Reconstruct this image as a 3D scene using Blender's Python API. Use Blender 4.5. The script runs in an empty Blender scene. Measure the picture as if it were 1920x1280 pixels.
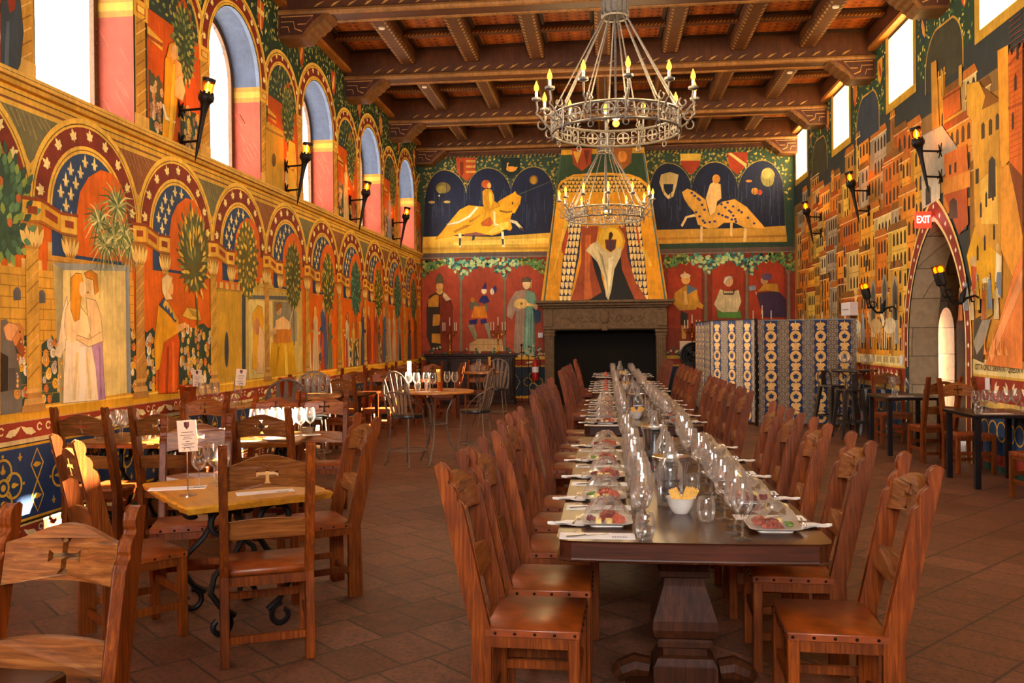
import bpy, bmesh, math, random
from mathutils import Vector, Matrix
from mathutils.geometry import tessellate_polygon
PI = math.pi
SC = bpy.context.scene
COL = SC.collection
R = random.Random(7)

# ------------------------------------------------------------------ room sizes (metres)
XL, XR, YB, YF = -4.5, 4.45, 21.3, -5.0      # window wall, door wall, fireplace wall, wall behind the camera
ZC = 6.62                                    # ceiling boards
BEAM_Y = [-0.5, 2.65, 5.8, 8.95, 12.08, 15.22, 18.38, 21.1]


def lin(c):
    if isinstance(c, str):
        c = c.lstrip('#')
        c = [int(c[i:i + 2], 16) / 255 for i in (0, 2, 4)]
    return tuple(x / 12.92 if x <= .04045 else ((x + .055) / 1.055) ** 2.4 for x in c[:3]) + (1.0,)


def mixc(a, b, t):
    a, b = lin(a) if isinstance(a, str) else a, lin(b) if isinstance(b, str) else b
    return tuple(a[i] * (1 - t) + b[i] * t for i in range(3)) + (1.0,)


# ------------------------------------------------------------------ materials
MATS = {}


def nodes(name):
    m = bpy.data.materials.new(name)
    m.use_nodes = True
    nt = m.node_tree
    b = nt.nodes['Principled BSDF']
    MATS[name] = m
    return m, nt, b


def N(nt, t, **kw):
    n = nt.nodes.new(t)
    for k, v in kw.items():
        if k.startswith('i_'):
            n.inputs[k[2:].replace('_', ' ')].default_value = v
        else:
            setattr(n, k, v)
    return n


def ramp(nt, fac, stops):
    r = nt.nodes.new('ShaderNodeValToRGB')
    el = r.color_ramp.elements
    while len(el) < len(stops):
        el.new(.5)
    for e, (p, c) in zip(el, stops):
        e.position = p
        e.color = lin(c) if isinstance(c, str) else c
    nt.links.new(fac, r.inputs['Fac'])
    return r.outputs['Color']


def simple(name, col, rough=.5, metal=0., var=.12, scale=30., bump=0., coat=0., trans=0., emit=None, estr=0., spec=.5):
    m, nt, b = nodes(name)
    tc = N(nt, 'ShaderNodeTexCoord')
    nz = N(nt, 'ShaderNodeTexNoise', i_Scale=scale, i_Detail=4.)
    nt.links.new(tc.outputs['Object'], nz.inputs['Vector'])
    c = lin(col)
    lo = tuple(x * (1 - var) for x in c[:3]) + (1,)
    hi = tuple(min(1, x * (1 + var)) for x in c[:3]) + (1,)
    nt.links.new(ramp(nt, nz.outputs['Fac'], [(.3, lo), (.7, hi)]), b.inputs['Base Color'])
    b.inputs['Roughness'].default_value = rough
    b.inputs['Metallic'].default_value = metal
    b.inputs['Coat Weight'].default_value = coat
    b.inputs['Specular IOR Level'].default_value = spec
    if trans:
        b.inputs['Transmission Weight'].default_value = trans
    if emit:
        b.inputs['Emission Color'].default_value = lin(emit)
        b.inputs['Emission Strength'].default_value = estr
    if bump:
        bp = N(nt, 'ShaderNodeBump', i_Strength=bump, i_Distance=.01)
        nt.links.new(nz.outputs['Fac'], bp.inputs['Height'])
        nt.links.new(bp.outputs['Normal'], b.inputs['Normal'])
    return m


def wood(name, dark, mid, light, rough=.38, axis='Z', coat=.15, wear=True, scale=1., bump=.16, spec=.35):
    m, nt, b = nodes(name)
    tc = N(nt, 'ShaderNodeTexCoord')
    oi = N(nt, 'ShaderNodeObjectInfo')
    mp = N(nt, 'ShaderNodeMapping')
    s = {'X': (2.2, 38, 38), 'Y': (38, 2.2, 38), 'Z': (38, 38, 2.2)}[axis]
    mp.inputs['Scale'].default_value = tuple(x * scale for x in s)
    nt.links.new(tc.outputs['Object'], mp.inputs['Vector'])
    cb = N(nt, 'ShaderNodeCombineXYZ')
    ml = N(nt, 'ShaderNodeMath', operation='MULTIPLY')
    ml.inputs[1].default_value = 37.
    nt.links.new(oi.outputs['Random'], ml.inputs[0])
    for k in 'XYZ':
        nt.links.new(ml.outputs[0], cb.inputs[k])
    nt.links.new(cb.outputs[0], mp.inputs['Location'])
    nz = N(nt, 'ShaderNodeTexNoise', i_Scale=1.3, i_Detail=6., i_Roughness=.62, i_Distortion=.6)
    nt.links.new(mp.outputs[0], nz.inputs['Vector'])
    colr = ramp(nt, nz.outputs['Fac'], [(.2, dark), (.5, mid), (.86, light)])
    big = N(nt, 'ShaderNodeTexNoise', i_Scale=5., i_Detail=3.)
    nt.links.new(tc.outputs['Object'], big.inputs['Vector'])
    mr = N(nt, 'ShaderNodeMapRange')
    mr.inputs['From Min'].default_value = .3
    mr.inputs['From Max'].default_value = .7
    mr.inputs['To Min'].default_value = .72
    mr.inputs['To Max'].default_value = 1.2
    nt.links.new(big.outputs['Fac'], mr.inputs['Value'])
    ad = N(nt, 'ShaderNodeMath', operation='MULTIPLY_ADD')
    ad.inputs[1].default_value = .4
    ad.inputs[2].default_value = .8
    nt.links.new(oi.outputs['Random'], ad.inputs[0])
    mm = N(nt, 'ShaderNodeMath', operation='MULTIPLY')
    nt.links.new(mr.outputs[0], mm.inputs[0])
    nt.links.new(ad.outputs[0], mm.inputs[1])
    hs = N(nt, 'ShaderNodeHueSaturation')
    nt.links.new(colr, hs.inputs['Color'])
    nt.links.new(mm.outputs[0], hs.inputs['Value'])
    nt.links.new(hs.outputs['Color'], b.inputs['Base Color'])
    b.inputs['Roughness'].default_value = rough
    b.inputs['Specular IOR Level'].default_value = spec
    b.inputs['Coat Weight'].default_value = coat
    b.inputs['Coat Roughness'].default_value = .25
    bp = N(nt, 'ShaderNodeBump', i_Strength=bump, i_Distance=.004)
    nt.links.new(nz.outputs['Fac'], bp.inputs['Height'])
    nt.links.new(bp.outputs['Normal'], b.inputs['Normal'])
    return m


def painted(name, rough=.7, spec=.3, grain=.16, streak=.12, bump=.15, gain=1., sat=1., hue=.5):
    """paint on plaster or timber: colour from the mesh's 'paint' attribute, broken up by brushwork and wear"""
    m, nt, b = nodes(name)
    at = N(nt, 'ShaderNodeAttribute', attribute_name='paint')
    tc = N(nt, 'ShaderNodeTexCoord')
    nz = N(nt, 'ShaderNodeTexNoise', i_Scale=9., i_Detail=8., i_Roughness=.7)
    nt.links.new(tc.outputs['Object'], nz.inputs['Vector'])
    mp = N(nt, 'ShaderNodeMapping')
    mp.inputs['Scale'].default_value = (26, 26, 3)
    nt.links.new(tc.outputs['Object'], mp.inputs['Vector'])
    st = N(nt, 'ShaderNodeTexNoise', i_Scale=1., i_Detail=4.)
    nt.links.new(mp.outputs[0], st.inputs['Vector'])
    r1 = N(nt, 'ShaderNodeMapRange')
    r1.inputs['From Min'].default_value = .3
    r1.inputs['From Max'].default_value = .7
    r1.inputs['To Min'].default_value = 1 - grain
    r1.inputs['To Max'].default_value = 1 + grain
    nt.links.new(nz.outputs['Fac'], r1.inputs['Value'])
    r2 = N(nt, 'ShaderNodeMapRange')
    r2.inputs['From Min'].default_value = .3
    r2.inputs['From Max'].default_value = .7
    r2.inputs['To Min'].default_value = 1 - streak
    r2.inputs['To Max'].default_value = 1 + streak
    nt.links.new(st.outputs['Fac'], r2.inputs['Value'])
    mu0 = N(nt, 'ShaderNodeMath', operation='MULTIPLY')
    nt.links.new(r1.outputs[0], mu0.inputs[0])
    nt.links.new(r2.outputs[0], mu0.inputs[1])
    n3 = N(nt, 'ShaderNodeTexNoise', i_Scale=2.2, i_Detail=3.)
    nt.links.new(tc.outputs['Object'], n3.inputs['Vector'])
    r3 = N(nt, 'ShaderNodeMapRange')
    r3.inputs['From Min'].default_value = .35
    r3.inputs['From Max'].default_value = .65
    r3.inputs['To Min'].default_value = 1 - grain * .8
    r3.inputs['To Max'].default_value = 1 + grain * .8
    nt.links.new(n3.outputs['Fac'], r3.inputs['Value'])
    mu = N(nt, 'ShaderNodeMath', operation='MULTIPLY')
    nt.links.new(mu0.outputs[0], mu.inputs[0])
    nt.links.new(r3.outputs[0], mu.inputs[1])
    m0_ = N(nt, 'ShaderNodeMath', operation='MULTIPLY')
    m0_.inputs[1].default_value = gain
    nt.links.new(mu.outputs[0], m0_.inputs[0])
    mu = m0_
    hs = N(nt, 'ShaderNodeHueSaturation')
    nt.links.new(at.outputs['Color'], hs.inputs['Color'])
    hs.inputs['Saturation'].default_value = sat
    hs.inputs['Hue'].default_value = hue
    nt.links.new(mu.outputs[0], hs.inputs['Value'])
    nt.links.new(hs.outputs['Color'], b.inputs['Base Color'])
    b.inputs['Roughness'].default_value = rough
    b.inputs['Specular IOR Level'].default_value = spec
    if bump:
        bp = N(nt, 'ShaderNodeBump', i_Strength=bump, i_Distance=.005)
        nt.links.new(nz.outputs['Fac'], bp.inputs['Height'])
        nt.links.new(bp.outputs['Normal'], b.inputs['Normal'])
    return m


def thin_glass(name, tint=(1, 1, 1), refl=1.0, rough=.02, base=.0, haze=0.):
    """thin clear walls: see-through, mirror-like towards the grazing edges"""
    m, nt, b = nodes(name)
    nt.nodes.remove(b)
    out = nt.nodes['Material Output']
    tr = N(nt, 'ShaderNodeBsdfTransparent')
    tr.inputs['Color'].default_value = tuple(tint) + (1,)
    gl = N(nt, 'ShaderNodeBsdfGlossy')
    gl.inputs['Roughness'].default_value = rough
    fr = N(nt, 'ShaderNodeLayerWeight', i_Blend=.35)
    mr = N(nt, 'ShaderNodeMapRange')
    mr.inputs['To Min'].default_value = .05 + base
    mr.inputs['To Max'].default_value = .85 * refl
    nt.links.new(fr.outputs['Fresnel'], mr.inputs['Value'])
    mx = N(nt, 'ShaderNodeMixShader')
    nt.links.new(mr.outputs[0], mx.inputs[0])
    nt.links.new(tr.outputs[0], mx.inputs[1])
    nt.links.new(gl.outputs[0], mx.inputs[2])
    if haze:                                             # painted white haze, stronger at rims, imitating light scattered through the glass
        df = N(nt, 'ShaderNodeBsdfTranslucent')
        df.inputs['Color'].default_value = (1., .97, .94, 1)
        d2 = N(nt, 'ShaderNodeBsdfDiffuse')
        d2.inputs['Color'].default_value = (1., .97, .94, 1)
        m0 = N(nt, 'ShaderNodeMixShader')
        nt.links.new(df.outputs[0], m0.inputs[1])
        nt.links.new(d2.outputs[0], m0.inputs[2])
        m2 = N(nt, 'ShaderNodeMixShader')
        hz = N(nt, 'ShaderNodeMapRange')
        hz.inputs['To Min'].default_value = haze
        hz.inputs['To Max'].default_value = haze * 7
        nt.links.new(fr.outputs['Fresnel'], hz.inputs['Value'])
        nt.links.new(hz.outputs[0], m2.inputs[0])
        nt.links.new(mx.outputs[0], m2.inputs[1])
        nt.links.new(m0.outputs[0], m2.inputs[2])
        nt.links.new(m2.outputs[0], out.inputs['Surface'])
    else:
        nt.links.new(mx.outputs[0], out.inputs['Surface'])
    return m


# ------------------------------------------------------------------ mesh builder
class MB:
    def __init__(self):
        self.v, self.f, self.c, self.m = [], [], [], []
        self.col = None
        self.mi = 0

    def add(self, vs, fs, col=None):
        o = len(self.v)
        self.v += [tuple(p) for p in vs]
        self.f += [tuple(o + i for i in f) for f in fs]
        self.c += [col if col is not None else self.col] * len(fs)
        self.m += [self.mi] * len(fs)
        return self

    def quad(self, a, b, c, d, col=None):
        return self.add([a, b, c, d], [(0, 1, 2, 3)], col)

    def box(self, x0, x1, y0, y1, z0, z1, col=None, M=None):
        vs = [(x, y, z) for z in (z0, z1) for y in (y0, y1) for x in (x0, x1)]
        if M:
            vs = [M @ Vector(p) for p in vs]
        return self.add(vs, [(0, 2, 3, 1), (4, 5, 7, 6), (0, 1, 5, 4), (1, 3, 7, 5), (3, 2, 6, 7), (2, 0, 4, 6)], col)

    def cbox(self, x0, x1, y0, y1, z0, z1, c=.006, col=None, M=None, segs=1):
        bm = bmesh.new()
        bmesh.ops.create_cube(bm, size=1)
        for v in bm.verts:
            v.co = ((x0 + x1) / 2 + v.co.x * (x1 - x0), (y0 + y1) / 2 + v.co.y * (y1 - y0), (z0 + z1) / 2 + v.co.z * (z1 - z0))
        bmesh.ops.bevel(bm, geom=bm.edges[:], offset=c, segments=segs, affect='EDGES', profile=.5)
        return self.bm(bm, col, M)

    def bm(self, bm, col=None, M=None):
        bm.verts.index_update()
        vs = [(M @ v.co) if M else v.co.copy() for v in bm.verts]
        fs = [[v.index for v in f.verts] for f in bm.faces]
        bm.free()
        return self.add(vs, fs, col)

    def prism(self, pts, t0, t1, axes='XZY', col=None, holes=(), M=None):
        """2-D outline on the first two axes, thickness t0..t1 along the third; holes are cut out"""
        loops = [list(pts)] + [list(h) for h in holes]
        flat = [p for l in loops for p in l]
        idx = {a: i for i, a in enumerate(axes)}

        def P(p, t):
            q = (p[0], p[1], t)
            r = Vector((q[idx['X']], q[idx['Y']], q[idx['Z']]))
            return M @ r if M else r
        n = len(flat)
        vs = [P(p, t0) for p in flat] + [P(p, t1) for p in flat]
        if holes:
            tr = tessellate_polygon([[Vector((p[0], p[1], 0)) for p in l] for l in loops])
            fs = [tuple(t) for t in tr] + [tuple(n + i for i in reversed(t)) for t in tr]
        else:
            fs = [tuple(range(n)), tuple(reversed(range(n, 2 * n)))]
        o = 0
        for l in loops:
            k = len(l)
            for i in range(k):
                j = (i + 1) % k
                fs.append((o + i, o + j, n + o + j, n + o + i))
            o += k
        return self.add(vs, fs, col)

    def lathe(self, prof, segs=20, c=(0, 0, 0), col=None, M=None, cap=True, square=False, sx=1., sy=1.):
        vs, fs = [], []
        for r, z in prof:
            for k in range(segs):
                a = 2 * PI * (k + (.5 if square else 0)) / segs
                q = r * (math.sqrt(2) if square else 1)
                p = Vector((c[0] + q * math.cos(a) * sx, c[1] + q * math.sin(a) * sy, c[2] + z))
                vs.append(M @ p if M else p)
        n = len(prof)
        for i in range(n - 1):
            for k in range(segs):
                j = (k + 1) % segs
                fs.append((i * segs + k, i * segs + j, (i + 1) * segs + j, (i + 1) * segs + k))
        if cap:
            fs.append(tuple(reversed(range(segs))))
            fs.append(tuple((n - 1) * segs + k for k in range(segs)))
        return self.add(vs, fs, col)

    def tube(self, pts, r, segs=8, col=None, closed=False, M=None):
        pts = [Vector(p) for p in pts]
        n = len(pts)
        rr = r if isinstance(r, (list, tuple)) else [r] * n
        vs, fs = [], []
        up = Vector((0, 0, 1))
        prev = None
        for i, p in enumerate(pts):
            if closed:
                d = pts[(i + 1) % n] - pts[i - 1]
            else:
                d = pts[min(i + 1, n - 1)] - pts[max(i - 1, 0)]
            d = d.normalized() if d.length > 1e-9 else Vector((0, 0, 1))
            if prev is None:
                ref = up if abs(d.z) < .95 else Vector((1, 0, 0))
                a = d.cross(ref).normalized()
            else:
                a = (prev - d * prev.dot(d))
                a = a.normalized() if a.length > 1e-6 else d.cross(up).normalized()
            prev = a
            b = d.cross(a)
            for k in range(segs):
                t = 2 * PI * k / segs
                q = p + (a * math.cos(t) + b * math.sin(t)) * rr[i]
                vs.append(M @ q if M else q)
        for i in range(n if closed else n - 1):
            i2 = (i + 1) % n
            for k in range(segs):
                j = (k + 1) % segs
                fs.append((i * segs + k, i * segs + j, i2 * segs + j, i2 * segs + k))
        if not closed:
            fs.append(tuple(reversed(range(segs))))
            fs.append(tuple((n - 1) * segs + k for k in range(segs)))
        return self.add(vs, fs, col)

    def ball(self, c, rx, ry=None, rz=None, col=None, seg=12, rings=8, M=None):
        ry = rx if ry is None else ry
        rz = rx if rz is None else rz
        vs = [(c[0], c[1], c[2] - rz)]
        for i in range(1, rings):
            t = PI * i / rings
            for k in range(seg):
                a = 2 * PI * k / seg
                vs.append((c[0] + rx * math.sin(t) * math.cos(a), c[1] + ry * math.sin(t) * math.sin(a), c[2] - rz * math.cos(t)))
        vs.append((c[0], c[1], c[2] + rz))
        fs = []
        for k in range(seg):
            fs.append((0, 1 + (k + 1) % seg, 1 + k))
        for i in range(rings - 2):
            for k in range(seg):
                a, b = 1 + i * seg + k, 1 + i * seg + (k + 1) % seg
                fs.append((a, b, b + seg, a + seg))
        last = len(vs) - 1
        o = 1 + (rings - 2) * seg
        for k in range(seg):
            fs.append((last, o + k, o + (k + 1) % seg))
        if M:
            vs = [M @ Vector(p) for p in vs]
        return self.add(vs, fs, col)

    def build(self, name, mat, parent=None, smooth=False, loc=None, rot=None, angle=None, fix=False):
        me = bpy.data.meshes.new(name)
        me.from_pydata([tuple(p) for p in self.v], [], self.f)
        mats = mat if isinstance(mat, (list, tuple)) else [mat]
        for q in mats:
            me.materials.append(MATS[q] if isinstance(q, str) else q)
        if any(i for i in self.m):
            me.polygons.foreach_set('material_index', self.m)
        if any(c is not None for c in self.c):
            at = me.color_attributes.new('paint', 'FLOAT_COLOR', 'CORNER')
            buf = []
            for f, c in zip(self.f, self.c):
                if isinstance(c, list):                   # one colour per corner
                    for q in c:
                        buf += q
                    continue
                c = lin(c) if isinstance(c, str) else (c or (.5, .5, .5, 1))
                buf += list(c) * len(f)
            at.data.foreach_set('color', buf)
        if fix:
            bm = bmesh.new()
            bm.from_mesh(me)
            bmesh.ops.recalc_face_normals(bm, faces=bm.faces[:])
            bm.to_mesh(me)
            bm.free()
        if smooth:
            me.polygons.foreach_set('use_smooth', [True] * len(me.polygons))
            me.set_sharp_from_angle(angle=math.radians(angle or 40))
        me.update()
        o = bpy.data.objects.new(name, me)
        COL.objects.link(o)
        if parent is not None:
            o.parent = parent
        if loc is not None:
            o.location = loc
        if rot is not None:
            o.rotation_euler = rot
        return o


def thing(name, label, cat, loc=(0, 0, 0), rz=0., group=None):
    o = bpy.data.objects.new(name, None)
    o.empty_display_size = .1
    COL.objects.link(o)
    o.location = loc
    o.rotation_euler = (0, 0, rz)
    return tag(o, label, cat, group)


def tag(o, label, cat, group=None):
    o['label'] = label
    o['category'] = cat
    if group:
        o['group'] = group
    return o


def struct(o):
    o['kind'] = 'structure'
    return o


KIDS = {}


def dup(root, loc, rz=0., label=None, group=None, scale=None):
    """a copy of a thing with copies of its parts and sub-parts"""
    if root.name not in KIDS:
        KIDS[root.name] = [(ch, list(ch.children)) for ch in root.children]
    r = root.copy()
    COL.objects.link(r)
    r.location = loc
    r.rotation_euler = (root.rotation_euler[0], root.rotation_euler[1], rz)
    if scale:
        r.scale = (scale,) * 3 if not isinstance(scale, (tuple, list)) else scale
    if label:
        r['label'] = label
    if group:
        r['group'] = group
    for ch, gs in KIDS[root.name]:
        c = ch.copy()
        COL.objects.link(c)
        c.parent = r
        for g in gs:
            d = g.copy()
            COL.objects.link(d)
            d.parent = c
    return r


def text_mesh(name, body, size, mat, parent, M, extrude=.0008, align='CENTER', sx=1.):
    """raised lettering as a mesh of its own, laid out by the built-in font"""
    cu = bpy.data.curves.new(name, 'FONT')
    cu.body = body
    cu.size = size
    cu.align_x = align
    cu.align_y = 'CENTER'
    cu.extrude = extrude
    cu.resolution_u = 2
    t = bpy.data.objects.new(name, cu)
    COL.objects.link(t)
    bpy.context.view_layer.update()
    me = bpy.data.meshes.new_from_object(t.evaluated_get(bpy.context.evaluated_depsgraph_get()))
    bpy.data.objects.remove(t)
    bpy.data.curves.remove(cu)
    me.transform(M @ Matrix.Diagonal((sx, 1, 1, 1)))
    me.materials.clear()
    me.materials.append(MATS[mat])
    o = bpy.data.objects.new(name, me)
    COL.objects.link(o)
    o.parent = parent
    return o


def arc(cx, cy, r, a0, a1, n=16, ry=None):
    ry = r if ry is None else ry
    return [(cx + r * math.cos(a0 + (a1 - a0) * i / n), cy + ry * math.sin(a0 + (a1 - a0) * i / n)) for i in range(n + 1)]


# ------------------------------------------------------------------ wall painting
class Paint(MB):
    """flat colour shapes in wall coordinates (u along the wall, v up); each layer lies a hair above the last"""
    def __init__(self, fn, step=.0008):
        super().__init__()
        self.fn = fn          # (u, v, height above wall) -> xyz
        self.step = step
        self.k = 0
        self.brush = None     # random source for hand-painted tone variation

    def poly(self, pts, col, L=1, var=None):
        self.k += 1
        h = L * self.step + (self.k % 35) * 2e-5        # never two coats at one height
        var = self.brush if var is None else var
        if var:
            c = lin(col) if isinstance(col, str) else col
            q = [1 + (R.random() - .5) * 2 * var for _ in pts]
            col = [[min(1, c[0] * t), min(1, c[1] * t), min(1, c[2] * t), 1.] for t in q]
        vs = [self.fn(p[0], p[1], h) for p in pts]
        return self.add(vs, [tuple(range(len(vs)))], col)

    def rect(self, u0, u1, v0, v1, col, L=1):
        return self.poly([(u0, v0), (u1, v0), (u1, v1), (u0, v1)], col, L)

    def ell(self, u, v, ru, rv, col, L=1, n=14, rot=0.):
        c, s = math.cos(rot), math.sin(rot)
        return self.poly([(u + ru * math.cos(2 * PI * k / n) * c - rv * math.sin(2 * PI * k / n) * s,
                           v + ru * math.cos(2 * PI * k / n) * s + rv * math.sin(2 * PI * k / n) * c) for k in range(n)], col, L)

    def leaf(self, u, v, l, w, rot, col, L=1):
        c, s = math.cos(rot), math.sin(rot)
        pts = [(0, 0), (l * .35, w * .5), (l * .7, w * .36), (l, 0), (l * .7, -w * .36), (l * .35, -w * .5)]
        return self.poly([(u + a * c - b * s, v + a * s + b * c) for a, b in pts], col, L)

    def strip(self, pts, w, col, L=1, w2=None):
        n = len(pts)
        a, b = [], []
        for i in range(n):
            p, q = pts[max(i - 1, 0)], pts[min(i + 1, n - 1)]
            d = math.hypot(q[0] - p[0], q[1] - p[1]) or 1
            nx, ny = -(q[1] - p[1]) / d, (q[0] - p[0]) / d
            ww = (w if w2 is None else w + (w2 - w) * i / (n - 1)) / 2
            a.append((pts[i][0] + nx * ww, pts[i][1] + ny * ww))
            b.append((pts[i][0] - nx * ww, pts[i][1] - ny * ww))
        for i in range(n - 1):
            self.poly([b[i], b[i + 1], a[i + 1], a[i]], col, L)
        return self

    def ring(self, u, v, r0, r1, a0, a1, col, L=1, n=20, ky=1.):
        p = [(u + r0 * math.cos(a0 + (a1 - a0) * i / n), v + ky * r0 * math.sin(a0 + (a1 - a0) * i / n)) for i in range(n + 1)]
        q = [(u + r1 * math.cos(a0 + (a1 - a0) * i / n), v + ky * r1 * math.sin(a0 + (a1 - a0) * i / n)) for i in range(n + 1)]
        for i in range(n):
            self.poly([p[i], p[i + 1], q[i + 1], q[i]], col, L)
        return self
# ------------------------------------------------------------------ shared materials
painted('fresco', .62, .35, gain=1.28, hue=.511)
painted('painted_timber', .5, .4, grain=.25, streak=.2, bump=.3)
wood('oak', '#301003', '#6e3005', '#a2560c', rough=.48, axis='Z', coat=.03, spec=.25, scale=1.7)
wood('oak_panel', '#3c1c0c', '#80481c', '#b87c40', rough=.38, axis='X', coat=.1, spec=.35, scale=1.5)
wood('dark_table', '#1e0b04', '#361606', '#4e240c', rough=.26, axis='Y', coat=.04, scale=.7, bump=.05, spec=.28)
wood('dark_table_end', '#1e0b04', '#3a1707', '#57290e', rough=.5, axis='X', coat=.04, bump=.08, spec=.25)
wood('pedestal_wood', '#180a03', '#381806', '#5a2c0a', rough=.6, axis='Z', coat=0., bump=.1, spec=.2)
wood('black_wood', '#08060a', '#120e12', '#201a1c', rough=.3, axis='Z', coat=.2)
wood('honey_wood', '#b8741a', '#dc9a28', '#f0bc54', rough=.3, axis='X', coat=.3, scale=.6)
wood('round_wood', '#7a4318', '#a86a2c', '#c98d48', rough=.3, axis='X', coat=.3, scale=.6)
wood('cabinet_wood', '#140805', '#2c130a', '#4a2412', rough=.4, axis='Z')
simple('leather', '#823a0e', rough=.4, var=.4, scale=11, bump=.15, coat=.08)
simple('nail_iron', '#2a2320', rough=.35, metal=.9)
simple('iron', '#1d1a1a', rough=.5, metal=.6, bump=.2, scale=60)
simple('grey_iron', '#6c6866', rough=.5, metal=.4, bump=.2, scale=60, var=.3)
simple('chair_metal', '#6e5c50', rough=.45, metal=.25, var=.25)
simple('steel', '#b9b9bd', rough=.22, metal=1., var=.05)
simple('stool_metal', '#55504c', rough=.4, metal=.8, var=.25)
simple('brass', '#b9842c', rough=.25, metal=1.)
simple('copper', '#b35c2c', rough=.3, metal=.9)
simple('white_paper', '#e9e6ea', rough=.7, var=.02)
simple('menu_paper', '#e6cdb4', rough=.7, var=.02)
simple('ink', '#3a2a2c', rough=.8)
simple('blue_ink', '#3d4670', rough=.8)
simple('linen', '#e8e2de', rough=.85, var=.05, bump=.3, scale=90)
simple('porcelain', '#e9e2da', rough=.15, var=.02, coat=.4)
simple('ham', '#c4563a', rough=.4, var=.45, scale=45, bump=.3)
simple('salami', '#94382a', rough=.45, var=.4, scale=70)
simple('cheese', '#efd07a', rough=.5, var=.12, scale=20)
simple('grape', '#7a1d28', rough=.2, var=.3)
simple('lettuce', '#5c8a2a', rough=.5, var=.3)
simple('cracker', '#d9a64c', rough=.7, var=.25, scale=60, bump=.3)
simple('black_vinyl', '#1c1f22', rough=.35, var=.1)
simple('black_plastic', '#17161a', rough=.45)
simple('candle_wax', '#efe3cc', rough=.5, var=.03)
simple('red_paint', '#a81c14', rough=.35)
simple('white_plastic', '#e8e6ee', rough=.5, var=.03)
simple('stone', '#6b553c', rough=.7, var=.3, scale=14, bump=.3)
simple('soot', '#0e0b0a', rough=.9)
simple('sandstone', '#b39e80', rough=.8, var=.18, scale=6, bump=.2)
simple('amber_shade', '#b86a24', rough=.25, var=.2)
simple('exit_red', '#d01c14', rough=.4, emit='#e0200f', estr=.6)
simple('exit_white', '#fff4e8', rough=.4, emit='#fff0e0', estr=1.2)
simple('mount_white', '#e6dcc8', rough=.5)
thin_glass('glass', (1, .995, .99), refl=1., haze=.022)
thin_glass('bottle_glass', (.95, .97, .97), refl=.8, base=.02, haze=.03)
thin_glass('film', (.99, .985, .98), refl=.9, rough=.1, base=.03, haze=.03)
thin_glass('window_glass', (.55, .53, .5), refl=.3)
thin_glass('clear_glass', (.97, .98, 1.0), refl=.3)
thin_glass('amber_glass', (1., .72, .42), refl=.6)


def glowing_glass(name, col, strength, clear):
    """frosted bulb: glows softly itself and lets the lamp inside shine through"""
    m, nt, b = nodes(name)
    nt.nodes.remove(b)
    em = N(nt, 'ShaderNodeEmission', i_Strength=strength)
    em.inputs['Color'].default_value = lin(col)
    tr = N(nt, 'ShaderNodeBsdfTransparent')
    mx = N(nt, 'ShaderNodeMixShader')
    mx.inputs[0].default_value = clear
    nt.links.new(em.outputs[0], mx.inputs[1])
    nt.links.new(tr.outputs[0], mx.inputs[2])
    nt.links.new(mx.outputs[0], nt.nodes['Material Output'].inputs['Surface'])


glowing_glass('bulb', '#ffb038', .55, .45)
glowing_glass('torch_glow', '#ff9c10', .7, .5)


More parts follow.
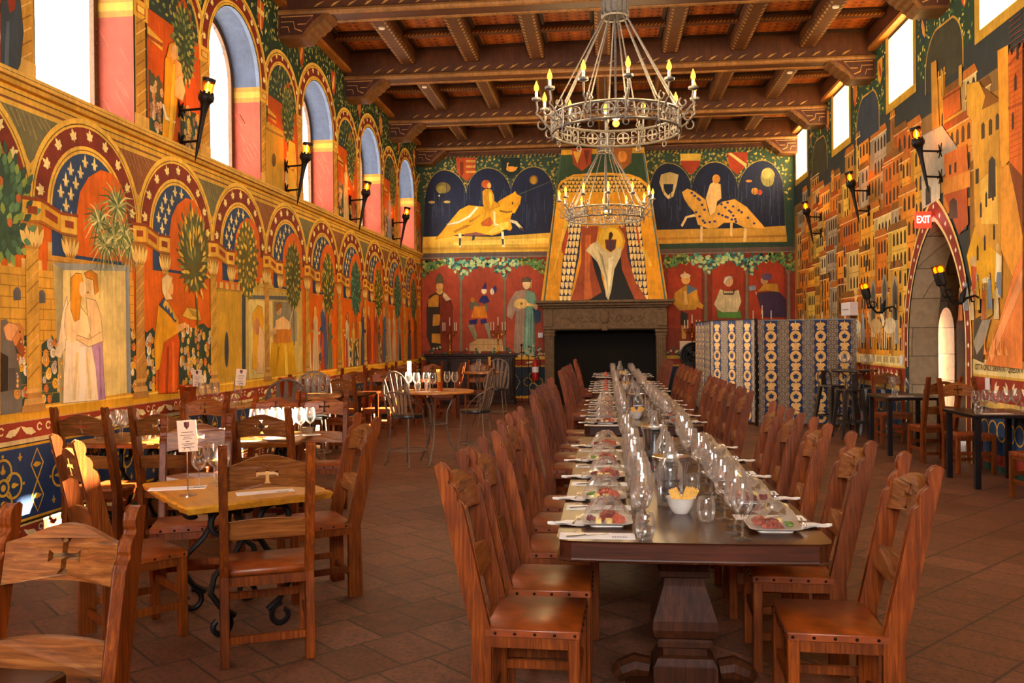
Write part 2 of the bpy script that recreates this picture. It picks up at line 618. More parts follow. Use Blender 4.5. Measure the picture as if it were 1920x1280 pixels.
def floor_material():
    m, nt, b = nodes('terracotta')
    tc = N(nt, 'ShaderNodeTexCoord')
    mp = N(nt, 'ShaderNodeMapping')
    mp.inputs['Rotation'].default_value = (0, 0, math.radians(-47))
    nt.links.new(tc.outputs['Object'], mp.inputs['Vector'])
    br = N(nt, 'ShaderNodeTexBrick', offset=.5, i_Scale=1., i_Mortar_Size=.008, i_Brick_Width=.3, i_Row_Height=.4, i_Mortar_Smooth=.4, i_Bias=0.)
    br.inputs['Color1'].default_value = (0, 0, 0, 1)
    br.inputs['Color2'].default_value = (1, 1, 1, 1)
    br.inputs['Mortar'].default_value = (.5, .5, .5, 1)
    nt.links.new(mp.outputs[0], br.inputs['Vector'])
    nz = N(nt, 'ShaderNodeTexNoise', i_Scale=9., i_Detail=10., i_Roughness=.78)
    nt.links.new(tc.outputs['Object'], nz.inputs['Vector'])
    big = N(nt, 'ShaderNodeTexNoise', i_Scale=.9, i_Detail=3.)
    nt.links.new(tc.outputs['Object'], big.inputs['Vector'])
    tile = ramp(nt, br.outputs['Color'], [(0., '#7a5c4e'), (.35, '#a08270'), (.7, '#8a6e60'), (1., '#b4968a')])
    dirt = ramp(nt, nz.outputs['Fac'], [(.34, '#140b08'), (.45, '#7a543e'), (.58, '#9c745c'), (.75, '#d0ae98')])
    m1 = N(nt, 'ShaderNodeMixRGB', blend_type='OVERLAY', i_Fac=.9)
    nt.links.new(tile, m1.inputs[1])
    nt.links.new(dirt, m1.inputs[2])
    m2 = N(nt, 'ShaderNodeMixRGB', blend_type='MIX')
    nt.links.new(ramp(nt, big.outputs['Fac'], [(.42, (0, 0, 0, 1)), (.7, (.6, .6, .6, 1))]), m2.inputs[0])
    nt.links.new(m1.outputs[0], m2.inputs[1])
    m2.inputs[2].default_value = lin('#7a4e36')
    m3 = N(nt, 'ShaderNodeMixRGB', blend_type='MIX')
    nt.links.new(br.outputs['Fac'], m3.inputs[0])
    nt.links.new(m2.outputs[0], m3.inputs[1])
    m3.inputs[2].default_value = lin('#45342a')
    pit = N(nt, 'ShaderNodeTexNoise', i_Scale=38., i_Detail=5., i_Roughness=.7)
    nt.links.new(tc.outputs['Object'], pit.inputs['Vector'])
    m4 = N(nt, 'ShaderNodeMixRGB', blend_type='MULTIPLY', i_Fac=.8)
    nt.links.new(m3.outputs[0], m4.inputs[1])
    nt.links.new(ramp(nt, pit.outputs['Fac'], [(.34, (.12, .1, .09, 1)), (.47, (.9, .9, .9, 1)), (.7, (1.25, 1.22, 1.2, 1))]), m4.inputs[2])
    nt.links.new(m4.outputs[0], b.inputs['Base Color'])
    rr = N(nt, 'ShaderNodeMapRange')
    rr.inputs['To Min'].default_value = .34
    rr.inputs['To Max'].default_value = .62
    nt.links.new(nz.outputs['Fac'], rr.inputs['Value'])
    nt.links.new(rr.outputs[0], b.inputs['Roughness'])
    ht = N(nt, 'ShaderNodeMath', operation='MULTIPLY_ADD')
    nt.links.new(br.outputs['Fac'], ht.inputs[0])
    ht.inputs[1].default_value = -.8
    nt.links.new(nz.outputs['Fac'], ht.inputs[2])
    bp = N(nt, 'ShaderNodeBump', i_Strength=.8, i_Distance=.02)
    nt.links.new(ht.outputs[0], bp.inputs['Height'])
    nt.links.new(bp.outputs['Normal'], b.inputs['Normal'])


floor_material()


def stone_blocks():
    m, nt, b = nodes('stone_blocks')
    tc = N(nt, 'ShaderNodeTexCoord')
    sp = N(nt, 'ShaderNodeSeparateXYZ')
    nt.links.new(tc.outputs['Object'], sp.inputs[0])
    ad = N(nt, 'ShaderNodeMath', operation='ADD')
    nt.links.new(sp.outputs['X'], ad.inputs[0])
    nt.links.new(sp.outputs['Y'], ad.inputs[1])
    cb = N(nt, 'ShaderNodeCombineXYZ')
    nt.links.new(ad.outputs[0], cb.inputs['X'])
    nt.links.new(sp.outputs['Z'], cb.inputs['Y'])
    br = N(nt, 'ShaderNodeTexBrick', offset=.5, i_Scale=1., i_Mortar_Size=.007, i_Brick_Width=.75, i_Row_Height=.42)
    br.inputs['Color1'].default_value = lin('#a89070')
    br.inputs['Color2'].default_value = lin('#c0aa88')
    br.inputs['Mortar'].default_value = lin('#6f5f4a')
    nt.links.new(cb.outputs[0], br.inputs['Vector'])
    nz = N(nt, 'ShaderNodeTexNoise', i_Scale=12., i_Detail=6.)
    nt.links.new(tc.outputs['Object'], nz.inputs['Vector'])
    m1 = N(nt, 'ShaderNodeMixRGB', blend_type='OVERLAY', i_Fac=.35)
    nt.links.new(br.outputs['Color'], m1.inputs[1])
    nt.links.new(nz.outputs['Fac'], m1.inputs[2])
    nt.links.new(m1.outputs[0], b.inputs['Base Color'])
    b.inputs['Roughness'].default_value = .8


stone_blocks()

# ------------------------------------------------------------------ floor, end wall behind the camera
f = MB()
f.quad((XL - .1, YF, 0), (7.5, YF, 0), (7.5, YB + .1, 0), (XL - .1, YB + .1, 0))
struct(f.build('floor', 'terracotta'))

WIN_L = [7.33 + 3.13 * k for k in range(-3, 5)]          # arched windows, centres along the wall
WA, WSILL, WSPR, WDEP = .74, 3.66, 4.92, .36             # half width, sill, spring line, reveal depth
WIN_R = [10.45 + 3.36 * k for k in range(-4, 4)]         # square windows in the door wall
RA, RZ0, RZ1, RDEP = .55, 5.18, 6.19, .5
DOOR_C, DOOR_A, DOOR_S, DOOR_T = 12.47, 1.04, 1.45, 3.13  # pointed doorway: centre, half width, spring, apex


def gothic(c, half, spring, apex, n=10):
    """outline of a pointed arch from the right foot over the apex to the left foot"""
    rise = apex - spring
    r = (half * half + rise * rise) / (2 * half)
    a1 = math.asin(rise / r)
    p = [(c + half - r + r * math.cos(a1 * k / n), spring + r * math.sin(a1 * k / n)) for k in range(n + 1)]
    return p + [(2 * c - x, y) for x, y in reversed(p[:-1])]


def arch_hole(c):
    return [(c - WA, WSILL), (c + WA, WSILL)] + arc(c, WSPR, WA, 0, PI, 20)


def wall_with_holes(P, outer, holes, col):
    loops = [outer] + holes
    tri = tessellate_polygon([[Vector((a, b, 0)) for a, b in l] for l in loops])
    flat = [p for l in loops for p in l]
    P.add([P.fn(a, b, 0) for a, b in flat], [tuple(t) for t in tri], col)


fnL = lambda u, v, h: (XL + h, u, v)
fnR = lambda u, v, h: (XR - h, u, v)
fnB = lambda u, v, h: (u, YB - h, v)

PL, PR, PB = Paint(fnL), Paint(fnR), Paint(fnB)
wall_with_holes(PL, [(YF, 0), (YB, 0), (YB, ZC), (YF, ZC)], [arch_hole(c) for c in WIN_L], '#1e3320')
door_hole = [(DOOR_C + DOOR_A, 0.0)] + gothic(DOOR_C, DOOR_A, DOOR_S, DOOR_T) + [(DOOR_C - DOOR_A, 0.0)]
b0 = [(YF, 0), (DOOR_C - DOOR_A, 0)] + list(reversed(gothic(DOOR_C, DOOR_A, DOOR_S, DOOR_T))) + [(DOOR_C + DOOR_A, 0), (YB, 0), (YB, ZC), (YF, ZC)]
wall_with_holes(PR, b0, [[(c - RA, RZ0), (c + RA, RZ0), (c + RA, RZ1), (c - RA, RZ1)] for c in WIN_R], '#2b3536')
PB.quad((XL, YB, 0), (XR, YB, 0), (XR, YB, ZC), (XL, YB, ZC), '#2a4230')

# painted reveals of the window wall
PINK, PINKL, BLUEG, YEL = '#7a1e16', '#983428', '#323e52', '#80500e'
for c in WIN_L:
    for s in (-1, 1):
        y = c + s * WA
        for z0, z1, col in ((WSILL, 4.72, PINK), (4.72, 4.78, YEL), (4.78, 4.86, '#96681c'), (4.86, WSPR, YEL)):
            PL.quad((XL, y, z0), (XL - WDEP, y, z0), (XL - WDEP, y, z1), (XL, y, z1), col)
        # lighter veins of the painted marble
        for k in range(9):
            z = WSILL + .1 + R.random() * .8
            x = XL - R.random() * .25
            e = y - s * .001
            PL.quad((x, e, z), (x - .09, e, z + .16), (x - .1, e, z + .16), (x - .012, e, z), PINKL)
    A = arc(c, WSPR, WA, 0, PI, 20)
    for k in range(20):
        p, q = A[k], A[k + 1]
        PL.quad((XL, *p), (XL - .05, *p), (XL - .05, *q), (XL, *q), '#4c586c')
        PL.quad((XL - .05, *p), (XL - WDEP, *p), (XL - WDEP, *q), (XL - .05, *q), BLUEG)
    PL.quad((XL, c - WA, WSILL), (XL - WDEP, c - WA, WSILL), (XL - WDEP, c + WA, WSILL), (XL, c + WA, WSILL), '#caa36a')
# plain plaster reveals of the square windows
for c in WIN_R:
    x0, x1 = XR, XR + RDEP
    a, b = c - RA, c + RA
    for q in (((x0, a, RZ0), (x1, a, RZ0), (x1, a, RZ1), (x0, a, RZ1)), ((x0, b, RZ0), (x1, b, RZ0), (x1, b, RZ1), (x0, b, RZ1)),
              ((x0, a, RZ0), (x1, a, RZ0), (x1, b, RZ0), (x0, b, RZ0)), ((x0, a, RZ1), (x1, a, RZ1), (x1, b, RZ1), (x0, b, RZ1))):
        PR.quad(*q, col='#e2cba0')

# ------------------------------------------------------------------ windows
simple('frame_wood', '#5a3a1c', rough=.6, var=.3)
simple('lead', '#3c3f48', rough=.6, metal=.3)


def make_arched_window(n, c):
    fr = MB()
    x0, x1 = XL - WDEP - .05, XL - WDEP
    out = arch_hole(c)
    inn = [(c - WA + .07, WSILL + .07), (c + WA - .07, WSILL + .07)] + arc(c, WSPR, WA - .07, 0, PI, 20)
    fr.prism(out, x0, x1, 'YZX', holes=[inn])
    for s in (-1, 1):                                   # round iron studs round the frame
        for k in range(9):
            fr.ball((x1 + .004, c + s * (WA - .035), WSILL + .1 + k * .14), .009, seg=6, rings=4)
    for k in range(10):
        fr.ball((x1 + .004, c - WA + .09 + k * .145, WSILL + .035), .009, seg=6, rings=4)
    w = struct(fr.build('window_%d' % n, 'frame_wood'))
    p = MB()
    inn2 = [(c - WA + .06, WSILL + .06), (c + WA - .06, WSILL + .06)] + arc(c, WSPR, WA - .06, 0, PI, 20)
    p.prism(inn2, x0 + .02, x0 + .024, 'YZX')
    p.build('pane', 'window_glass', w)
    l = MB()
    for k in range(-2, 3):
        y = c + k * .24
        top = WSPR + math.sqrt(max(0, (WA - .06) ** 2 - (y - c) ** 2))
        l.box(x0 + .024, x0 + .03, y - .003, y + .003, WSPR - .1, top)
    for k in range(5):
        for j in range(6):
            y, z = c - WA + .12 + j * .22, WSILL + .35 + k * .33 - j * .02
            l.add([(x0 + .03, y, z), (x0 + .03, y + .06, z - .05), (x0 + .03, y + .065, z - .045), (x0 + .03, y + .005, z + .005)], [(0, 1, 2, 3)])
    l.build('lead_lattice', 'lead', w)


for i, c in enumerate(WIN_L):
    make_arched_window(i + 1, c)
for i, c in enumerate(WIN_R):
    fr = MB()
    x0, x1 = XR + RDEP, XR + RDEP + .05
    fr.prism([(c - RA, RZ0), (c + RA, RZ0), (c + RA, RZ1), (c - RA, RZ1)], x0, x1, 'YZX',
             holes=[[(c - RA + .06, RZ0 + .06), (c + RA - .06, RZ0 + .06), (c + RA - .06, RZ1 - .06), (c - RA + .06, RZ1 - .06)]])
    fr.box(x0 + .01, x1 - .01, c - .015, c + .015, RZ0 + .06, RZ1 - .06)
    w = struct(fr.build('window_%d' % (i + 11), 'frame_wood'))
    p = MB()
    p.box(x0 + .02, x0 + .024, c - RA + .05, c + RA - .05, RZ0 + .05, RZ1 - .05)
    p.build('pane', 'window_glass', w)

# ledge under the arched windows
t = MB()
t.col = '#cf9f4c'
t.box(XL, XL + .07, YF, YB, 3.60, 3.66)
t.col = '#b98832'
t.box(XL, XL + .045, YF, YB, 3.555, 3.60)
t.col = '#4a3012'
t.box(XL, XL + .0455, YF, YB, 3.592, 3.597)
t.box(XL, XL + .071, YF, YB, 3.628, 3.632)
struct(t.build('trim_1', 'fresco'))

# ------------------------------------------------------------------ doorway vestibule behind the door wall
v = MB()
DX = XR + .4
o = door_hole
for k in range(len(o) - 1):
    p, q = o[k], o[k + 1]
    v.quad((XR, *p), (DX, *p), (DX, *q), (XR, *q))
VY0, VY1, VX, VZ = DOOR_C - DOOR_A - .3, 14.5, 6.4, 3.4
hole = [(5.22, 0), (5.22, 1.6)] + [(5.34 - .12 * math.cos(PI * k / 12), 1.6 + .4 * math.sin(PI * k / 12)) for k in range(1, 12)] + [(5.46, 1.6), (5.46, 0)]
loops = [[(DX, 0)] + hole + [(VX, 0), (VX, VZ), (DX, VZ)]]
tri = tessellate_polygon([[Vector((a, b, 0)) for a, b in loops[0]]])
v.add([(a, VY1, b) for a, b in loops[0]], [tuple(x) for x in tri])
for k in range(len(hole) - 1):
    p, q = hole[k], hole[k + 1]
    v.quad((p[0], VY1, p[1]), (p[0], VY1 + 1., p[1]), (q[0], VY1 + 1., q[1]), (q[0], VY1, q[1]))
v.quad((VX, VY0, 0), (VX, VY1, 0), (VX, VY1, VZ), (VX, VY0, VZ))
v.quad((DX, VY0, 0), (VX, VY0, 0), (VX, VY0, VZ), (DX, VY0, VZ))
v.quad((DX, VY0, VZ), (VX, VY0, VZ), (VX, VY1, VZ), (DX, VY1, VZ))
bk = [(VY0, 0)] + [(VY0, VZ), (VY1, VZ), (VY1, 0)] + list(door_hole)
tri = tessellate_polygon([[Vector((a, b, 0)) for a, b in bk]])
v.add([(DX, a, b) for a, b in bk], [tuple(x) for x in tri])
struct(v.build('wall_vestibule', 'stone_blocks'))
# plank door standing open in the vestibule
d = MB()
leaf = [(0, 0.02), (0, 1.72)] + [(.25 - .25 * math.cos(PI * k / 12), 1.72 + .45 * math.sin(PI * k / 12)) for k in range(1, 12)] + [(.5, 1.72), (.5, .02)]
d.prism(leaf, -.035, .035, 'XZY')
door = struct(d.build('door_1', 'oak', loc=(5.5, 14.44, 0), rot=(0, 0, math.radians(-80))))
h = MB()
h.tube([(.43, .035, 1.02), (.43, .08, 1.02), (.43, .09, 1.1), (.43, .08, 1.16), (.43, .035, 1.16)], .009, 6)
h.build('door_handle', 'iron', door)

# ------------------------------------------------------------------ ceiling
c = MB()
c.col = '#3a1c08'
c.quad((XL - .05, YF, ZC), (XR + .05, YF, ZC), (XR + .05, YB, ZC), (XL - .05, YB, ZC))
JX = [-3.36 + 1.12 * k for k in range(7)]
JE = [XL] + JX + [XR]
for bi in range(len(BEAM_Y) - 1):
    y0, y1 = BEAM_Y[bi] + .17, BEAM_Y[bi + 1] - .17
    rows = 3
    for j in range(len(JE) - 1):
        x0, x1 = JE[j] + .14, JE[j + 1] - .14
        for r in range(rows):
            ya, yb = y0 + (y1 - y0) * r / rows, y0 + (y1 - y0) * (r + 1) / rows
            if r:
                c.box(x0 - .03, x1 + .03, ya - .06, ya + .06, ZC - .13, ZC, '#4a240a')
                for k in range(14):
                    xx = x0 + (x1 - x0) * k / 14
                    for s in (-1, 1):
                        c.add([(xx, ya + s * .061, ZC - .13), (xx + .04, ya + s * .061, ZC - .13), (xx + .06, ya + s * .061, ZC - .09)], [(0, 1, 2)], '#b07a30')
            # moulded frame and terracotta panel
            a, b, p, q = x0 + .06, x1 - .06, ya + .1, yb - .1
            for (aa, bb, cc, dd) in ((a - .05, b + .05, p - .05, p), (a - .05, b + .05, q, q + .05), (a - .05, a, p, q), (b, b + .05, p, q)):
                c.box(aa, bb, cc, dd, ZC - .06, ZC, '#2a1406')
            c.quad((a, p, ZC - .02), (b, p, ZC - .02), (b, q, ZC - .02), (a, q, ZC - .02), '#8a4410')
            nx, ny = 7, 5
            for i1 in range(nx):
                for i2 in range(ny):
                    cx, cy = a + (b - a) * (i1 + .5) / nx, p + (q - p) * (i2 + .5) / ny
                    dx, dy = (b - a) / nx * .36, (q - p) / ny * .36
                    tl = ('#4a1c06', '#64290a', '#a05a1c')[(i1 * 2 + i2 * 3) % 3]
                    c.add([(cx - dx, cy, ZC - .022), (cx, cy - dy, ZC - .022), (cx + dx, cy, ZC - .022), (cx, cy + dy, ZC - .022)], [(0, 1, 2, 3)], tl)
struct(c.build('ceiling', 'painted_timber'))

# main beams with painted leaf edges, their corbels, and the joists that run between them
bm_ = MB()
bm_.col = '#4c260a'
bm_.cbox(XL, XR, -.17, .17, 6.12, ZC, .02)
bm_.col = '#8a5e2c'
for s in (-1, 1):
    bm_.tube([(XL, s * .17, 6.14), (XR, s * .17, 6.14)], .045, 8)
for s in (-1, 1):
    for k in range(34):
        x = XL + .5 + k * .24
        y = s * .1725
        bm_.add([(x, y, 6.20), (x + .05, y, 6.215), (x + .16, y, 6.285), (x + .05, y, 6.25)], [(0, 1, 2, 3)], '#b0853c')
beam0 = struct(bm_.build('ceiling_beam', 'painted_timber', loc=(0, BEAM_Y[0], 0)))
for y in BEAM_Y[1:]:
    o = beam0.copy()
    COL.objects.link(o)
    o.location = (0, y, 0)

co = MB()
prof = [(0, 5.78), (.34, 5.78), (.4, 5.8), (.43, 5.85), (.47, 5.87), (.5, 5.91), (.55, 5.93), (.58, 5.97), (.63, 5.99), (.66, 6.04), (.72, 6.07), (.74, 6.12), (0, 6.12)]
co.col = '#664018'
co.prism(prof, -.2, .2, 'XZY')
co.col = '#4a1c0c'
for s in (-1, 1):
    y = s * .201
    co.add([(.02, y, 5.82), (.34, y, 5.82), (.5, y, 6.0), (.64, y, 6.1), (.02, y, 6.1)], [(0, 1, 2, 3, 4)], '#431a0c')
    for pts in ([(.04, 6.07), (.5, 6.07), (.4, 5.96), (.28, 5.96)], [(.04, 6.0), (.22, 6.0), (.24, 5.9), (.34, 5.86)], [(.04, 5.93), (.14, 5.93), (.16, 5.85)]):
        for k in range(len(pts) - 1):
            p, q = pts[k], pts[k + 1]
            co.add([(p[0], s * .2025, p[1]), (q[0], s * .2025, q[1]), (q[0] + .008, s * .2025, q[1] + .014), (p[0] + .008, s * .2025, p[1] + .014)], [(0, 1, 2, 3)], '#b98a4a')
cor0 = None
for y in BEAM_Y:
    for s in (1, -1):
        if cor0 is None:
            o = cor0 = struct(co.build('corbel_trim', 'painted_timber'))
        else:
            o = cor0.copy()
            COL.objects.link(o)
        o.location = (XL if s > 0 else XR, y, 0)
        o.rotation_euler = (0, 0, 0 if s > 0 else PI)

jo = MB()
jl = 3.13 / 2 - .17
jo.col = '#4c280c'
jo.cbox(-.13, .13, -jl, jl, 6.34, ZC, .015)
for s in (-1, 1):
    for k in range(20):
        y = -jl + .06 + k * (2 * jl - .1) / 20
        jo.add([(s * .125, y, 6.339), (s * .085, y + .03, 6.339), (s * .075, y + .1, 6.339), (s * .105, y + .055, 6.339)], [(0, 1, 2, 3)], '#b0853e')
        jo.add([(s * .1315, y, 6.35), (s * .1315, y + .04, 6.365), (s * .1315, y + .11, 6.41), (s * .1315, y + .03, 6.385)], [(0, 1, 2, 3)], '#a07634')
j0 = None
for bi in range(len(BEAM_Y) - 1):
    for x in JX:
        if j0 is None:
            o = j0 = struct(jo.build('ceiling_beam_joist', 'painted_timber'))
        else:
            o = j0.copy()
            COL.objects.link(o)
        o.location = (x, (BEAM_Y[bi] + BEAM_Y[bi + 1]) / 2, 0)
        o.scale = (1, ((BEAM_Y[bi + 1] - BEAM_Y[bi]) / 2 - .16) / jl, 1)

# timber cornice along both long walls
for nm, x0, x1 in (('trim_2', XL, XL + .12), ('trim_3', XR - .12, XR)):
    t = MB()
    t.col = '#a5672a'
    t.box(x0, x1, YF, YB, 6.24, 6.30)
    t.col = '#46220a'
    t.box(x0, x1, YF, YB, 6.30, ZC)
    struct(t.build(nm, 'painted_timber'))
t = MB()
t.col = '#502a0e'
t.box(XL, XR, YB - .06, YB, 6.02, 6.12)
struct(t.build('trim_4', 'painted_timber'))

# wall behind the camera in plain plaster, with an unseen window added for fill light
w = MB()
eh = [(-1.9, 3.0), (1.9, 3.0), (1.9, 5.0), (-1.9, 5.0)]
tri = tessellate_polygon([[Vector((a, b, 0)) for a, b in l] for l in ([(XL, 0), (XR, 0), (XR, ZC), (XL, ZC)], eh)])
w.add([(a, YF, b) for a, b in [(XL, 0), (XR, 0), (XR, ZC), (XL, ZC)] + eh], [tuple(x) for x in tri])
struct(w.build('wall_front', 'sandstone'))
p = MB()
p.box(-1.95, 1.95, YF - .03, YF - .026, 2.95, 5.05)
fw = MB()
for x in (-1.9, -.63, .63, 1.9):
    fw.box(x - .04, x + .04, YF - .06, YF, 3.0, 5.0)
for z in (3.0, 4.0, 5.0):
    fw.box(-1.9, 1.9, YF - .05, YF - .01, z - .04, z + .04)
w20 = struct(fw.build('window_20', 'frame_wood'))
p.build('pane', 'clear_glass', w20)
PALETTE = "b08a3c 3c4a2c 15213a a8823a d8a83c e6bd55 b98526 c9943a a87428 dd9417 8a4a48 f0dcb4 b8700f edb444 b5491c d08a10 e8ad30 ead0a0 bf4c1a e5a868 ead9ac 4a2c20 e9d5a2 3a3b3c 4a4038 7a5a20 5a3a12 5c5a50 6f5d28 8f7a34 b89a50 d9c68a 7a5418 a8781f b0391a c98a40 7a1c10 16251f d98a34 d69a42 3a3f6a e5b878 c47f34 e0bf88 c9b077 7d7440 a89a58 b87a34 a8281c c07a3c c49a3c 9c2416 d0a468 a3352a 7d7058 35271b c08227 7d2014 d0b890 cf9c5c c99f55 5f5134 8c8064 232b62 c06a18 66604f 243068 dcc39a 2a3075 e0d0b0 2a3570 c29a6c a5774e 9c8070 679078 2f4d5c 857062 86ab92 d9b46c 8a5a2c dcb088 dfbd92 5a4a3c b59a60 9a2015 75634c be8428 4e6a80 dcb06a d29a54 d8c39a 33291f b87e38 c8b78f 578336 d6a47c cabda8 453226 b09d76 37263f be8226 c5925f 544463 7592a0 d48a17 2d4228 c98a2c 2b2f48 e2c284 2b2a2c d8a348 9c3a22 c25a32 1a1a1f d99a20 e8b840 6a261a 2f3f60 3a2018 cfc096 9a8c68 efe3bf a32c1a e0b040 9c3018 c98a34 6a2014 8f4a1c c9752c 4a5a48 4a6a70 cbbf90 96a09a a59868 d9c684 818d94 c4ae70 e9dcb8 f1e6cc e2cf9c fbf4e2 ecd2a0 d98f22 e6c795 f0d4a2 e9c690 cc7a1c 8a4a2c a98ab5 8f6f9c efcf9c 6a645c 2a1d15 57524c c9793f dd9a68 8a3f1c 4a2a18 5f6062 e29a1a c93d0c a32c08 e0602a 2f5078 e0b04a ddc08a d99f66 b06a3a dba56a d7a544 b88a34 c2922e 39424c c8ac62 5c6468 98917a d9c27c 39434e dd9c20 dfb88a c97f55 d9a01e b57c10 eebf50 dbb07a d8a87a a5662c e6d3a8 cf8a12 e6ac34 d0955c d0a06a c07f26 d5a884 e8d3a8 35454f 8a1f14 4a5c66 b98a2c 8a6420 4a3a20 e3a437 bf4e16 93370e d98b2c 7d3410 d98a30 d5703c e59060 b57a2c c78f3a b08030 b5501c 7a3010 c98f2e 7f4a16 c48a32 3a3024 dca94a 3a3834 a39a8c c05a24 3a2c20 b5b0a0 3c3a38 c87832 a54020 3a2c24 d79c1f d8cba8 7c8fa4 caa070 d9cba0 a5813c c9a878 c4472c 9db0b8 4d4034 938c80 3c4a52 d8b878".split()
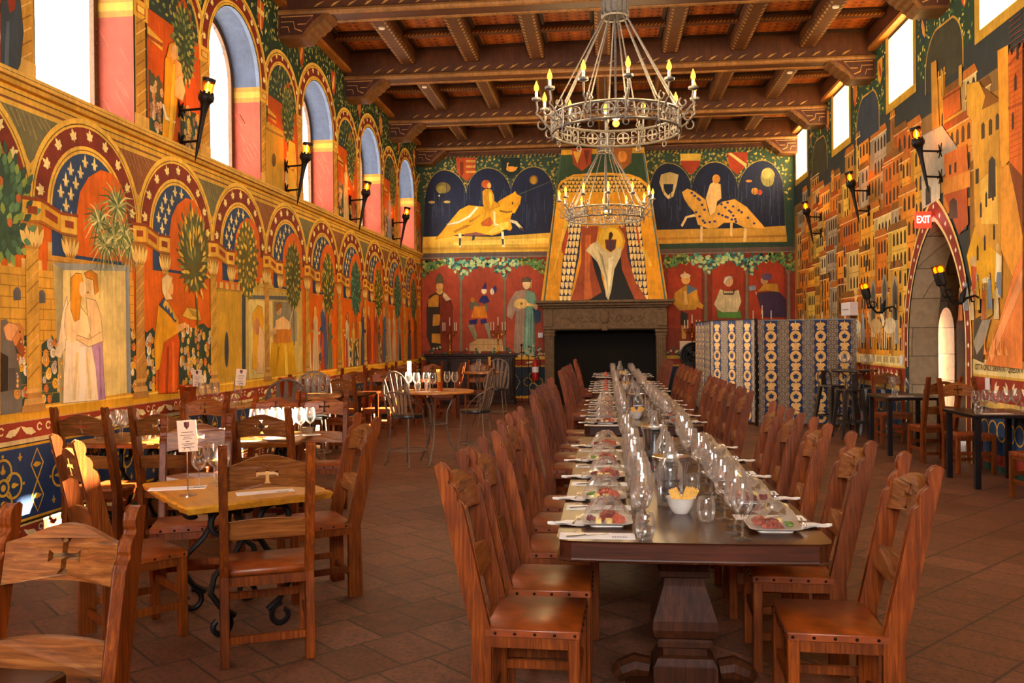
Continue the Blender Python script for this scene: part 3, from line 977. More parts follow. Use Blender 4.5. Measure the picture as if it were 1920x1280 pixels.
# painted figures: wall, layer, palette index, then the outline in 2 mm steps along the wall and up it (first point, then moves)
FIGURES = """
B2,0,-2188,2523,16,87,27,82,39,69,47,53,54,32,57,10,65,-12,62,-30,54,-47,44,-61,30,-70,16,-74,17,80,31,75,43,63,54,48,60,30,64,8,69,-11,64,-31,56,-47,45,-60,31,-70,17,-74,18,77,32,71,46,60,56,46,63,28,67,8,58,-12,54,-30,47,-46,38,-60,26,-69,14,-74,-18,-564,-1587,34
B3,1,-2188,2514,16,88,27,81,39,69,47,53,54,33,56,9,66,-11,62,-31,54,-47,44,-60,30,-70,16,-75,17,81,31,74,43,64,54,48,60,29,64,9,69,-12,64,-30,56,-47,45,-61,31,-69,17,-74,18,76,32,71,45,61,57,45,63,28,67,8,58,-11,54,-30,47,-46,38,-60,26,-69,14,-74,-18,-556,-1587,34
B4,2,-2188,2506,15,88,28,81,39,70,47,52,54,33,56,10,66,-12,62,-30,54,-48,44,-60,30,-70,16,-75,17,81,31,74,43,64,54,48,60,29,64,9,68,-12,65,-30,56,-47,45,-60,31,-70,17,-74,18,77,32,70,45,61,56,46,64,27,67,9,58,-12,54,-30,47,-46,38,-60,26,-69,14,-74,-31,-547,-1574,33
B2,3,555,2611,13,66,23,61,34,52,41,39,47,24,49,7,67,-12,63,-32,54,-49,45,-63,30,-72,17,-78,17,80,32,74,44,63,55,48,62,29,66,8,64,-12,60,-34,53,-51,42,-67,29,-77,16,-82,18,86,33,80,46,68,56,51,65,31,68,10,57,-13,54,-33,47,-51,38,-66,27,-76,13,-82,28,-468,-1508,-11
B3,1,555,2603,13,66,23,61,34,51,41,40,47,24,49,7,67,-12,62,-32,55,-49,44,-63,31,-73,17,-77,17,80,32,74,44,63,55,47,62,30,66,8,64,-13,60,-33,53,-52,42,-66,29,-77,16,-82,18,86,33,80,46,67,56,52,65,31,68,10,57,-13,54,-33,47,-51,38,-66,27,-77,13,-81,28,-460,-1508,-11
B4,2,555,2596,13,65,23,61,34,52,41,39,46,24,50,7,67,-12,62,-32,55,-49,44,-63,31,-72,17,-78,17,80,31,74,45,63,55,48,62,29,66,9,64,-13,60,-33,53,-52,42,-67,29,-77,16,-82,18,86,32,80,47,68,56,51,65,32,68,9,57,-12,54,-33,47,-52,38,-66,26,-76,14,-82,15,-452,-1508,-11
B5,4,-2219,2035,379,5,460,-22,743,36,-28,-225,-1563,3
B6,5,-1841,1975,1177,15,0,-65,-1177,-2
B6,6,-2220,1904,708,-14,847,-3,0,-33,-1556,11
B5,7,607,2059,446,3,497,-4,572,18,17,-188,-1508,5
B6,8,625,1963,1502,7,6,-26,-1508,-6
B8,9,-2071,2001,82,84,100,126,131,147,109,51,172,-20,151,-9,54,73,108,61,64,30,27,26,16,-38,58,-33,-16,-84,-66,-116,-32,1,-16,-42,-6,-42,21,-97,-22,-31,-85,23,-44,-52,-97,-25,-96,18,-97,29,-162,-23,-98,-9,-76,-20,-55,-9
B7,10,-1739,2069,281,37,193,-37,-193,-33,-238,0
B9,11,-1922,2185,141,35,131,66,98,105,27,-12,-104,-120,-141,-66,-120,-19
B9,12,-1836,2092,141,72,87,9,-87,-41,-131,-56
B9,12,-1651,2217,152,82,-11,-32,-120,-72
B9,13,-1415,2083,151,104,108,18,-1,-85,-108,-40,-107,-30
B9,14,-1495,2192,114,72,31,-86,-43,-31,-97,13
B10,15,-1475,2575,43,31,65,-12,31,-65,5,-75,59,-44,10,-27,-75,-14,-54,-30,-12,-75,-76,-62,45,116,-37,108
B11,16,-1400,2584,43,-33,10,-96,-33,-95,-15,107
B10,17,-1348,2338,37,-23,-6,-127,53,-33,-75,-4
B11,18,-1375,2660,-6,-22,-16,-17,-22,-10,-25,1,-22,10,-16,19,-5,22,6,22,15,17,23,10,25,-1,22,-10,15,-19
B12,19,-1367,2642,-2,-16,-7,-12,-10,-7,-10,0,-9,7,-7,13,-2,16,2,16,7,12,10,7,10,-1,10,-7,6,-13
B9,20,-1140,2226,80,-23,74,-86,10,-38,-32,22,-74,71,-58,22
B10,21,-1029,2139,48,-28,5,-32,-32,17
B9,22,-1777,2070,38,-1,-7,-171,-27,0
B10,23,-1772,2011,30,-1,-7,-91,-22,1
B9,22,-1249,2080,29,-1,18,-192,-37,6
B10,24,-1246,1989,28,0,1,-70,-23,1
B9,23,-1604,2045,32,-1,-6,-53,-32,-16
B9,25,-1268,2341,91,-23,65,9,0,-11,-65,-12,-91,23
B9,26,-1117,2438,18,0,0,-32,-18,0
B5,27,-1025,2532,374,140,2,-6,-374,-143
B5,28,-1869,2628,-10,-29,-25,-24,-38,-12,-41,1,-37,14,-25,25,-9,30,9,30,26,24,38,12,41,-1,37,-14,25,-25
B6,29,-1924,2608,-6,-20,-17,-17,-24,-8,-26,0,-24,10,-17,18,-5,21,6,20,17,17,24,8,26,0,24,-10,17,-17
B6,30,-2063,2457,-5,-8,-11,-5,-17,-3,-18,0,-17,4,-11,6,-4,8,4,7,11,6,17,3,19,-1,16,-4,12,-6
B6,30,-1873,2455,-4,-7,-12,-6,-16,-3,-19,1,-16,3,-12,7,-4,7,5,8,11,5,17,3,18,0,17,-4,11,-6
B6,31,-2001,2536,-1,-5,-3,-4,-4,-2,-5,0,-4,3,-3,3,-1,5,1,5,3,3,4,2,5,0,4,-2,3,-4
B5,32,-795,2695,-5,-24,-15,-18,-21,-11,-24,1,-21,11,-15,20,-5,24,6,24,15,19,21,10,24,-1,21,-11,14,-20
B6,33,-814,2690,-3,-18,-10,-15,-14,-7,-15,0,-13,9,-10,15,-3,18,4,18,9,15,14,8,15,-1,14,-8,9,-15
B5,34,-1801,2996,254,-8,-12,-186,-109,-104,-118,110
B6,35,-1677,2960,119,-4,-2,-26,-117,3
B6,35,-1677,2896,119,-4,-3,-26,-116,3
B6,35,-1678,2832,119,-4,-2,-26,-117,3
B6,36,-1752,2935,43,10,4,-139,-28,-53,-15,65
B5,37,-1246,2973,241,-2,-7,-174,-113,-88,-106,104
B6,38,-1054,2835,-7,-15,-18,-11,-25,-6,-29,1,-26,7,-17,13,-7,15,7,14,18,12,26,5,28,0,26,-8,17,-12
B6,38,-1177,2839,6,74,16,5,14,-14,-18,-10,9,-51
B6,38,-1097,2857,59,4,-27,-42
B8,39,924,2503,62,40,81,-34,133,-107,29,-146,164,120,143,28,141,-97,220,-263,-242,16,-122,64,-121,3,-82,-60,-102,-8,-123,54,-39,147,-72,85,-50,84
B9,40,1053,2489,-2,-6,-4,-5,-7,-3,-7,0,-7,3,-4,5,-2,7,2,6,4,5,7,3,7,-1,7,-3,4,-5
B9,40,1090,2455,-2,-7,-5,-5,-6,-2,-8,0,-6,3,-5,5,-1,6,1,7,5,5,7,2,7,0,6,-3,5,-5
B9,40,1126,2420,-2,-6,-4,-5,-7,-2,-7,0,-7,3,-4,5,-2,6,2,7,5,4,6,3,8,0,6,-3,5,-5
B9,40,1144,2403,-1,-6,-5,-5,-6,-3,-8,1,-6,3,-5,5,-1,6,1,6,5,5,7,3,7,0,6,-3,5,-5
B9,40,1173,2344,-2,-6,-5,-5,-6,-2,-8,0,-6,3,-5,5,-1,6,2,7,4,4,7,3,7,0,7,-3,4,-5
B9,40,1201,2286,-2,-7,-4,-5,-7,-2,-7,0,-7,3,-4,5,-2,6,2,7,4,5,7,2,7,0,7,-3,4,-5
B9,40,1102,2259,-1,-6,-5,-5,-6,-3,-8,0,-6,3,-5,5,-1,7,1,6,5,5,6,3,8,-1,6,-3,5,-5
B9,40,1143,2208,-2,-6,-4,-5,-7,-3,-7,0,-7,3,-4,5,-2,7,2,6,4,5,7,3,7,-1,7,-2,4,-6
B9,40,1183,2157,-1,-6,-5,-5,-6,-3,-8,0,-6,3,-5,6,-1,6,1,6,5,5,7,3,7,0,6,-3,5,-5
B9,40,1204,2132,-2,-6,-5,-5,-6,-3,-7,0,-7,3,-4,5,-2,7,2,6,4,5,7,2,7,0,7,-3,4,-5
B9,40,1261,2139,-2,-6,-4,-5,-7,-3,-7,0,-7,3,-4,5,-2,7,2,6,4,5,7,2,7,0,7,-3,4,-5
B9,40,1318,2146,-2,-6,-4,-5,-7,-3,-7,0,-7,3,-4,5,-2,7,2,6,5,5,6,2,7,0,7,-3,4,-5
B9,40,1399,2345,-2,-6,-4,-5,-7,-3,-7,0,-7,3,-4,6,-2,6,2,6,5,5,6,3,7,0,7,-3,4,-6
B9,40,1443,2307,-1,-7,-5,-5,-6,-2,-8,0,-6,3,-5,5,-1,6,2,7,4,5,7,2,7,0,6,-3,5,-5
B9,40,1488,2268,-2,-6,-4,-5,-7,-3,-7,1,-7,3,-4,5,-2,6,2,6,5,5,6,3,7,0,7,-3,4,-5
B9,40,1510,2249,-2,-6,-4,-5,-7,-3,-7,0,-6,3,-5,6,-1,6,1,6,5,5,6,3,8,0,6,-3,4,-6
B9,40,1534,2207,-2,-6,-4,-5,-7,-3,-7,0,-6,3,-5,6,-1,6,1,6,5,5,6,3,8,0,6,-3,5,-6
B9,40,1558,2165,-2,-6,-4,-5,-7,-3,-7,1,-6,2,-5,6,-1,6,1,6,5,5,6,3,8,0,6,-3,5,-5
B9,40,1470,2364,-1,-6,-5,-5,-6,-3,-8,0,-6,3,-5,5,-1,7,1,6,5,5,7,3,7,-1,6,-2,5,-6
B9,40,1535,2317,-2,-6,-4,-5,-7,-3,-7,0,-7,3,-4,5,-2,7,2,6,5,5,6,2,7,0,7,-3,4,-5
B9,40,1599,2270,-1,-6,-5,-5,-6,-3,-7,0,-7,3,-4,5,-2,7,2,6,4,5,7,2,7,0,6,-3,5,-5
B9,40,1632,2246,-2,-6,-4,-5,-7,-3,-7,1,-7,3,-4,5,-2,6,2,6,4,5,7,3,7,0,7,-3,4,-5
B9,40,1704,2178,-2,-6,-4,-5,-7,-2,-7,0,-6,3,-5,5,-1,6,1,6,5,5,6,3,8,0,6,-3,4,-5
B9,40,1776,2111,-1,-7,-5,-5,-6,-2,-8,0,-6,3,-4,5,-2,6,2,7,4,4,7,3,7,0,6,-3,5,-5
B9,40,1368,2232,-2,-6,-5,-5,-6,-3,-7,0,-7,3,-4,5,-2,7,2,6,4,5,7,2,7,0,7,-3,4,-5
B9,40,1408,2214,-1,-6,-5,-5,-7,-3,-7,1,-6,3,-5,5,-1,6,1,6,5,5,6,3,8,0,6,-3,5,-5
B9,40,1449,2197,-2,-7,-5,-4,-6,-3,-7,0,-7,3,-4,5,-2,6,2,7,4,5,7,2,7,0,7,-3,4,-5
B9,40,1469,2188,-2,-6,-4,-5,-7,-3,-7,0,-7,3,-4,5,-2,7,2,6,5,5,6,3,7,-1,7,-3,4,-5
B9,40,1518,2162,-2,-6,-5,-5,-6,-3,-7,0,-7,3,-4,5,-2,7,2,6,4,5,7,3,7,-1,6,-3,5,-5
B9,40,1566,2136,-2,-6,-4,-5,-7,-3,-7,0,-6,3,-5,5,-1,7,1,6,5,5,6,3,8,-1,6,-3,4,-5
B9,41,1252,2587,41,30,81,-33,9,-166,-51,-40,-21,-124,-62,-40,-49,209
B10,42,1371,2646,-5,-23,-13,-18,-19,-10,-21,0,-19,11,-13,19,-4,24,5,23,13,19,19,10,21,-1,18,-11,13,-19
B8,43,1086,2207,-103,-12,-58,-109,-19,21,53,105,106,27
B8,43,1136,2092,31,-1,-12,-187,-31,1
B8,43,1483,2125,30,0,-11,-166,-26,22
B8,43,1645,2080,34,0,-9,-186,-37,1
B6,44,678,2718,104,28,102,-34,-21,-114,-42,-145,-62,-29,-52,53,-50,147
B7,2,708,2602,114,-3,-11,-83,-52,-44,-37,46
B5,45,2006,2649,-9,-49,-24,-38,-34,-21,-37,1,-34,23,-23,40,-8,49,9,49,23,39,34,21,38,-1,34,-23,23,-40
B6,46,1954,2692,-6,-27,-14,-21,-21,-11,-24,1,-20,12,-15,22,-5,27,6,27,14,21,21,11,24,-1,21,-12,14,-22
B6,47,1809,2490,-4,-18,-11,-14,-16,-8,-18,1,-16,8,-12,15,-3,18,4,18,11,14,16,7,18,0,16,-9,11,-14
B6,48,1858,2476,-4,-14,-9,-11,-13,-6,-14,0,-13,7,-9,11,-3,15,3,14,9,11,13,6,15,0,13,-7,9,-12
B6,49,1740,2611,-4,-7,-10,-5,-15,-3,-16,0,-15,4,-10,6,-3,7,3,7,11,6,14,3,16,-1,15,-3,10,-6
B5,50,903,2961,246,-7,-7,-83,-232,7
B5,51,910,2878,232,-7,-11,-62,-103,-107,-106,103
B5,51,1458,2959,234,-7,-12,-149,-112,-115,-95,100
B6,52,1462,2944,37,9,181,-140,-8,-41
B3,53,-2241,631,467,-3,8,909,-10,54,-33,48,-51,39,-65,26,-72,10,-72,-8,-65,-23,-52,-37,-34,-48,-12,-53
B3,53,-1738,628,498,-4,8,891,-11,58,-35,52,-55,41,-69,28,-76,10,-77,-7,-70,-25,-56,-40,-36,-52,-13,-57
B3,53,-1199,624,452,-3,8,902,-10,52,-32,47,-49,39,-63,25,-70,9,-70,-7,-63,-23,-50,-36,-33,-47,-12,-52
B5,54,-1777,628,12,857,-36,113,15,5,38,-77,40,70,10,-10,-38,-101,-4,-857
B5,54,-1241,624,12,853,-36,112,16,5,37,-77,39,70,10,-10,-37,-101,-4,-852
B7,55,-2179,1164,33,143,73,40,104,-2,92,-103,20,-82,-15,-521,-249,2,-61,174
B8,56,-2157,1266,84,60,47,-11,-7,-143,-130,2
B8,56,-2101,1081,98,-1,-22,-133,-83,-9
B8,56,-2119,846,109,-1,4,-123,-114,11
B8,57,-2016,1305,47,30,92,-114,20,-82,-15,-500,-135,1
B9,58,-1969,1355,41,-31,51,-62,-62,-19,-41,61
B9,59,-1971,1422,-5,-26,-12,-20,-18,-11,-19,0,-18,12,-12,20,-4,26,5,26,12,20,18,11,19,0,18,-12,11,-20
B10,60,-1974,1361,-4,-16,-12,-13,-17,-7,-18,0,-17,8,-11,13,-4,16,4,16,12,12,16,7,19,0,17,-7,11,-13
B10,61,-2067,1464,17,87,37,40,35,-41,12,-87
B7,62,-1673,943,72,30,50,-163,-26,-61,-26,36
B7,62,-1477,972,71,-1,19,-163,30,-86,-46,25
B8,63,-1662,999,113,25,-11,-66,-82,-7
B8,63,-1518,1013,72,9,12,-51,-74,-17
B8,64,-1589,1177,134,-2,29,-143,-205,3
B7,65,-1650,1218,83,20,50,-62,-31,-61,-92,32
B7,65,-1486,1176,52,40,20,-82,-52,-40
B8,64,-1580,1253,-3,-13,-8,-11,-11,-5,-13,0,-12,6,-8,11,-2,13,3,13,8,11,11,5,13,0,12,-6,8,-11
B9,66,-1532,1232,37,66,62,4,35,-72,-67,-24
B10,67,-1431,1363,-3,-19,-10,-16,-14,-8,-16,0,-14,9,-9,15,-3,20,3,19,10,16,14,8,16,0,13,-9,10,-16
B11,68,-1496,1384,52,91,13,-92
B8,69,-1342,1351,-2,-17,-7,-14,-10,-8,-11,0,-10,8,-7,15,-2,17,3,18,7,14,10,8,11,-1,9,-8,7,-14
B9,70,-1361,1397,36,30,17,-51,-23,-50
B7,71,-1655,719,104,60,297,-2,19,-153,-421,3
B8,72,-1644,714,400,-3,0,-11,-400,4
B7,73,-1075,1353,132,18,-22,-202,-26,-597,-121,41,35,517,-52,-121,-61,41,1,102,42,100
B8,74,-943,1371,91,-42,30,-81,-32,-121,1,-566,-138,11,26,597
B9,75,-874,1148,101,-42,-11,-131,-61,-25
B8,76,-1077,1110,7,0,-12,-507,-8,0
B8,76,-1042,1109,7,0,-11,-506,-8,0
B8,76,-1011,1109,7,0,-12,-507,-8,0
B9,77,-945,1108,8,0,-7,-526,-12,0
B9,77,-915,1108,9,0,-7,-527,-12,0
B9,77,-879,1107,8,0,-7,-526,-12,0
B10,78,-930,1199,-9,-27,-24,-22,-34,-11,-38,0,-34,13,-24,22,-8,27,9,27,24,22,34,11,38,0,34,-13,24,-22
B10,78,-944,1214,121,-37,0,-22,-121,19
B11,79,-994,1200,-2,-7,-4,-6,-7,-3,-7,0,-7,3,-4,6,-2,7,2,7,5,6,6,3,7,0,7,-4,4,-5
B11,80,-809,1157,-2,-15,-7,-12,-10,-6,-11,0,-9,7,-7,12,-2,15,2,14,7,12,10,7,11,0,9,-7,7,-12
B10,81,-900,1436,-5,-28,-14,-22,-18,-12,-21,0,-19,13,-13,22,-4,29,5,28,13,22,19,12,21,0,18,-13,13,-23
B11,82,-1003,1463,6,42,56,18,45,-16,7,-41
B9,83,-901,1482,22,-1,-8,-101,-13,11
B3,84,744,887,394,-4,6,713,-10,47,-27,42,-43,34,-55,22,-61,8,-61,-6,-55,-20,-44,-32,-29,-42,-10,-46
B3,84,1265,881,365,-3,5,668,-9,43,-25,40,-40,31,-51,21,-56,8,-57,-6,-51,-19,-41,-30,-26,-39,-9,-43
B3,84,1693,877,399,-4,5,702,-10,47,-27,44,-44,34,-56,23,-61,9,-62,-7,-56,-20,-44,-34,-29,-42,-10,-47
B5,85,1166,831,15,670,-43,142,16,6,40,-84,26,76,12,-6,-23,-135,2,-670
B5,85,1644,826,15,667,-42,141,16,7,39,-84,26,76,13,-7,-24,-134,3,-666
B5,85,2125,822,15,663,-43,141,16,6,40,-84,25,77,12,-7,-23,-133,3,-664
B7,86,824,1300,64,50,76,51,127,-67,24,-142,-39,-89,-190,-11,-76,78
B8,87,971,1407,122,-60,-117,-65
B8,88,932,1324,32,-1,18,-155,-39,-12
B9,89,1012,1462,-6,-26,-15,-20,-21,-11,-24,0,-21,12,-15,21,-5,26,6,25,15,21,21,11,24,-1,21,-11,15,-21
B10,90,1016,1506,-6,-12,-17,-10,-25,-5,-27,0,-24,6,-17,10,-6,13,6,12,17,10,25,5,27,-1,24,-6,17,-10
B10,90,927,1511,16,51,35,-48
B7,91,898,1092,89,-40,-14,-142,-82,14
B7,92,903,911,60,-1,-9,-155,-46,1
B7,86,1090,1218,75,-65,-13,-45,-75,33
B7,93,1357,1343,62,-26,88,-1,70,11,27,-141,-48,-128,-202,3,-68,103,45,103
B8,94,1317,1100,63,-33,176,-2,32,31,24,-103,-283,4
B9,95,1511,1431,-5,-28,-14,-22,-21,-12,-22,0,-20,13,-14,23,-5,28,5,27,14,22,21,13,22,-1,20,-13,14,-22
B10,96,1397,1420,17,57,44,22,51,-14,-26,-21,-44,-19,-17,-58
B8,97,1394,1343,13,-52,100,-1,16,51,10,-7,-20,-60,-113,2
B8,98,1381,1266,6,0,-1,-167,-6,0
B8,98,1419,1265,6,0,-1,-167,-6,0
B8,98,1457,1265,6,0,-1,-167,-7,0
B8,98,1494,1264,7,0,-1,-167,-7,0
B8,98,1532,1264,6,0,-1,-167,-6,0
B7,99,1783,1286,250,22,86,-103,5,-205,-268,4
B8,100,1790,1305,81,95,150,-2,22,-103,-135,21
B9,101,1914,1438,-4,-23,-12,-17,-17,-10,-19,0,-17,11,-12,18,-4,22,5,22,12,18,17,9,19,0,16,-10,12,-18
B10,102,1964,1478,-6,-19,-18,-15,-26,-8,-29,0,-26,9,-18,16,-6,19,6,18,18,15,26,8,29,0,26,-9,18,-15
B8,103,1694,1371,80,11,-1,-57,-75,-6
B7,101,1765,1312,68,-52,75,-14,-13,-38,-124,65
H1,104,-722,1186,1428,-6,-237,1753,-980,5
H2,105,-565,2545,54,393,980,-5,46,-373,-98,83,-122,47,-309,27,-343,-15,-145,-71
H3,106,-553,2514,51,98,145,72,342,15,309,-28,136,-53,79,-101,5,-38,-1067,10
H3,107,-430,2166,174,-4,-41,-424,-117,-556,-125,2,55,557
H4,108,-431,2153,36,0,0,-41,-10,-25,-9,-8,-8,8,-10,26
H4,108,-388,2152,37,0,-1,-40,-10,-26,-8,-8,-9,8,-9,26
H4,108,-345,2151,37,0,0,-40,-10,-26,-9,-8,-9,8,-9,26
H4,108,-301,2151,36,-1,0,-40,-10,-26,-9,-8,-8,8,-10,26
H4,108,-440,2073,35,0,0,-41,-10,-25,-8,-8,-9,8,-9,26
H4,108,-398,2072,36,0,0,-41,-10,-25,-9,-8,-8,8,-9,26
H4,108,-355,2071,36,0,-1,-40,-9,-26,-9,-8,-8,8,-10,26
H4,108,-313,2070,36,0,0,-40,-10,-26,-8,-8,-9,8,-9,26
H4,108,-450,1993,36,-1,-1,-40,-9,-25,-9,-8,-8,8,-9,26
H4,108,-408,1992,35,-1,0,-40,-9,-25,-9,-8,-8,8,-9,26
H4,108,-366,1991,35,0,0,-41,-9,-25,-9,-8,-8,8,-9,26
H4,108,-324,1990,35,0,0,-40,-10,-26,-8,-8,-8,8,-9,26
H4,108,-459,1913,35,-1,0,-40,-10,-26,-8,-7,-8,8,-9,26
H4,108,-418,1912,35,-1,0,-40,-10,-25,-8,-8,-8,8,-9,26
H4,108,-376,1911,34,0,0,-41,-10,-25,-8,-8,-8,8,-9,26
H4,108,-335,1910,34,0,0,-40,-10,-26,-8,-8,-8,8,-9,26
H4,108,-468,1833,34,-1,0,-40,-9,-26,-8,-8,-8,9,-9,25
H4,108,-427,1832,33,-1,0,-40,-9,-26,-8,-7,-8,8,-9,26
H4,108,-387,1831,34,-1,-1,-40,-9,-25,-8,-8,-8,8,-8,26
H4,108,-347,1830,34,0,0,-41,-10,-25,-8,-8,-8,8,-8,26
H4,108,-477,1752,33,0,0,-40,-9,-26,-8,-8,-8,8,-8,26
H4,108,-437,1752,33,-1,0,-40,-9,-26,-8,-8,-8,9,-9,25
H4,108,-398,1751,33,-1,0,-40,-9,-25,-8,-8,-8,8,-8,26
H4,108,-358,1750,33,0,-1,-41,-8,-25,-8,-8,-8,8,-9,26
H4,108,-485,1672,43,-1,0,-40,-11,-25,-11,-8,-10,8,-11,26
H4,108,-433,1671,43,-1,0,-40,-12,-25,-10,-8,-10,8,-12,26
H4,108,-382,1670,44,-1,-1,-40,-11,-25,-11,-8,-10,8,-11,26
H4,108,-494,1592,42,-1,0,-40,-11,-26,-10,-8,-10,9,-11,26
H4,108,-443,1591,42,-1,0,-40,-12,-26,-10,-7,-10,8,-11,26
H4,108,-393,1590,43,-1,-1,-40,-11,-25,-10,-8,-10,8,-11,26
H4,108,-503,1511,41,0,0,-40,-11,-26,-10,-8,-10,8,-11,26
H4,108,-454,1511,42,-1,0,-40,-11,-26,-10,-8,-10,9,-11,25
H4,108,-404,1510,42,-1,-1,-40,-11,-26,-10,-7,-10,8,-10,26
H4,108,-512,1431,40,0,0,-41,-11,-25,-10,-8,-9,8,-11,26
H4,108,-464,1430,41,0,0,-40,-11,-26,-10,-8,-10,8,-10,26
H4,108,-415,1430,40,-1,0,-40,-11,-26,-10,-8,-9,9,-11,25
H4,108,-522,1351,40,-1,0,-40,-11,-26,-9,-8,-10,9,-10,26
H4,108,-474,1350,40,-1,0,-40,-11,-25,-10,-8,-9,8,-10,26
H4,108,-426,1349,39,0,0,-40,-11,-26,-9,-8,-10,8,-10,26
H4,108,-531,1270,39,0,0,-40,-10,-26,-10,-8,-9,8,-10,26
H4,108,-484,1270,39,-1,0,-40,-11,-26,-9,-8,-9,9,-10,26
H4,108,-438,1269,39,0,0,-41,-10,-25,-10,-8,-9,8,-10,26
H3,107,229,2163,184,-4,46,-435,45,-541,-148,2,-94,542
H4,108,244,2151,37,-1,0,-40,-10,-26,-9,-7,-9,8,-10,26
H4,108,288,2150,37,-1,0,-40,-10,-26,-9,-7,-9,8,-9,26
H4,108,332,2148,38,0,-1,-40,-10,-26,-9,-7,-8,8,-10,26
H4,108,377,2147,37,0,0,-40,-10,-25,-9,-8,-9,8,-10,26
H4,108,254,2070,36,0,0,-40,-10,-26,-8,-7,-9,8,-10,26
H4,108,297,2070,37,-1,0,-40,-10,-25,-9,-8,-8,8,-10,26
H4,108,341,2069,37,-1,0,-40,-10,-25,-9,-8,-9,8,-9,26
H4,108,385,2068,37,-1,-1,-40,-10,-25,-8,-8,-9,8,-9,26
H4,108,264,1990,36,0,0,-40,-10,-26,-9,-7,-8,8,-10,26
H4,108,307,1990,36,-1,0,-40,-10,-25,-9,-8,-8,8,-9,26
H4,108,350,1989,36,-1,0,-40,-10,-25,-9,-8,-8,8,-9,26
H4,108,393,1988,36,-1,0,-40,-10,-25,-8,-8,-9,8,-9,26
H4,108,274,1910,36,0,-1,-40,-9,-26,-9,-7,-8,8,-9,26
H4,108,316,1910,36,-1,0,-40,-10,-25,-8,-8,-9,8,-9,26
H4,108,359,1909,35,-1,0,-40,-9,-25,-9,-8,-8,8,-10,26
H4,108,401,1908,36,-1,-1,-40,-9,-25,-9,-8,-8,8,-9,26
H4,108,284,1830,35,0,0,-40,-10,-26,-8,-7,-8,8,-9,26
H4,108,326,1830,35,-1,0,-40,-10,-25,-8,-8,-9,8,-9,26
H4,108,368,1829,35,-1,-1,-40,-9,-25,-8,-8,-9,8,-9,26
H4,108,409,1828,35,-1,0,-40,-9,-25,-9,-8,-8,8,-9,26
H4,108,294,1750,35,0,-1,-40,-9,-25,-8,-8,-8,8,-9,26
H4,108,335,1750,35,-1,-1,-40,-9,-25,-8,-8,-8,8,-9,26
H4,108,376,1749,35,-1,0,-40,-10,-25,-8,-8,-8,8,-9,26
H4,108,417,1748,35,-1,0,-39,-10,-26,-8,-8,-8,9,-9,25
H4,108,304,1670,34,0,0,-40,-9,-25,-8,-8,-8,8,-9,26
H4,108,345,1670,34,-1,-1,-40,-9,-25,-8,-8,-8,8,-9,26
H4,108,385,1669,34,-1,0,-39,-9,-26,-8,-8,-8,8,-9,26
H4,108,426,1668,34,0,-1,-40,-9,-26,-8,-7,-8,8,-9,25
H4,108,314,1590,34,0,-1,-40,-9,-25,-8,-8,-7,8,-9,26
H4,108,354,1590,34,-1,-1,-40,-9,-25,-8,-8,-8,8,-8,26
H4,108,394,1589,33,0,0,-40,-9,-26,-8,-8,-8,9,-8,25
H4,108,434,1588,33,0,0,-40,-9,-25,-8,-8,-8,8,-9,26
H4,108,324,1510,33,0,0,-40,-9,-25,-8,-8,-8,8,-8,26
H4,108,364,1510,32,-1,0,-40,-9,-25,-8,-8,-7,8,-9,26
H4,108,403,1509,33,0,-1,-40,-8,-26,-8,-7,-8,8,-9,25
H4,108,442,1509,33,-1,-1,-40,-8,-25,-8,-8,-8,8,-8,26
H4,108,335,1430,44,0,-1,-40,-11,-25,-11,-8,-10,8,-11,26
H4,108,387,1430,43,-1,0,-40,-12,-25,-10,-8,-10,8,-11,26
H4,108,438,1429,43,-1,0,-40,-11,-25,-11,-8,-10,8,-11,26
H4,108,346,1351,42,-1,0,-40,-12,-25,-10,-8,-10,8,-11,26
H4,108,396,1350,43,-1,-1,-40,-11,-25,-10,-8,-10,8,-11,26
H4,108,447,1349,42,-1,0,-39,-12,-26,-10,-8,-10,9,-11,25
H4,108,356,1271,41,-1,0,-40,-11,-25,-10,-8,-10,8,-11,26
H4,108,405,1270,42,-1,0,-40,-11,-25,-10,-8,-10,8,-11,26
H4,108,455,1269,42,0,-1,-40,-11,-26,-10,-7,-10,8,-10,25
H3,109,-515,2575,76,61,238,43,310,-2,278,-52,103,-96,0,-49,-1018,14
H4,110,-446,2674,38,-2,0,-22,-10,-14,-9,-5,-9,5,-10,15
H4,110,-401,2672,38,-1,0,-22,-10,-15,-9,-4,-9,5,-10,15
H4,110,-355,2671,38,-1,0,-23,-11,-14,-9,-4,-9,5,-9,14
H4,110,-310,2670,38,-1,0,-23,-10,-14,-9,-5,-9,5,-10,15
H4,110,-265,2668,38,-1,0,-22,-10,-14,-9,-5,-9,5,-10,15
H4,110,-220,2667,38,-1,0,-23,-10,-14,-9,-4,-9,5,-10,15
H4,110,-174,2666,37,-1,0,-23,-10,-14,-9,-4,-9,5,-10,14
H4,110,-129,2665,38,-1,-1,-23,-10,-14,-9,-5,-9,5,-10,15
H4,110,-84,2663,38,-1,-1,-22,-10,-14,-9,-5,-9,5,-9,15
H4,110,-39,2662,38,-1,-1,-23,-10,-14,-9,-4,-9,5,-9,14
H4,110,6,2661,38,-1,-1,-23,-10,-14,-9,-4,-9,5,-9,14
H4,110,51,2660,37,-1,0,-23,-10,-14,-9,-4,-9,4,-9,15
H4,110,96,2658,37,-1,0,-22,-10,-14,-9,-5,-9,5,-10,15
H4,110,140,2657,38,-1,0,-23,-10,-14,-9,-4,-9,5,-10,14
H4,110,185,2656,38,-1,0,-23,-10,-14,-9,-4,-9,5,-10,14
H4,110,230,2655,38,-2,-1,-22,-10,-14,-8,-4,-9,4,-10,15
H4,110,275,2653,37,-1,0,-22,-10,-14,-9,-5,-9,5,-9,15
H4,110,319,2652,38,-1,0,-23,-10,-14,-9,-4,-9,5,-10,15
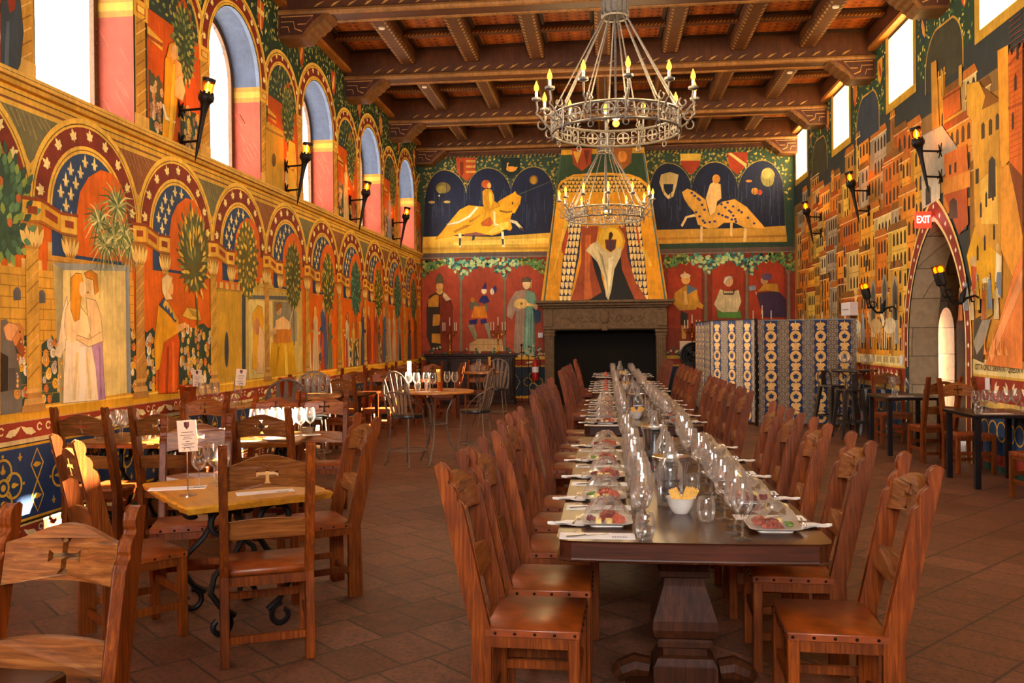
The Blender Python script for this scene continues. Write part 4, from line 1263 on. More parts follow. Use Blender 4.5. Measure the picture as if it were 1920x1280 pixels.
H4,110,364,2651,38,-1,-1,-23,-10,-14,-8,-4,-9,5,-10,14
H4,110,-468,2629,38,-1,0,-23,-10,-14,-10,-5,-9,5,-9,15
H4,110,-423,2627,38,-1,0,-22,-10,-14,-9,-5,-9,5,-10,15
H4,110,-377,2626,38,-1,0,-22,-11,-15,-9,-4,-9,5,-10,15
H4,110,-332,2625,38,-1,0,-23,-10,-14,-9,-4,-9,5,-10,14
H4,110,-287,2624,38,-1,0,-23,-10,-14,-9,-4,-9,4,-10,15
H4,110,-241,2622,38,-1,-1,-22,-10,-14,-9,-5,-9,5,-10,15
H4,110,-196,2621,38,-1,0,-22,-10,-15,-9,-4,-9,5,-10,15
H4,110,-151,2620,38,-1,0,-23,-10,-14,-9,-4,-9,5,-10,14
H4,110,-106,2619,38,-1,0,-23,-10,-14,-9,-4,-9,4,-10,15
H4,110,-61,2617,38,-1,0,-22,-10,-14,-9,-5,-9,5,-10,15
H4,110,-16,2616,38,-1,0,-22,-10,-15,-9,-4,-9,5,-10,15
H4,110,29,2615,38,-1,0,-23,-10,-14,-9,-4,-9,5,-10,14
H4,110,74,2614,38,-1,0,-23,-10,-14,-9,-4,-9,4,-10,15
H4,110,119,2613,38,-2,0,-22,-10,-14,-9,-5,-9,5,-10,15
H4,110,164,2611,38,-1,0,-22,-10,-14,-9,-5,-9,5,-10,15
H4,110,209,2610,38,-1,0,-23,-10,-14,-9,-4,-9,5,-10,14
H4,110,254,2609,38,-1,0,-23,-10,-14,-9,-4,-9,5,-10,14
H4,110,299,2608,37,-1,0,-23,-10,-14,-9,-4,-9,4,-9,15
H4,110,344,2606,37,-1,0,-22,-10,-14,-9,-5,-9,5,-10,15
H4,110,388,2605,38,-1,0,-22,-10,-15,-9,-4,-9,5,-10,15
H4,110,-491,2584,39,-1,0,-23,-11,-14,-9,-4,-9,4,-10,15
H4,110,-445,2583,38,-1,0,-23,-10,-14,-9,-5,-9,5,-10,15
H4,110,-400,2581,39,-1,-1,-22,-10,-14,-9,-5,-9,5,-10,15
H4,110,-354,2580,38,-1,0,-22,-10,-15,-9,-4,-9,5,-10,15
H4,110,-309,2579,39,-1,-1,-23,-10,-14,-9,-4,-9,5,-10,14
H4,110,-263,2578,38,-1,0,-23,-10,-14,-10,-4,-9,4,-9,15
H4,110,-218,2577,38,-1,0,-23,-10,-14,-9,-5,-9,5,-10,15
H4,110,-173,2575,38,-1,0,-22,-10,-15,-9,-4,-9,5,-10,15
H4,110,-127,2574,38,-1,-1,-23,-10,-14,-9,-4,-9,5,-10,14
H4,110,-82,2573,38,-1,0,-23,-10,-14,-9,-4,-9,5,-10,14
H4,110,-37,2572,38,-1,0,-23,-10,-14,-9,-4,-9,4,-10,15
H4,110,8,2570,38,-1,0,-22,-10,-14,-9,-5,-9,5,-10,15
H4,110,53,2569,38,-1,0,-22,-10,-15,-9,-4,-9,5,-10,15
H4,110,98,2568,38,-1,0,-23,-10,-14,-9,-4,-9,5,-10,14
H4,110,143,2567,38,-1,0,-23,-10,-14,-9,-4,-9,4,-10,15
H4,110,188,2566,38,-2,0,-22,-10,-14,-9,-4,-9,4,-10,15
H4,110,233,2564,38,-1,0,-22,-10,-14,-9,-5,-9,5,-10,15
H4,110,278,2563,38,-1,0,-22,-10,-15,-9,-4,-9,5,-10,15
H4,110,323,2562,38,-1,-1,-23,-10,-14,-9,-4,-9,5,-9,14
H4,110,368,2561,37,-1,0,-23,-10,-14,-9,-4,-9,4,-9,15
H4,110,412,2559,38,-1,0,-22,-10,-14,-9,-4,-9,4,-10,15
H4,110,-513,2539,38,-1,0,-23,-10,-14,-9,-4,-9,5,-10,14
H4,110,-467,2538,38,-1,0,-23,-10,-14,-9,-4,-10,4,-9,15
H4,110,-422,2537,39,-1,-1,-23,-10,-14,-9,-5,-9,5,-10,15
H4,110,-376,2535,38,-1,0,-22,-10,-14,-9,-5,-9,5,-10,15
H4,110,-331,2534,39,-1,-1,-22,-10,-15,-9,-4,-9,5,-10,15
H4,110,-285,2533,38,-1,0,-23,-10,-14,-9,-4,-9,5,-10,14
H4,110,-240,2532,38,-1,0,-23,-10,-14,-9,-4,-9,4,-10,15
H4,110,-194,2531,38,-1,0,-23,-11,-14,-9,-5,-9,5,-10,15
H4,110,-149,2529,38,-1,0,-22,-10,-14,-9,-5,-9,5,-10,15
H4,110,-104,2528,38,-1,0,-22,-10,-15,-9,-4,-9,5,-10,15
H4,110,-58,2527,38,-1,-1,-23,-10,-14,-9,-4,-9,5,-10,14
H4,110,-13,2526,38,-1,0,-23,-10,-14,-10,-4,-9,4,-9,15
H4,110,32,2525,38,-1,0,-23,-10,-14,-9,-4,-9,4,-10,15
H4,110,77,2523,38,-1,0,-22,-10,-14,-9,-5,-9,5,-10,15
H4,110,122,2522,38,-1,0,-22,-10,-15,-9,-4,-9,5,-10,15
H4,110,167,2521,38,-1,0,-23,-10,-14,-9,-4,-9,5,-10,14
H4,110,212,2520,38,-1,0,-23,-10,-14,-9,-4,-9,5,-10,14
H4,110,257,2519,38,-1,0,-23,-10,-14,-9,-4,-9,4,-10,15
H4,110,302,2517,38,-1,0,-22,-10,-14,-9,-5,-9,5,-10,15
H4,110,347,2516,38,-1,0,-22,-10,-14,-9,-5,-9,5,-10,15
H4,110,392,2515,38,-1,-1,-23,-10,-14,-9,-4,-9,5,-9,14
H4,110,437,2514,37,-1,0,-23,-10,-14,-9,-4,-9,5,-10,14
H5,111,-269,2087,200,-4,-28,-287,35,-250,61,-238,98,-51,-62,-62,-449,-13,64,181,78,312
H5,111,166,2078,87,-2,9,-349,96,-312,128,-201,-19,-37,-184,52,-109,251,-35,312
H6,112,-220,1986,63,-1,-17,-500,35,-250,-106,-11,9,262
H7,113,-171,1798,37,36,62,-101,35,-250,72,-288,-274,-9,200,122,-72,239
H7,113,188,1716,-24,88,-63,-136,-64,-186,-2,-287,321,-4,-72,163,-85,219
H6,114,239,1902,-17,-81,-47,-64,-68,-35,-74,2,-67,37,-46,66,-16,82,18,81,47,64,67,34,75,-1,66,-38,46,-66
H7,115,214,1902,-15,-70,-39,-55,-58,-30,-63,1,-57,32,-39,57,-14,71,15,70,40,56,57,30,64,-2,57,-32,39,-57
H9,116,4,1925,136,-2,-13,-106,-56,-43,-56,45
H10,117,28,1912,16,0,-1,-106,-15,0
H10,117,66,1912,15,-1,-1,-106,-15,1
H10,117,103,1911,15,0,-1,-106,-15,0
H9,118,54,1999,25,18,24,-38,-25,-55,-31,0
H8,119,-221,1799,63,73,75,36,61,-88,93,-52,81,48,49,24,-13,-111,-76,-155,-39,-249,-32,-111,-30,44,-23,225,-73,176,-87,101
H9,120,-72,1796,49,-64,48,-250,17,-218,-30,218,-60,220
H9,121,39,1700,62,30,-39,-311,-20,-124
H5,122,-482,2054,52,125,11,-189,-53,-249,-31,63
H5,123,-442,2241,49,-32,-128,-405,-91,-312,66,313
H5,122,352,2160,36,-125,35,-249,-36,94
H5,123,399,1880,85,-95,60,-187,-37,13,-60,138
H3,124,-373,3015,237,-7,-14,-187,-107,-84,-105,91
H4,125,-361,2978,100,-4,-51,-148
H4,126,-236,2986,75,-2,-39,-186
H3,127,99,3001,235,-8,-14,-173,-105,-84,-105,90
H4,128,272,2896,-6,-30,-16,-23,-22,-13,-25,1,-22,14,-15,24,-5,30,5,30,16,23,22,12,25,0,22,-14,15,-25
H2,129,-722,1186,19,0,210,1752,-18,0
H2,130,688,1180,18,0,-237,1753,-18,1
L4,131,3388,1120,576,35,6,-603,-544,-14
L5,132,3388,1120,576,35,-19,-29,-490,-31
L5,133,3388,1120,67,-25,-7,-556,-22,-1
L5,134,3455,1095,490,31,-3,-574,-494,-13
L6,135,3935,1128,34,28,6,-604,-38,-3
L6,136,3503,1085,7,0,-2,-108,-7,0
L6,136,3552,1088,7,1,-2,-110,-7,0
L6,136,3658,1096,8,0,-2,-113,-8,0
L6,136,3720,1100,8,1,-2,-115,-9,0
L6,136,3783,1105,9,0,-3,-116,-8,-1
L6,136,3849,1109,9,1,-3,-119,-9,0
L7,137,3479,987,-31,-68,-31,-122,-33,-54,46,-17,37,48,24,112
L8,138,3468,806,176,-1,38,-128,18,-143,-256,5,6,124
L9,139,3534,751,23,-1,-27,-204,-23,2
L9,139,3611,749,16,0,20,-207,-24,2
L9,140,3565,773,39,0,3,-221,-39,3
L8,141,3467,931,37,46,72,-32,50,-38,19,-65,-33,-46,-133,-4,-21,71
L9,142,3506,1063,38,25,39,0,11,-34,-17,-74,-14,-88,-34,-12,-26,52
L7,143,3616,986,72,-9,40,-63,15,-119,-71,-28,-39,75
L10,144,3615,1023,-3,-15,-8,-13,-10,-7,-11,0,-10,6,-7,12,-2,14,3,16,7,12,10,7,11,1,10,-6,7,-12
L9,145,3673,1036,-4,-21,-9,-17,-13,-9,-14,-1,-13,8,-8,16,-3,20,3,20,9,17,13,10,15,1,12,-8,9,-16
L10,146,3602,1092,48,17,49,-15,11,-73,-30,-20,-6,65,-56,8
L11,147,3636,1010,-1,-1,-2,-2,-3,0,-4,-1,-3,1,-2,1,-1,2,1,1,2,1,3,1,4,0,3,0,2,-1
L7,148,3643,772,91,23,20,-260,-62,-1,-19,120
L8,149,3709,771,12,0,8,-234,-17,1
L10,150,3547,823,85,-18,95,33,7,-43,-103,-23,-92,33
L4,151,3071,879,35,5,38,-85,32,-103,15,-171,-127,-1
L5,152,3069,759,41,-17,-3,-129,-41,-3
L5,153,3112,698,64,-2,11,-83,-77,0
L6,154,3203,823,-4,-21,-10,-18,-14,-9,-15,0,-13,10,-9,17,-3,21,4,21,9,17,14,10,15,0,14,-9,9,-17
L7,155,3082,851,33,21,45,-8,12,-16,-43,-49,-30,8
L6,156,3184,819,27,-62,-22,-25,-36,46
L7,157,3183,836,0,-2,-2,-2,-2,-1,-2,0,-2,1,-1,2,-1,1,1,2,1,2,2,1,2,0,2,-1,2,-2
L5,158,3144,956,43,3,0,35,-12,14,-18,-1,-13,-17
L5,158,3289,949,48,4,0,36,-13,15,-20,-1,-14,-18
L6,159,4240,975,55,35,77,-39,79,-68,10,-62,-171,-55,-46,-135,-43,-6,-7,147
L6,160,4258,786,169,83,33,-79,-21,-169,-3,-101,-206,8,9,129
L7,161,4323,764,22,-1,-17,-236,-27,1
L7,162,4379,791,23,0,0,-266,-29,2
L7,163,4246,975,49,40,55,-36,78,-76,-12,-12,-89,49
L8,164,4283,977,22,-16,11,20,16,-27,17,14,11,-33,23,12,10,-34,17,-10,18,6,-89,86,-33,10
L8,165,4276,1112,55,29,56,-16,-12,-28,-35,-52,44,-31,-67,-9,-37,42
L7,166,4397,1064,-4,-20,-10,-17,-14,-10,-15,-1,-13,9,-9,16,-3,20,4,20,10,17,13,10,15,1,14,-8,9,-16
L8,167,4351,1026,40,16,-7,-45,-34,4
L8,168,4427,875,95,18,36,-20,-108,-32
L7,169,4487,927,61,47,138,-7,25,-59,-127,1
L8,170,4560,969,87,-15,51,-40,-89,15
L5,171,4912,1079,378,12,-5,-506,-386,-21
L5,172,5274,1084,57,9,-13,-516,-57,-4
L5,173,5332,1103,1038,37,-17,-588,-1036,-8
L6,174,5364,1078,937,31,-24,-28,-913,-27
L6,175,5795,1054,459,10,-8,-285,-458,3
L6,176,5380,1048,396,6,-14,-507,-395,1
L7,177,5070,738,-4,-47,-9,-37,-12,-21,-14,1,-11,21,-7,37,-2,47,4,47,9,37,13,21,13,0,11,-21,8,-37
L7,178,5420,614,23,238,-14,103,88,64,71,-8,34,-87,-76,-141,-58,-189
L8,179,5549,888,71,-52,15,-124,-41,-140,-106,4,22,173
L8,180,5558,881,-6,-24,-16,-20,-21,-11,-24,0,-20,11,-14,19,-5,24,6,24,15,19,21,11,24,1,21,-11,14,-19
L8,181,5749,775,408,4,82,-234,-534,1
L9,182,5865,744,30,0,-55,-197,-39,2
L9,183,5987,762,42,-1,35,-217,-62,3
L8,184,5831,928,141,32,146,-43,17,-138,-348,-5
L9,128,5809,862,329,10,-24,-100,-327,-5
L9,185,5943,1004,-6,-18,-14,-14,-21,-9,-22,0,-20,7,-13,14,-4,17,5,18,14,14,20,9,22,1,20,-7,14,-14
L10,186,5834,1030,80,25,40,-28,-62,-24,-50,-16
L9,187,6130,971,34,32,-80,-139,-32,-1
L9,184,5656,825,173,59,19,-44,-136,-36
L8,188,4334,2249,46,53,69,22,21,-89,-16,-202,-51,-209,-112,-2,27,231
L9,189,4412,2246,29,9,-16,-230,-33,-186,-34,-2,27,206
L9,190,4436,2287,70,-13,22,-108,-37,-44,-69,43
L10,191,4472,2326,-4,-20,-12,-18,-17,-13,-18,-6,-16,3,-11,11,-3,17,4,20,12,18,16,13,18,6,16,-2,11,-12
L9,192,4351,2271,29,70,64,32,17,-28,-59,-41,-12,-60
L10,193,4434,2168,71,49,46,-73,-37,-67,-82,6
L9,194,4296,2006,21,5,32,-55,91,-5,-12,-15,-101,-2
L6,195,3092,2081,110,42,16,-119,-21,-131,-25,-44,-85,-9
L7,196,3128,2095,49,18,-7,-39,-31,-26
L7,197,3120,2011,18,6,-9,-185,-24,-3
L8,198,5686,2252,323,10,9,-435,-344,-19
L9,199,5685,2216,323,12,0,-15,-323,-15
L9,200,5862,2030,-5,-22,-11,-18,-16,-13,-18,-3,-15,6,-10,15,-4,19,5,22,11,18,16,13,17,3,16,-6,10,-14
L8,201,6113,2225,131,-2,38,-227,-50,-173,-173,-4
R6,202,5114,2310,-20,40,-25,-43,-50,31,-24,-31,-49,35,9,-712,166,118
R7,203,5114,2275,-168,28,0,-17,168,-29
R6,204,5245,2390,-132,-10,-11,-635,91,-27,26,50
R7,203,5117,2041,-167,-15,0,-17,167,15
R5,205,5108,1717,-63,60,-93,23,6,-482,59,180
R4,206,5301,1784,-199,-69,-97,-248,-47,-149,5,-341,250,281
R5,207,5430,609,-144,199,-69,90,-100,145,-83,111,-75,79,8,-632
R6,208,5386,685,-168,183,-132,144,-126,136,2,-114,190,-197,192,-213
R6,209,6260,2633,-97,-8,-48,-503,134,-12
R6,210,5792,2469,-49,-2,2,-131,49,-6
R6,211,6081,2518,-37,0,-6,-169,36,3
R6,212,6056,2354,-279,-9,-14,-154,277,-2
R7,213,6056,2340,-278,-8,0,-14,278,8
R6,214,5680,2324,-185,-34,-87,-111,106,-162,153,117
R5,215,5510,2285,-275,-168,21,-55,243,-49
R6,216,5596,2117,-368,-17,-15,-872,340,158
R7,217,5463,1939,-44,-1,-1,78,21,18,23,-11
R7,217,5362,1938,-43,0,-1,76,21,17,21,-10
R7,217,5271,1948,-41,-1,-1,75,20,17,21,-10
R7,218,5488,1695,-228,51,-9,-334,226,29
R8,219,5374,1576,-98,-3,4,207,41,30,43,-20
R7,217,5549,1689,-46,-1,-1,89,46,-1
R6,220,6450,2180,-373,-14,-277,-216,246,-123,410,18
R6,221,6044,1966,-367,-9,-21,-168,364,16
R7,222,5957,1818,-35,0,-1,62,35,0
R7,222,5870,1816,-34,0,-1,64,34,0
R6,223,6455,1863,-344,-24,2,-148,325,-25
R7,224,6376,1683,-100,4,8,103,39,25,51,-17
R6,225,6047,1810,-422,-20,1,-103,422,18
R6,226,6048,1705,-367,-16,-20,-225,147,-49
R7,227,5961,1536,-138,-11,16,110,51,24,61,-14
R5,228,5568,1436,-355,-178,37,-269,324,14,114,267
R6,229,5280,1264,-48,20,-26,-51,10,-245,81,49
R7,230,5268,1142,-54,-4,2,-144,67,42
R7,231,5232,1278,3,-11,5,-8,8,-3,9,0,9,6,5,9,2,11,-2,10,-6,8,-8,4,-9,-1,-8,-6,-6,-9
R6,232,5338,1098,6,-9,18,-7,26,-3,28,2,27,6,18,9,6,10,-6,9,-19,6,-26,3,-29,-2,-26,-6,-17,-9
R6,233,5438,1091,-100,-6,-11,-184,100,-29
R6,234,5540,1225,5,-15,13,-11,18,-5,21,1,19,9,12,13,5,16,-5,15,-13,11,-19,5,-21,-1,-18,-9,-12,-13
R6,235,5625,1206,-84,-13,18,-191,46,2
R6,236,5556,1162,-44,-35,16,-126,31,1
R5,237,5591,875,-180,43,48,-298,136,22
R6,238,5593,745,-122,127,-116,5,73,-130,120,-81
R6,239,5806,1549,-122,-4,1,-111,106,-4
R6,240,5360,1565,-98,-6,-25,-149,97,-3
"""
# ------------------------------------------------------------------ the frescoes
M = R.random
for _p in (PL, PR, PB):
    _p.brush = .16
GREENS = ['#5d7a3a', '#7f9440', '#a8a04a', '#3f6040', '#c2a83c']


def crown(P, u, v, ru, rv, L, base, cols, n=70, l=.1, w=.04, up=True):
    P.ell(u, v, ru * .93, rv * .95, base, L, 18)
    for k in range(n):
        t = (k + .5) / n
        rr = math.sqrt(t)
        a = k * 2.39996
        x, y = u + ru * rr * .93 * math.cos(a), v + rv * rr * .93 * math.sin(a)
        rot = math.atan2(y - v + rv * .5, (x - u)) if up else a
        P.leaf(x, y, l * (.8 + .4 * M()), w, rot + (M() - .5) * .5, cols[k % len(cols)], L + 1 + k % 2)


def roses(P, u0, u1, v0, v1, L, n=None, cols=('#e0ba6e', '#cf8a34', '#e6dcc0', '#c9662c', '#b9b0a8', '#dba82c')):
    pts = [(u0, v0), (u1, v0)]
    m = 8
    for k in range(m + 1):
        pts.append((u1 + (u0 - u1) * k / m, v1 - .07 * M()))
    P.poly(pts, '#2e4436', L)
    n = n or int((u1 - u0) * (v1 - v0) * 170)
    for k in range(n):
        x, y = u0 + (u1 - u0) * (.06 + .88 * M()), v0 + (v1 - v0) * (.05 + .88 * M())
        if k % 3 == 0:
            P.leaf(x, y, .08, .03, M() * 6.28, GREENS[k % 3], L + 1)
        r = .028 + .022 * M()
        P.ell(x, y, r * .85, r, cols[k % len(cols)], L + 2, 9)
        P.ell(x + r * .12, y + r * .1, r * .42, r * .5, mixc(cols[k % len(cols)], '#8a3a14', .45), L + 3, 7)
        P.ell(x, y, r * .18, r * .2, mixc(cols[k % len(cols)], '#fff0d0', .4), L + 4, 5)


def person(P, u, v, h, L, robe, under=None, hair='#b8741c', skin='#d6a86e', face=1, cloak=None, hat=None, arm=True):
    """standing robed figure of the fresco, feet at (u, v)"""
    w = h * .15
    f = face
    P.poly([(u - w * 1.1, v), (u + w * 1.1, v), (u + w * .85, v + h * .4), (u + w * .62, v + h * .6), (u + w * .75, v + h * .8), (u + w * .28, v + h * .86),
            (u - w * .28, v + h * .86), (u - w * .78, v + h * .8), (u - w * .6, v + h * .6), (u - w * .95, v + h * .4)], robe, L)
    dk, lt = mixc(robe, '#201008', .4), mixc(robe, '#fff0c8', .35)
    for k in range(5):
        x = u + w * (-.8 + .4 * k)
        P.poly([(x, v + .01), (x + w * .12, v + .01), (u + (x - u) * .55 + w * .04, v + h * (.5 + .05 * (k % 2))), (u + (x - u) * .55, v + h * .5)], dk if k % 2 else lt, L + 1)
    if under:
        P.poly([(u - w * .25 * f, v), (u + w * .95 * f, v), (u + w * .55 * f, v + h * .5), (u + w * .1 * f, v + h * .55)], under, L + 2)
    if cloak:
        P.poly([(u - f * w * 1.25, v + h * .06), (u - f * w * .4, v + h * .04), (u - f * w * .25, v + h * .6), (u + f * w * .2, v + h * .84), (u - f * w * .75, v + h * .83), (u - f * w * 1.0, v + h * .55)], cloak, L + 2)
    if arm:
        P.poly([(u - f * w * .5, v + h * .78), (u + f * w * .1, v + h * .62), (u + f * w * 1.15, v + h * .6), (u + f * w * 1.2, v + h * .56), (u, v + h * .55), (u - f * w * .75, v + h * .68)], mixc(robe, '#2a1408', .18), L + 3)
        P.ell(u + f * w * 1.28, v + h * .585, w * .17, w * .14, skin, L + 3, 8)
    P.rect(u - w * .14, u + w * .14, v + h * .83, v + h * .9, skin, L + 3)
    P.ell(u - f * w * .1, v + h * .93, w * .38, h * .075, hair, L + 3, 12)
    P.poly([(u - f * w * .45, v + h * .93), (u - f * w * .1, v + h * .96), (u - f * w * .2, v + h * .8), (u - f * w * .5, v + h * .76)], hair, L + 3)
    P.ell(u + f * w * .07, v + h * .925, w * .27, h * .058, skin, L + 4, 12)
    P.ell(u + f * w * .15, v + h * .935, w * .05, h * .008, '#4a2c1c', L + 5, 6)
    P.poly([(u + f * w * .3, v + h * .93), (u + f * w * .38, v + h * .912), (u + f * w * .28, v + h * .91)], mixc(skin, '#8a4a24', .3), L + 5)
    P.rect(u + f * w * .14, u + f * w * .26, v + h * .893, v + h * .899, '#8a3a24', L + 5)
    if hat:
        P.poly([(u - w * .45, v + h * .96), (u + w * .45, v + h * .96), (u + w * .3, v + h * 1.02), (u, v + h * 1.05), (u - w * .3, v + h * 1.02)], hat, L + 6)


def shield(P, u, v, w, h, L, a, b=None, style=0):
    o = [(u - w, v + h * .5), (u + w, v + h * .5), (u + w * .95, v), (u + w * .6, v - h * .3), (u, v - h * .5), (u - w * .6, v - h * .3), (u - w * .95, v)]
    P.poly(o, a, L)
    if b:
        if style == 0:
            for k in range(3):
                P.rect(u - w * .85 + k * w * .65, u - w * .55 + k * w * .65, v - h * (.15 + .12 * (k == 1)), v + h * .45, b, L + 1)
        elif style == 1:
            P.rect(u - w, u + w, v + h * .05, v + h * .22, b, L + 1)
            P.rect(u - w * .15, u + w * .15, v - h * .4, v + h * .5, b, L + 1)
        else:
            P.leaf(u - w * .5, v - h * .3, h * .75, w * .8, 1.2, b, L + 1)
            P.ell(u + w * .2, v + h * .2, w * .3, h * .15, b, L + 1)


def fleur(P, u, v, s, col, L):
    P.leaf(u, v - s * .28, s * .95, s * .3, PI / 2, col, L)
    for f in (-1, 1):
        P.poly([(u + f * s * .04, v - s * .1), (u + f * s * .2, v + s * .18), (u + f * s * .36, v + s * .16), (u + f * s * .38, v + s * .02), (u + f * s * .3, v - s * .02), (u + f * s * .28, v + s * .08), (u + f * s * .14, v - s * .12)], col, L)
    P.rect(u - s * .2, u + s * .2, v - s * .16, v - s * .09, col, L)
    for f in (-1, 0, 1):
        P.leaf(u + f * s * .05, v - s * .12, s * .26, s * .1, -PI / 2 + f * .6, col, L)


def vine_leaf(P, u, v, s, rot, col, L):
    for da, l in ((0, 1.), (.9, .8), (-.9, .8), (1.9, .55), (-1.9, .55)):
        P.leaf(u, v, s * l, s * .5, rot + da, col, L)
    P.strip([(u, v), (u - s * .5 * math.cos(rot), v - s * .5 * math.sin(rot))], s * .1, col, L)


def masonry(P, u0, u1, v0, v1, L, col='#cf9636', line='#9c6a20', batt=True, rows=None):
    P.rect(u0, u1, v0, v1, col, L)
    rh = .085
    n = int((v1 - v0) / rh)
    for r in range(1, n + 1):
        v = v0 + r * rh
        P.rect(u0, u1, v - .003, v + .003, line, L + 1)
        k = 0
        x = u0 + (.1 if r % 2 else .2)
        while x < u1:
            P.rect(x - .003, x + .003, v - rh, v, line, L + 1)
            x += .2
    if batt:
        x = u0
        while x < u1 - .05:
            P.rect(x, min(x + .09, u1), v1, v1 + .075, mixc(col, '#e8d8a0', .3), L)
            x += .16


def band_ring(P, c, spr, R0, L, yel='#dfae48', red='#78191a', leafc='#e8d492', a0=0., a1=PI, nleaf=9, s=1.):
    """painted archivolt: gold rims and a wine-red band with vine leaves"""
    P.ring(c, spr, R0 - .045, R0, a0, a1, yel, L, 26)
    P.ring(c, spr, R0 - .052, R0 - .044, a0, a1, '#6a4a1c', L, 26)
    P.ring(c, spr, R0 - .075, R0 - .055, a0, a1, yel, L, 26)
    P.ring(c, spr, R0 - .235 * s, R0 - .075, a0, a1, red, L, 26)
    P.ring(c, spr, R0 - .30 * s, R0 - .235 * s, a0, a1, yel, L, 26)
    P.ring(c, spr, R0 - .275 * s, R0 - .265 * s, a0, a1, '#8a5f1c', L + 1, 26)
    rm = R0 - .155 * s
    for k in range(nleaf):
        a = a0 + (a1 - a0) * (k + .5) / nleaf
        vine_leaf(P, c + rm * math.cos(a), spr + rm * math.sin(a), .078 * s, a, leafc, L + 1)


# ================================================================== window wall
P = PL
yb = [(0, .05, '#1e3a30'), (.05, .165, '#8a1f1d'), (.165, .18, '#d8b878'), (.18, .2, '#3a2412'), (.2, .22, '#cf952c'), (.22, .775, '#233c5c'),
      (.775, .795, '#cf952c'), (.795, .805, '#2c2016'), (.805, .84, '#dcc08a'), (.84, .975, '#941f1c'), (.975, .985, '#c9a060'), (.985, 1.09, '#e0a028'), (1.06, 1.075, '#eec25a')]
for a, b, c in yb:
    P.rect(YF, YB, a, b, c, 1 if a != 1.06 else 2)
P.rect(YF, YB, 1.09, 2.72, '#d0520a', 1)
P.rect(YF, YB, 2.72, 3.46, '#7a4226', 1)
P.rect(YF, YB, 3.46, 3.56, '#cf9a38', 1)
P.rect(YF, YB, 3.505, 3.515, '#5a3a14', 2)
S0, DS = 6.51, 1.612
# scrolls of the two red borders, roundels of the blue dado
k = 0
u = 4.4
while u < YB - .4:
    for z, s in ((.908, 1.), (.11, .85)):
        for f in (-1, 1):
            P.leaf(u + f * .1, z - .03 * s, .16 * s, .06 * s, (0 if f > 0 else PI) + f * .25, '#e2cf9c', 3)
            P.leaf(u + f * .16, z - .04 * s, .14 * s, .045 * s, (0 if f > 0 else PI) + f * .55, '#e2cf9c', 3)
            P.ring(u + f * .055, z + .012, .02 * s, .034 * s, .3, 5.6, '#e2cf9c', 3, 10)
    u += .56
u = 4.55
g = '#cf9a34'
while u < YB - .3:
    for dx, dz in ((0, .115), (0, -.115), (.115, 0), (-.115, 0)):
        P.ring(u + dx, .498 + dz, .085, .105, 0, 2 * PI, g, 3, 16)
        P.ell(u + dx * 1.05, .498 + dz * 1.05, .03, .022, g, 3, 8)
        P.leaf(u + dx * .8, .498 + dz * .8, .09, .03, math.atan2(dz, dx), g, 3)
    P.ring(u, .498, .05, .07, 0, 2 * PI, g, 5, 16)
    P.ell(u, .498, .05, .05, '#233c5c', 4, 12)
    P.ell(u, .498, .028, .028, g, 5, 8)
    for a in range(4):
        P.ell(u + .235 * math.cos(a * PI / 2), .498 + .235 * math.sin(a * PI / 2), .014, .014, g, 3, 6)
        fleur(P, u + .26 * (1 if a % 2 else -1) * .75, .498 + (.2 if a < 2 else -.2), .07, g, 3)
    for f in (-1, 1):
        P.strip([(u + .4, .498), (u + .4 + .075, .498 + f * .13), (u + .4, .498 + f * .25), (u + .4 - .075, .498 + f * .13), (u + .4, .498)], .014, g, 3)
        P.leaf(u + .345, .498 + f * .125, .11, .045, 0, g, 3)
    u += .8
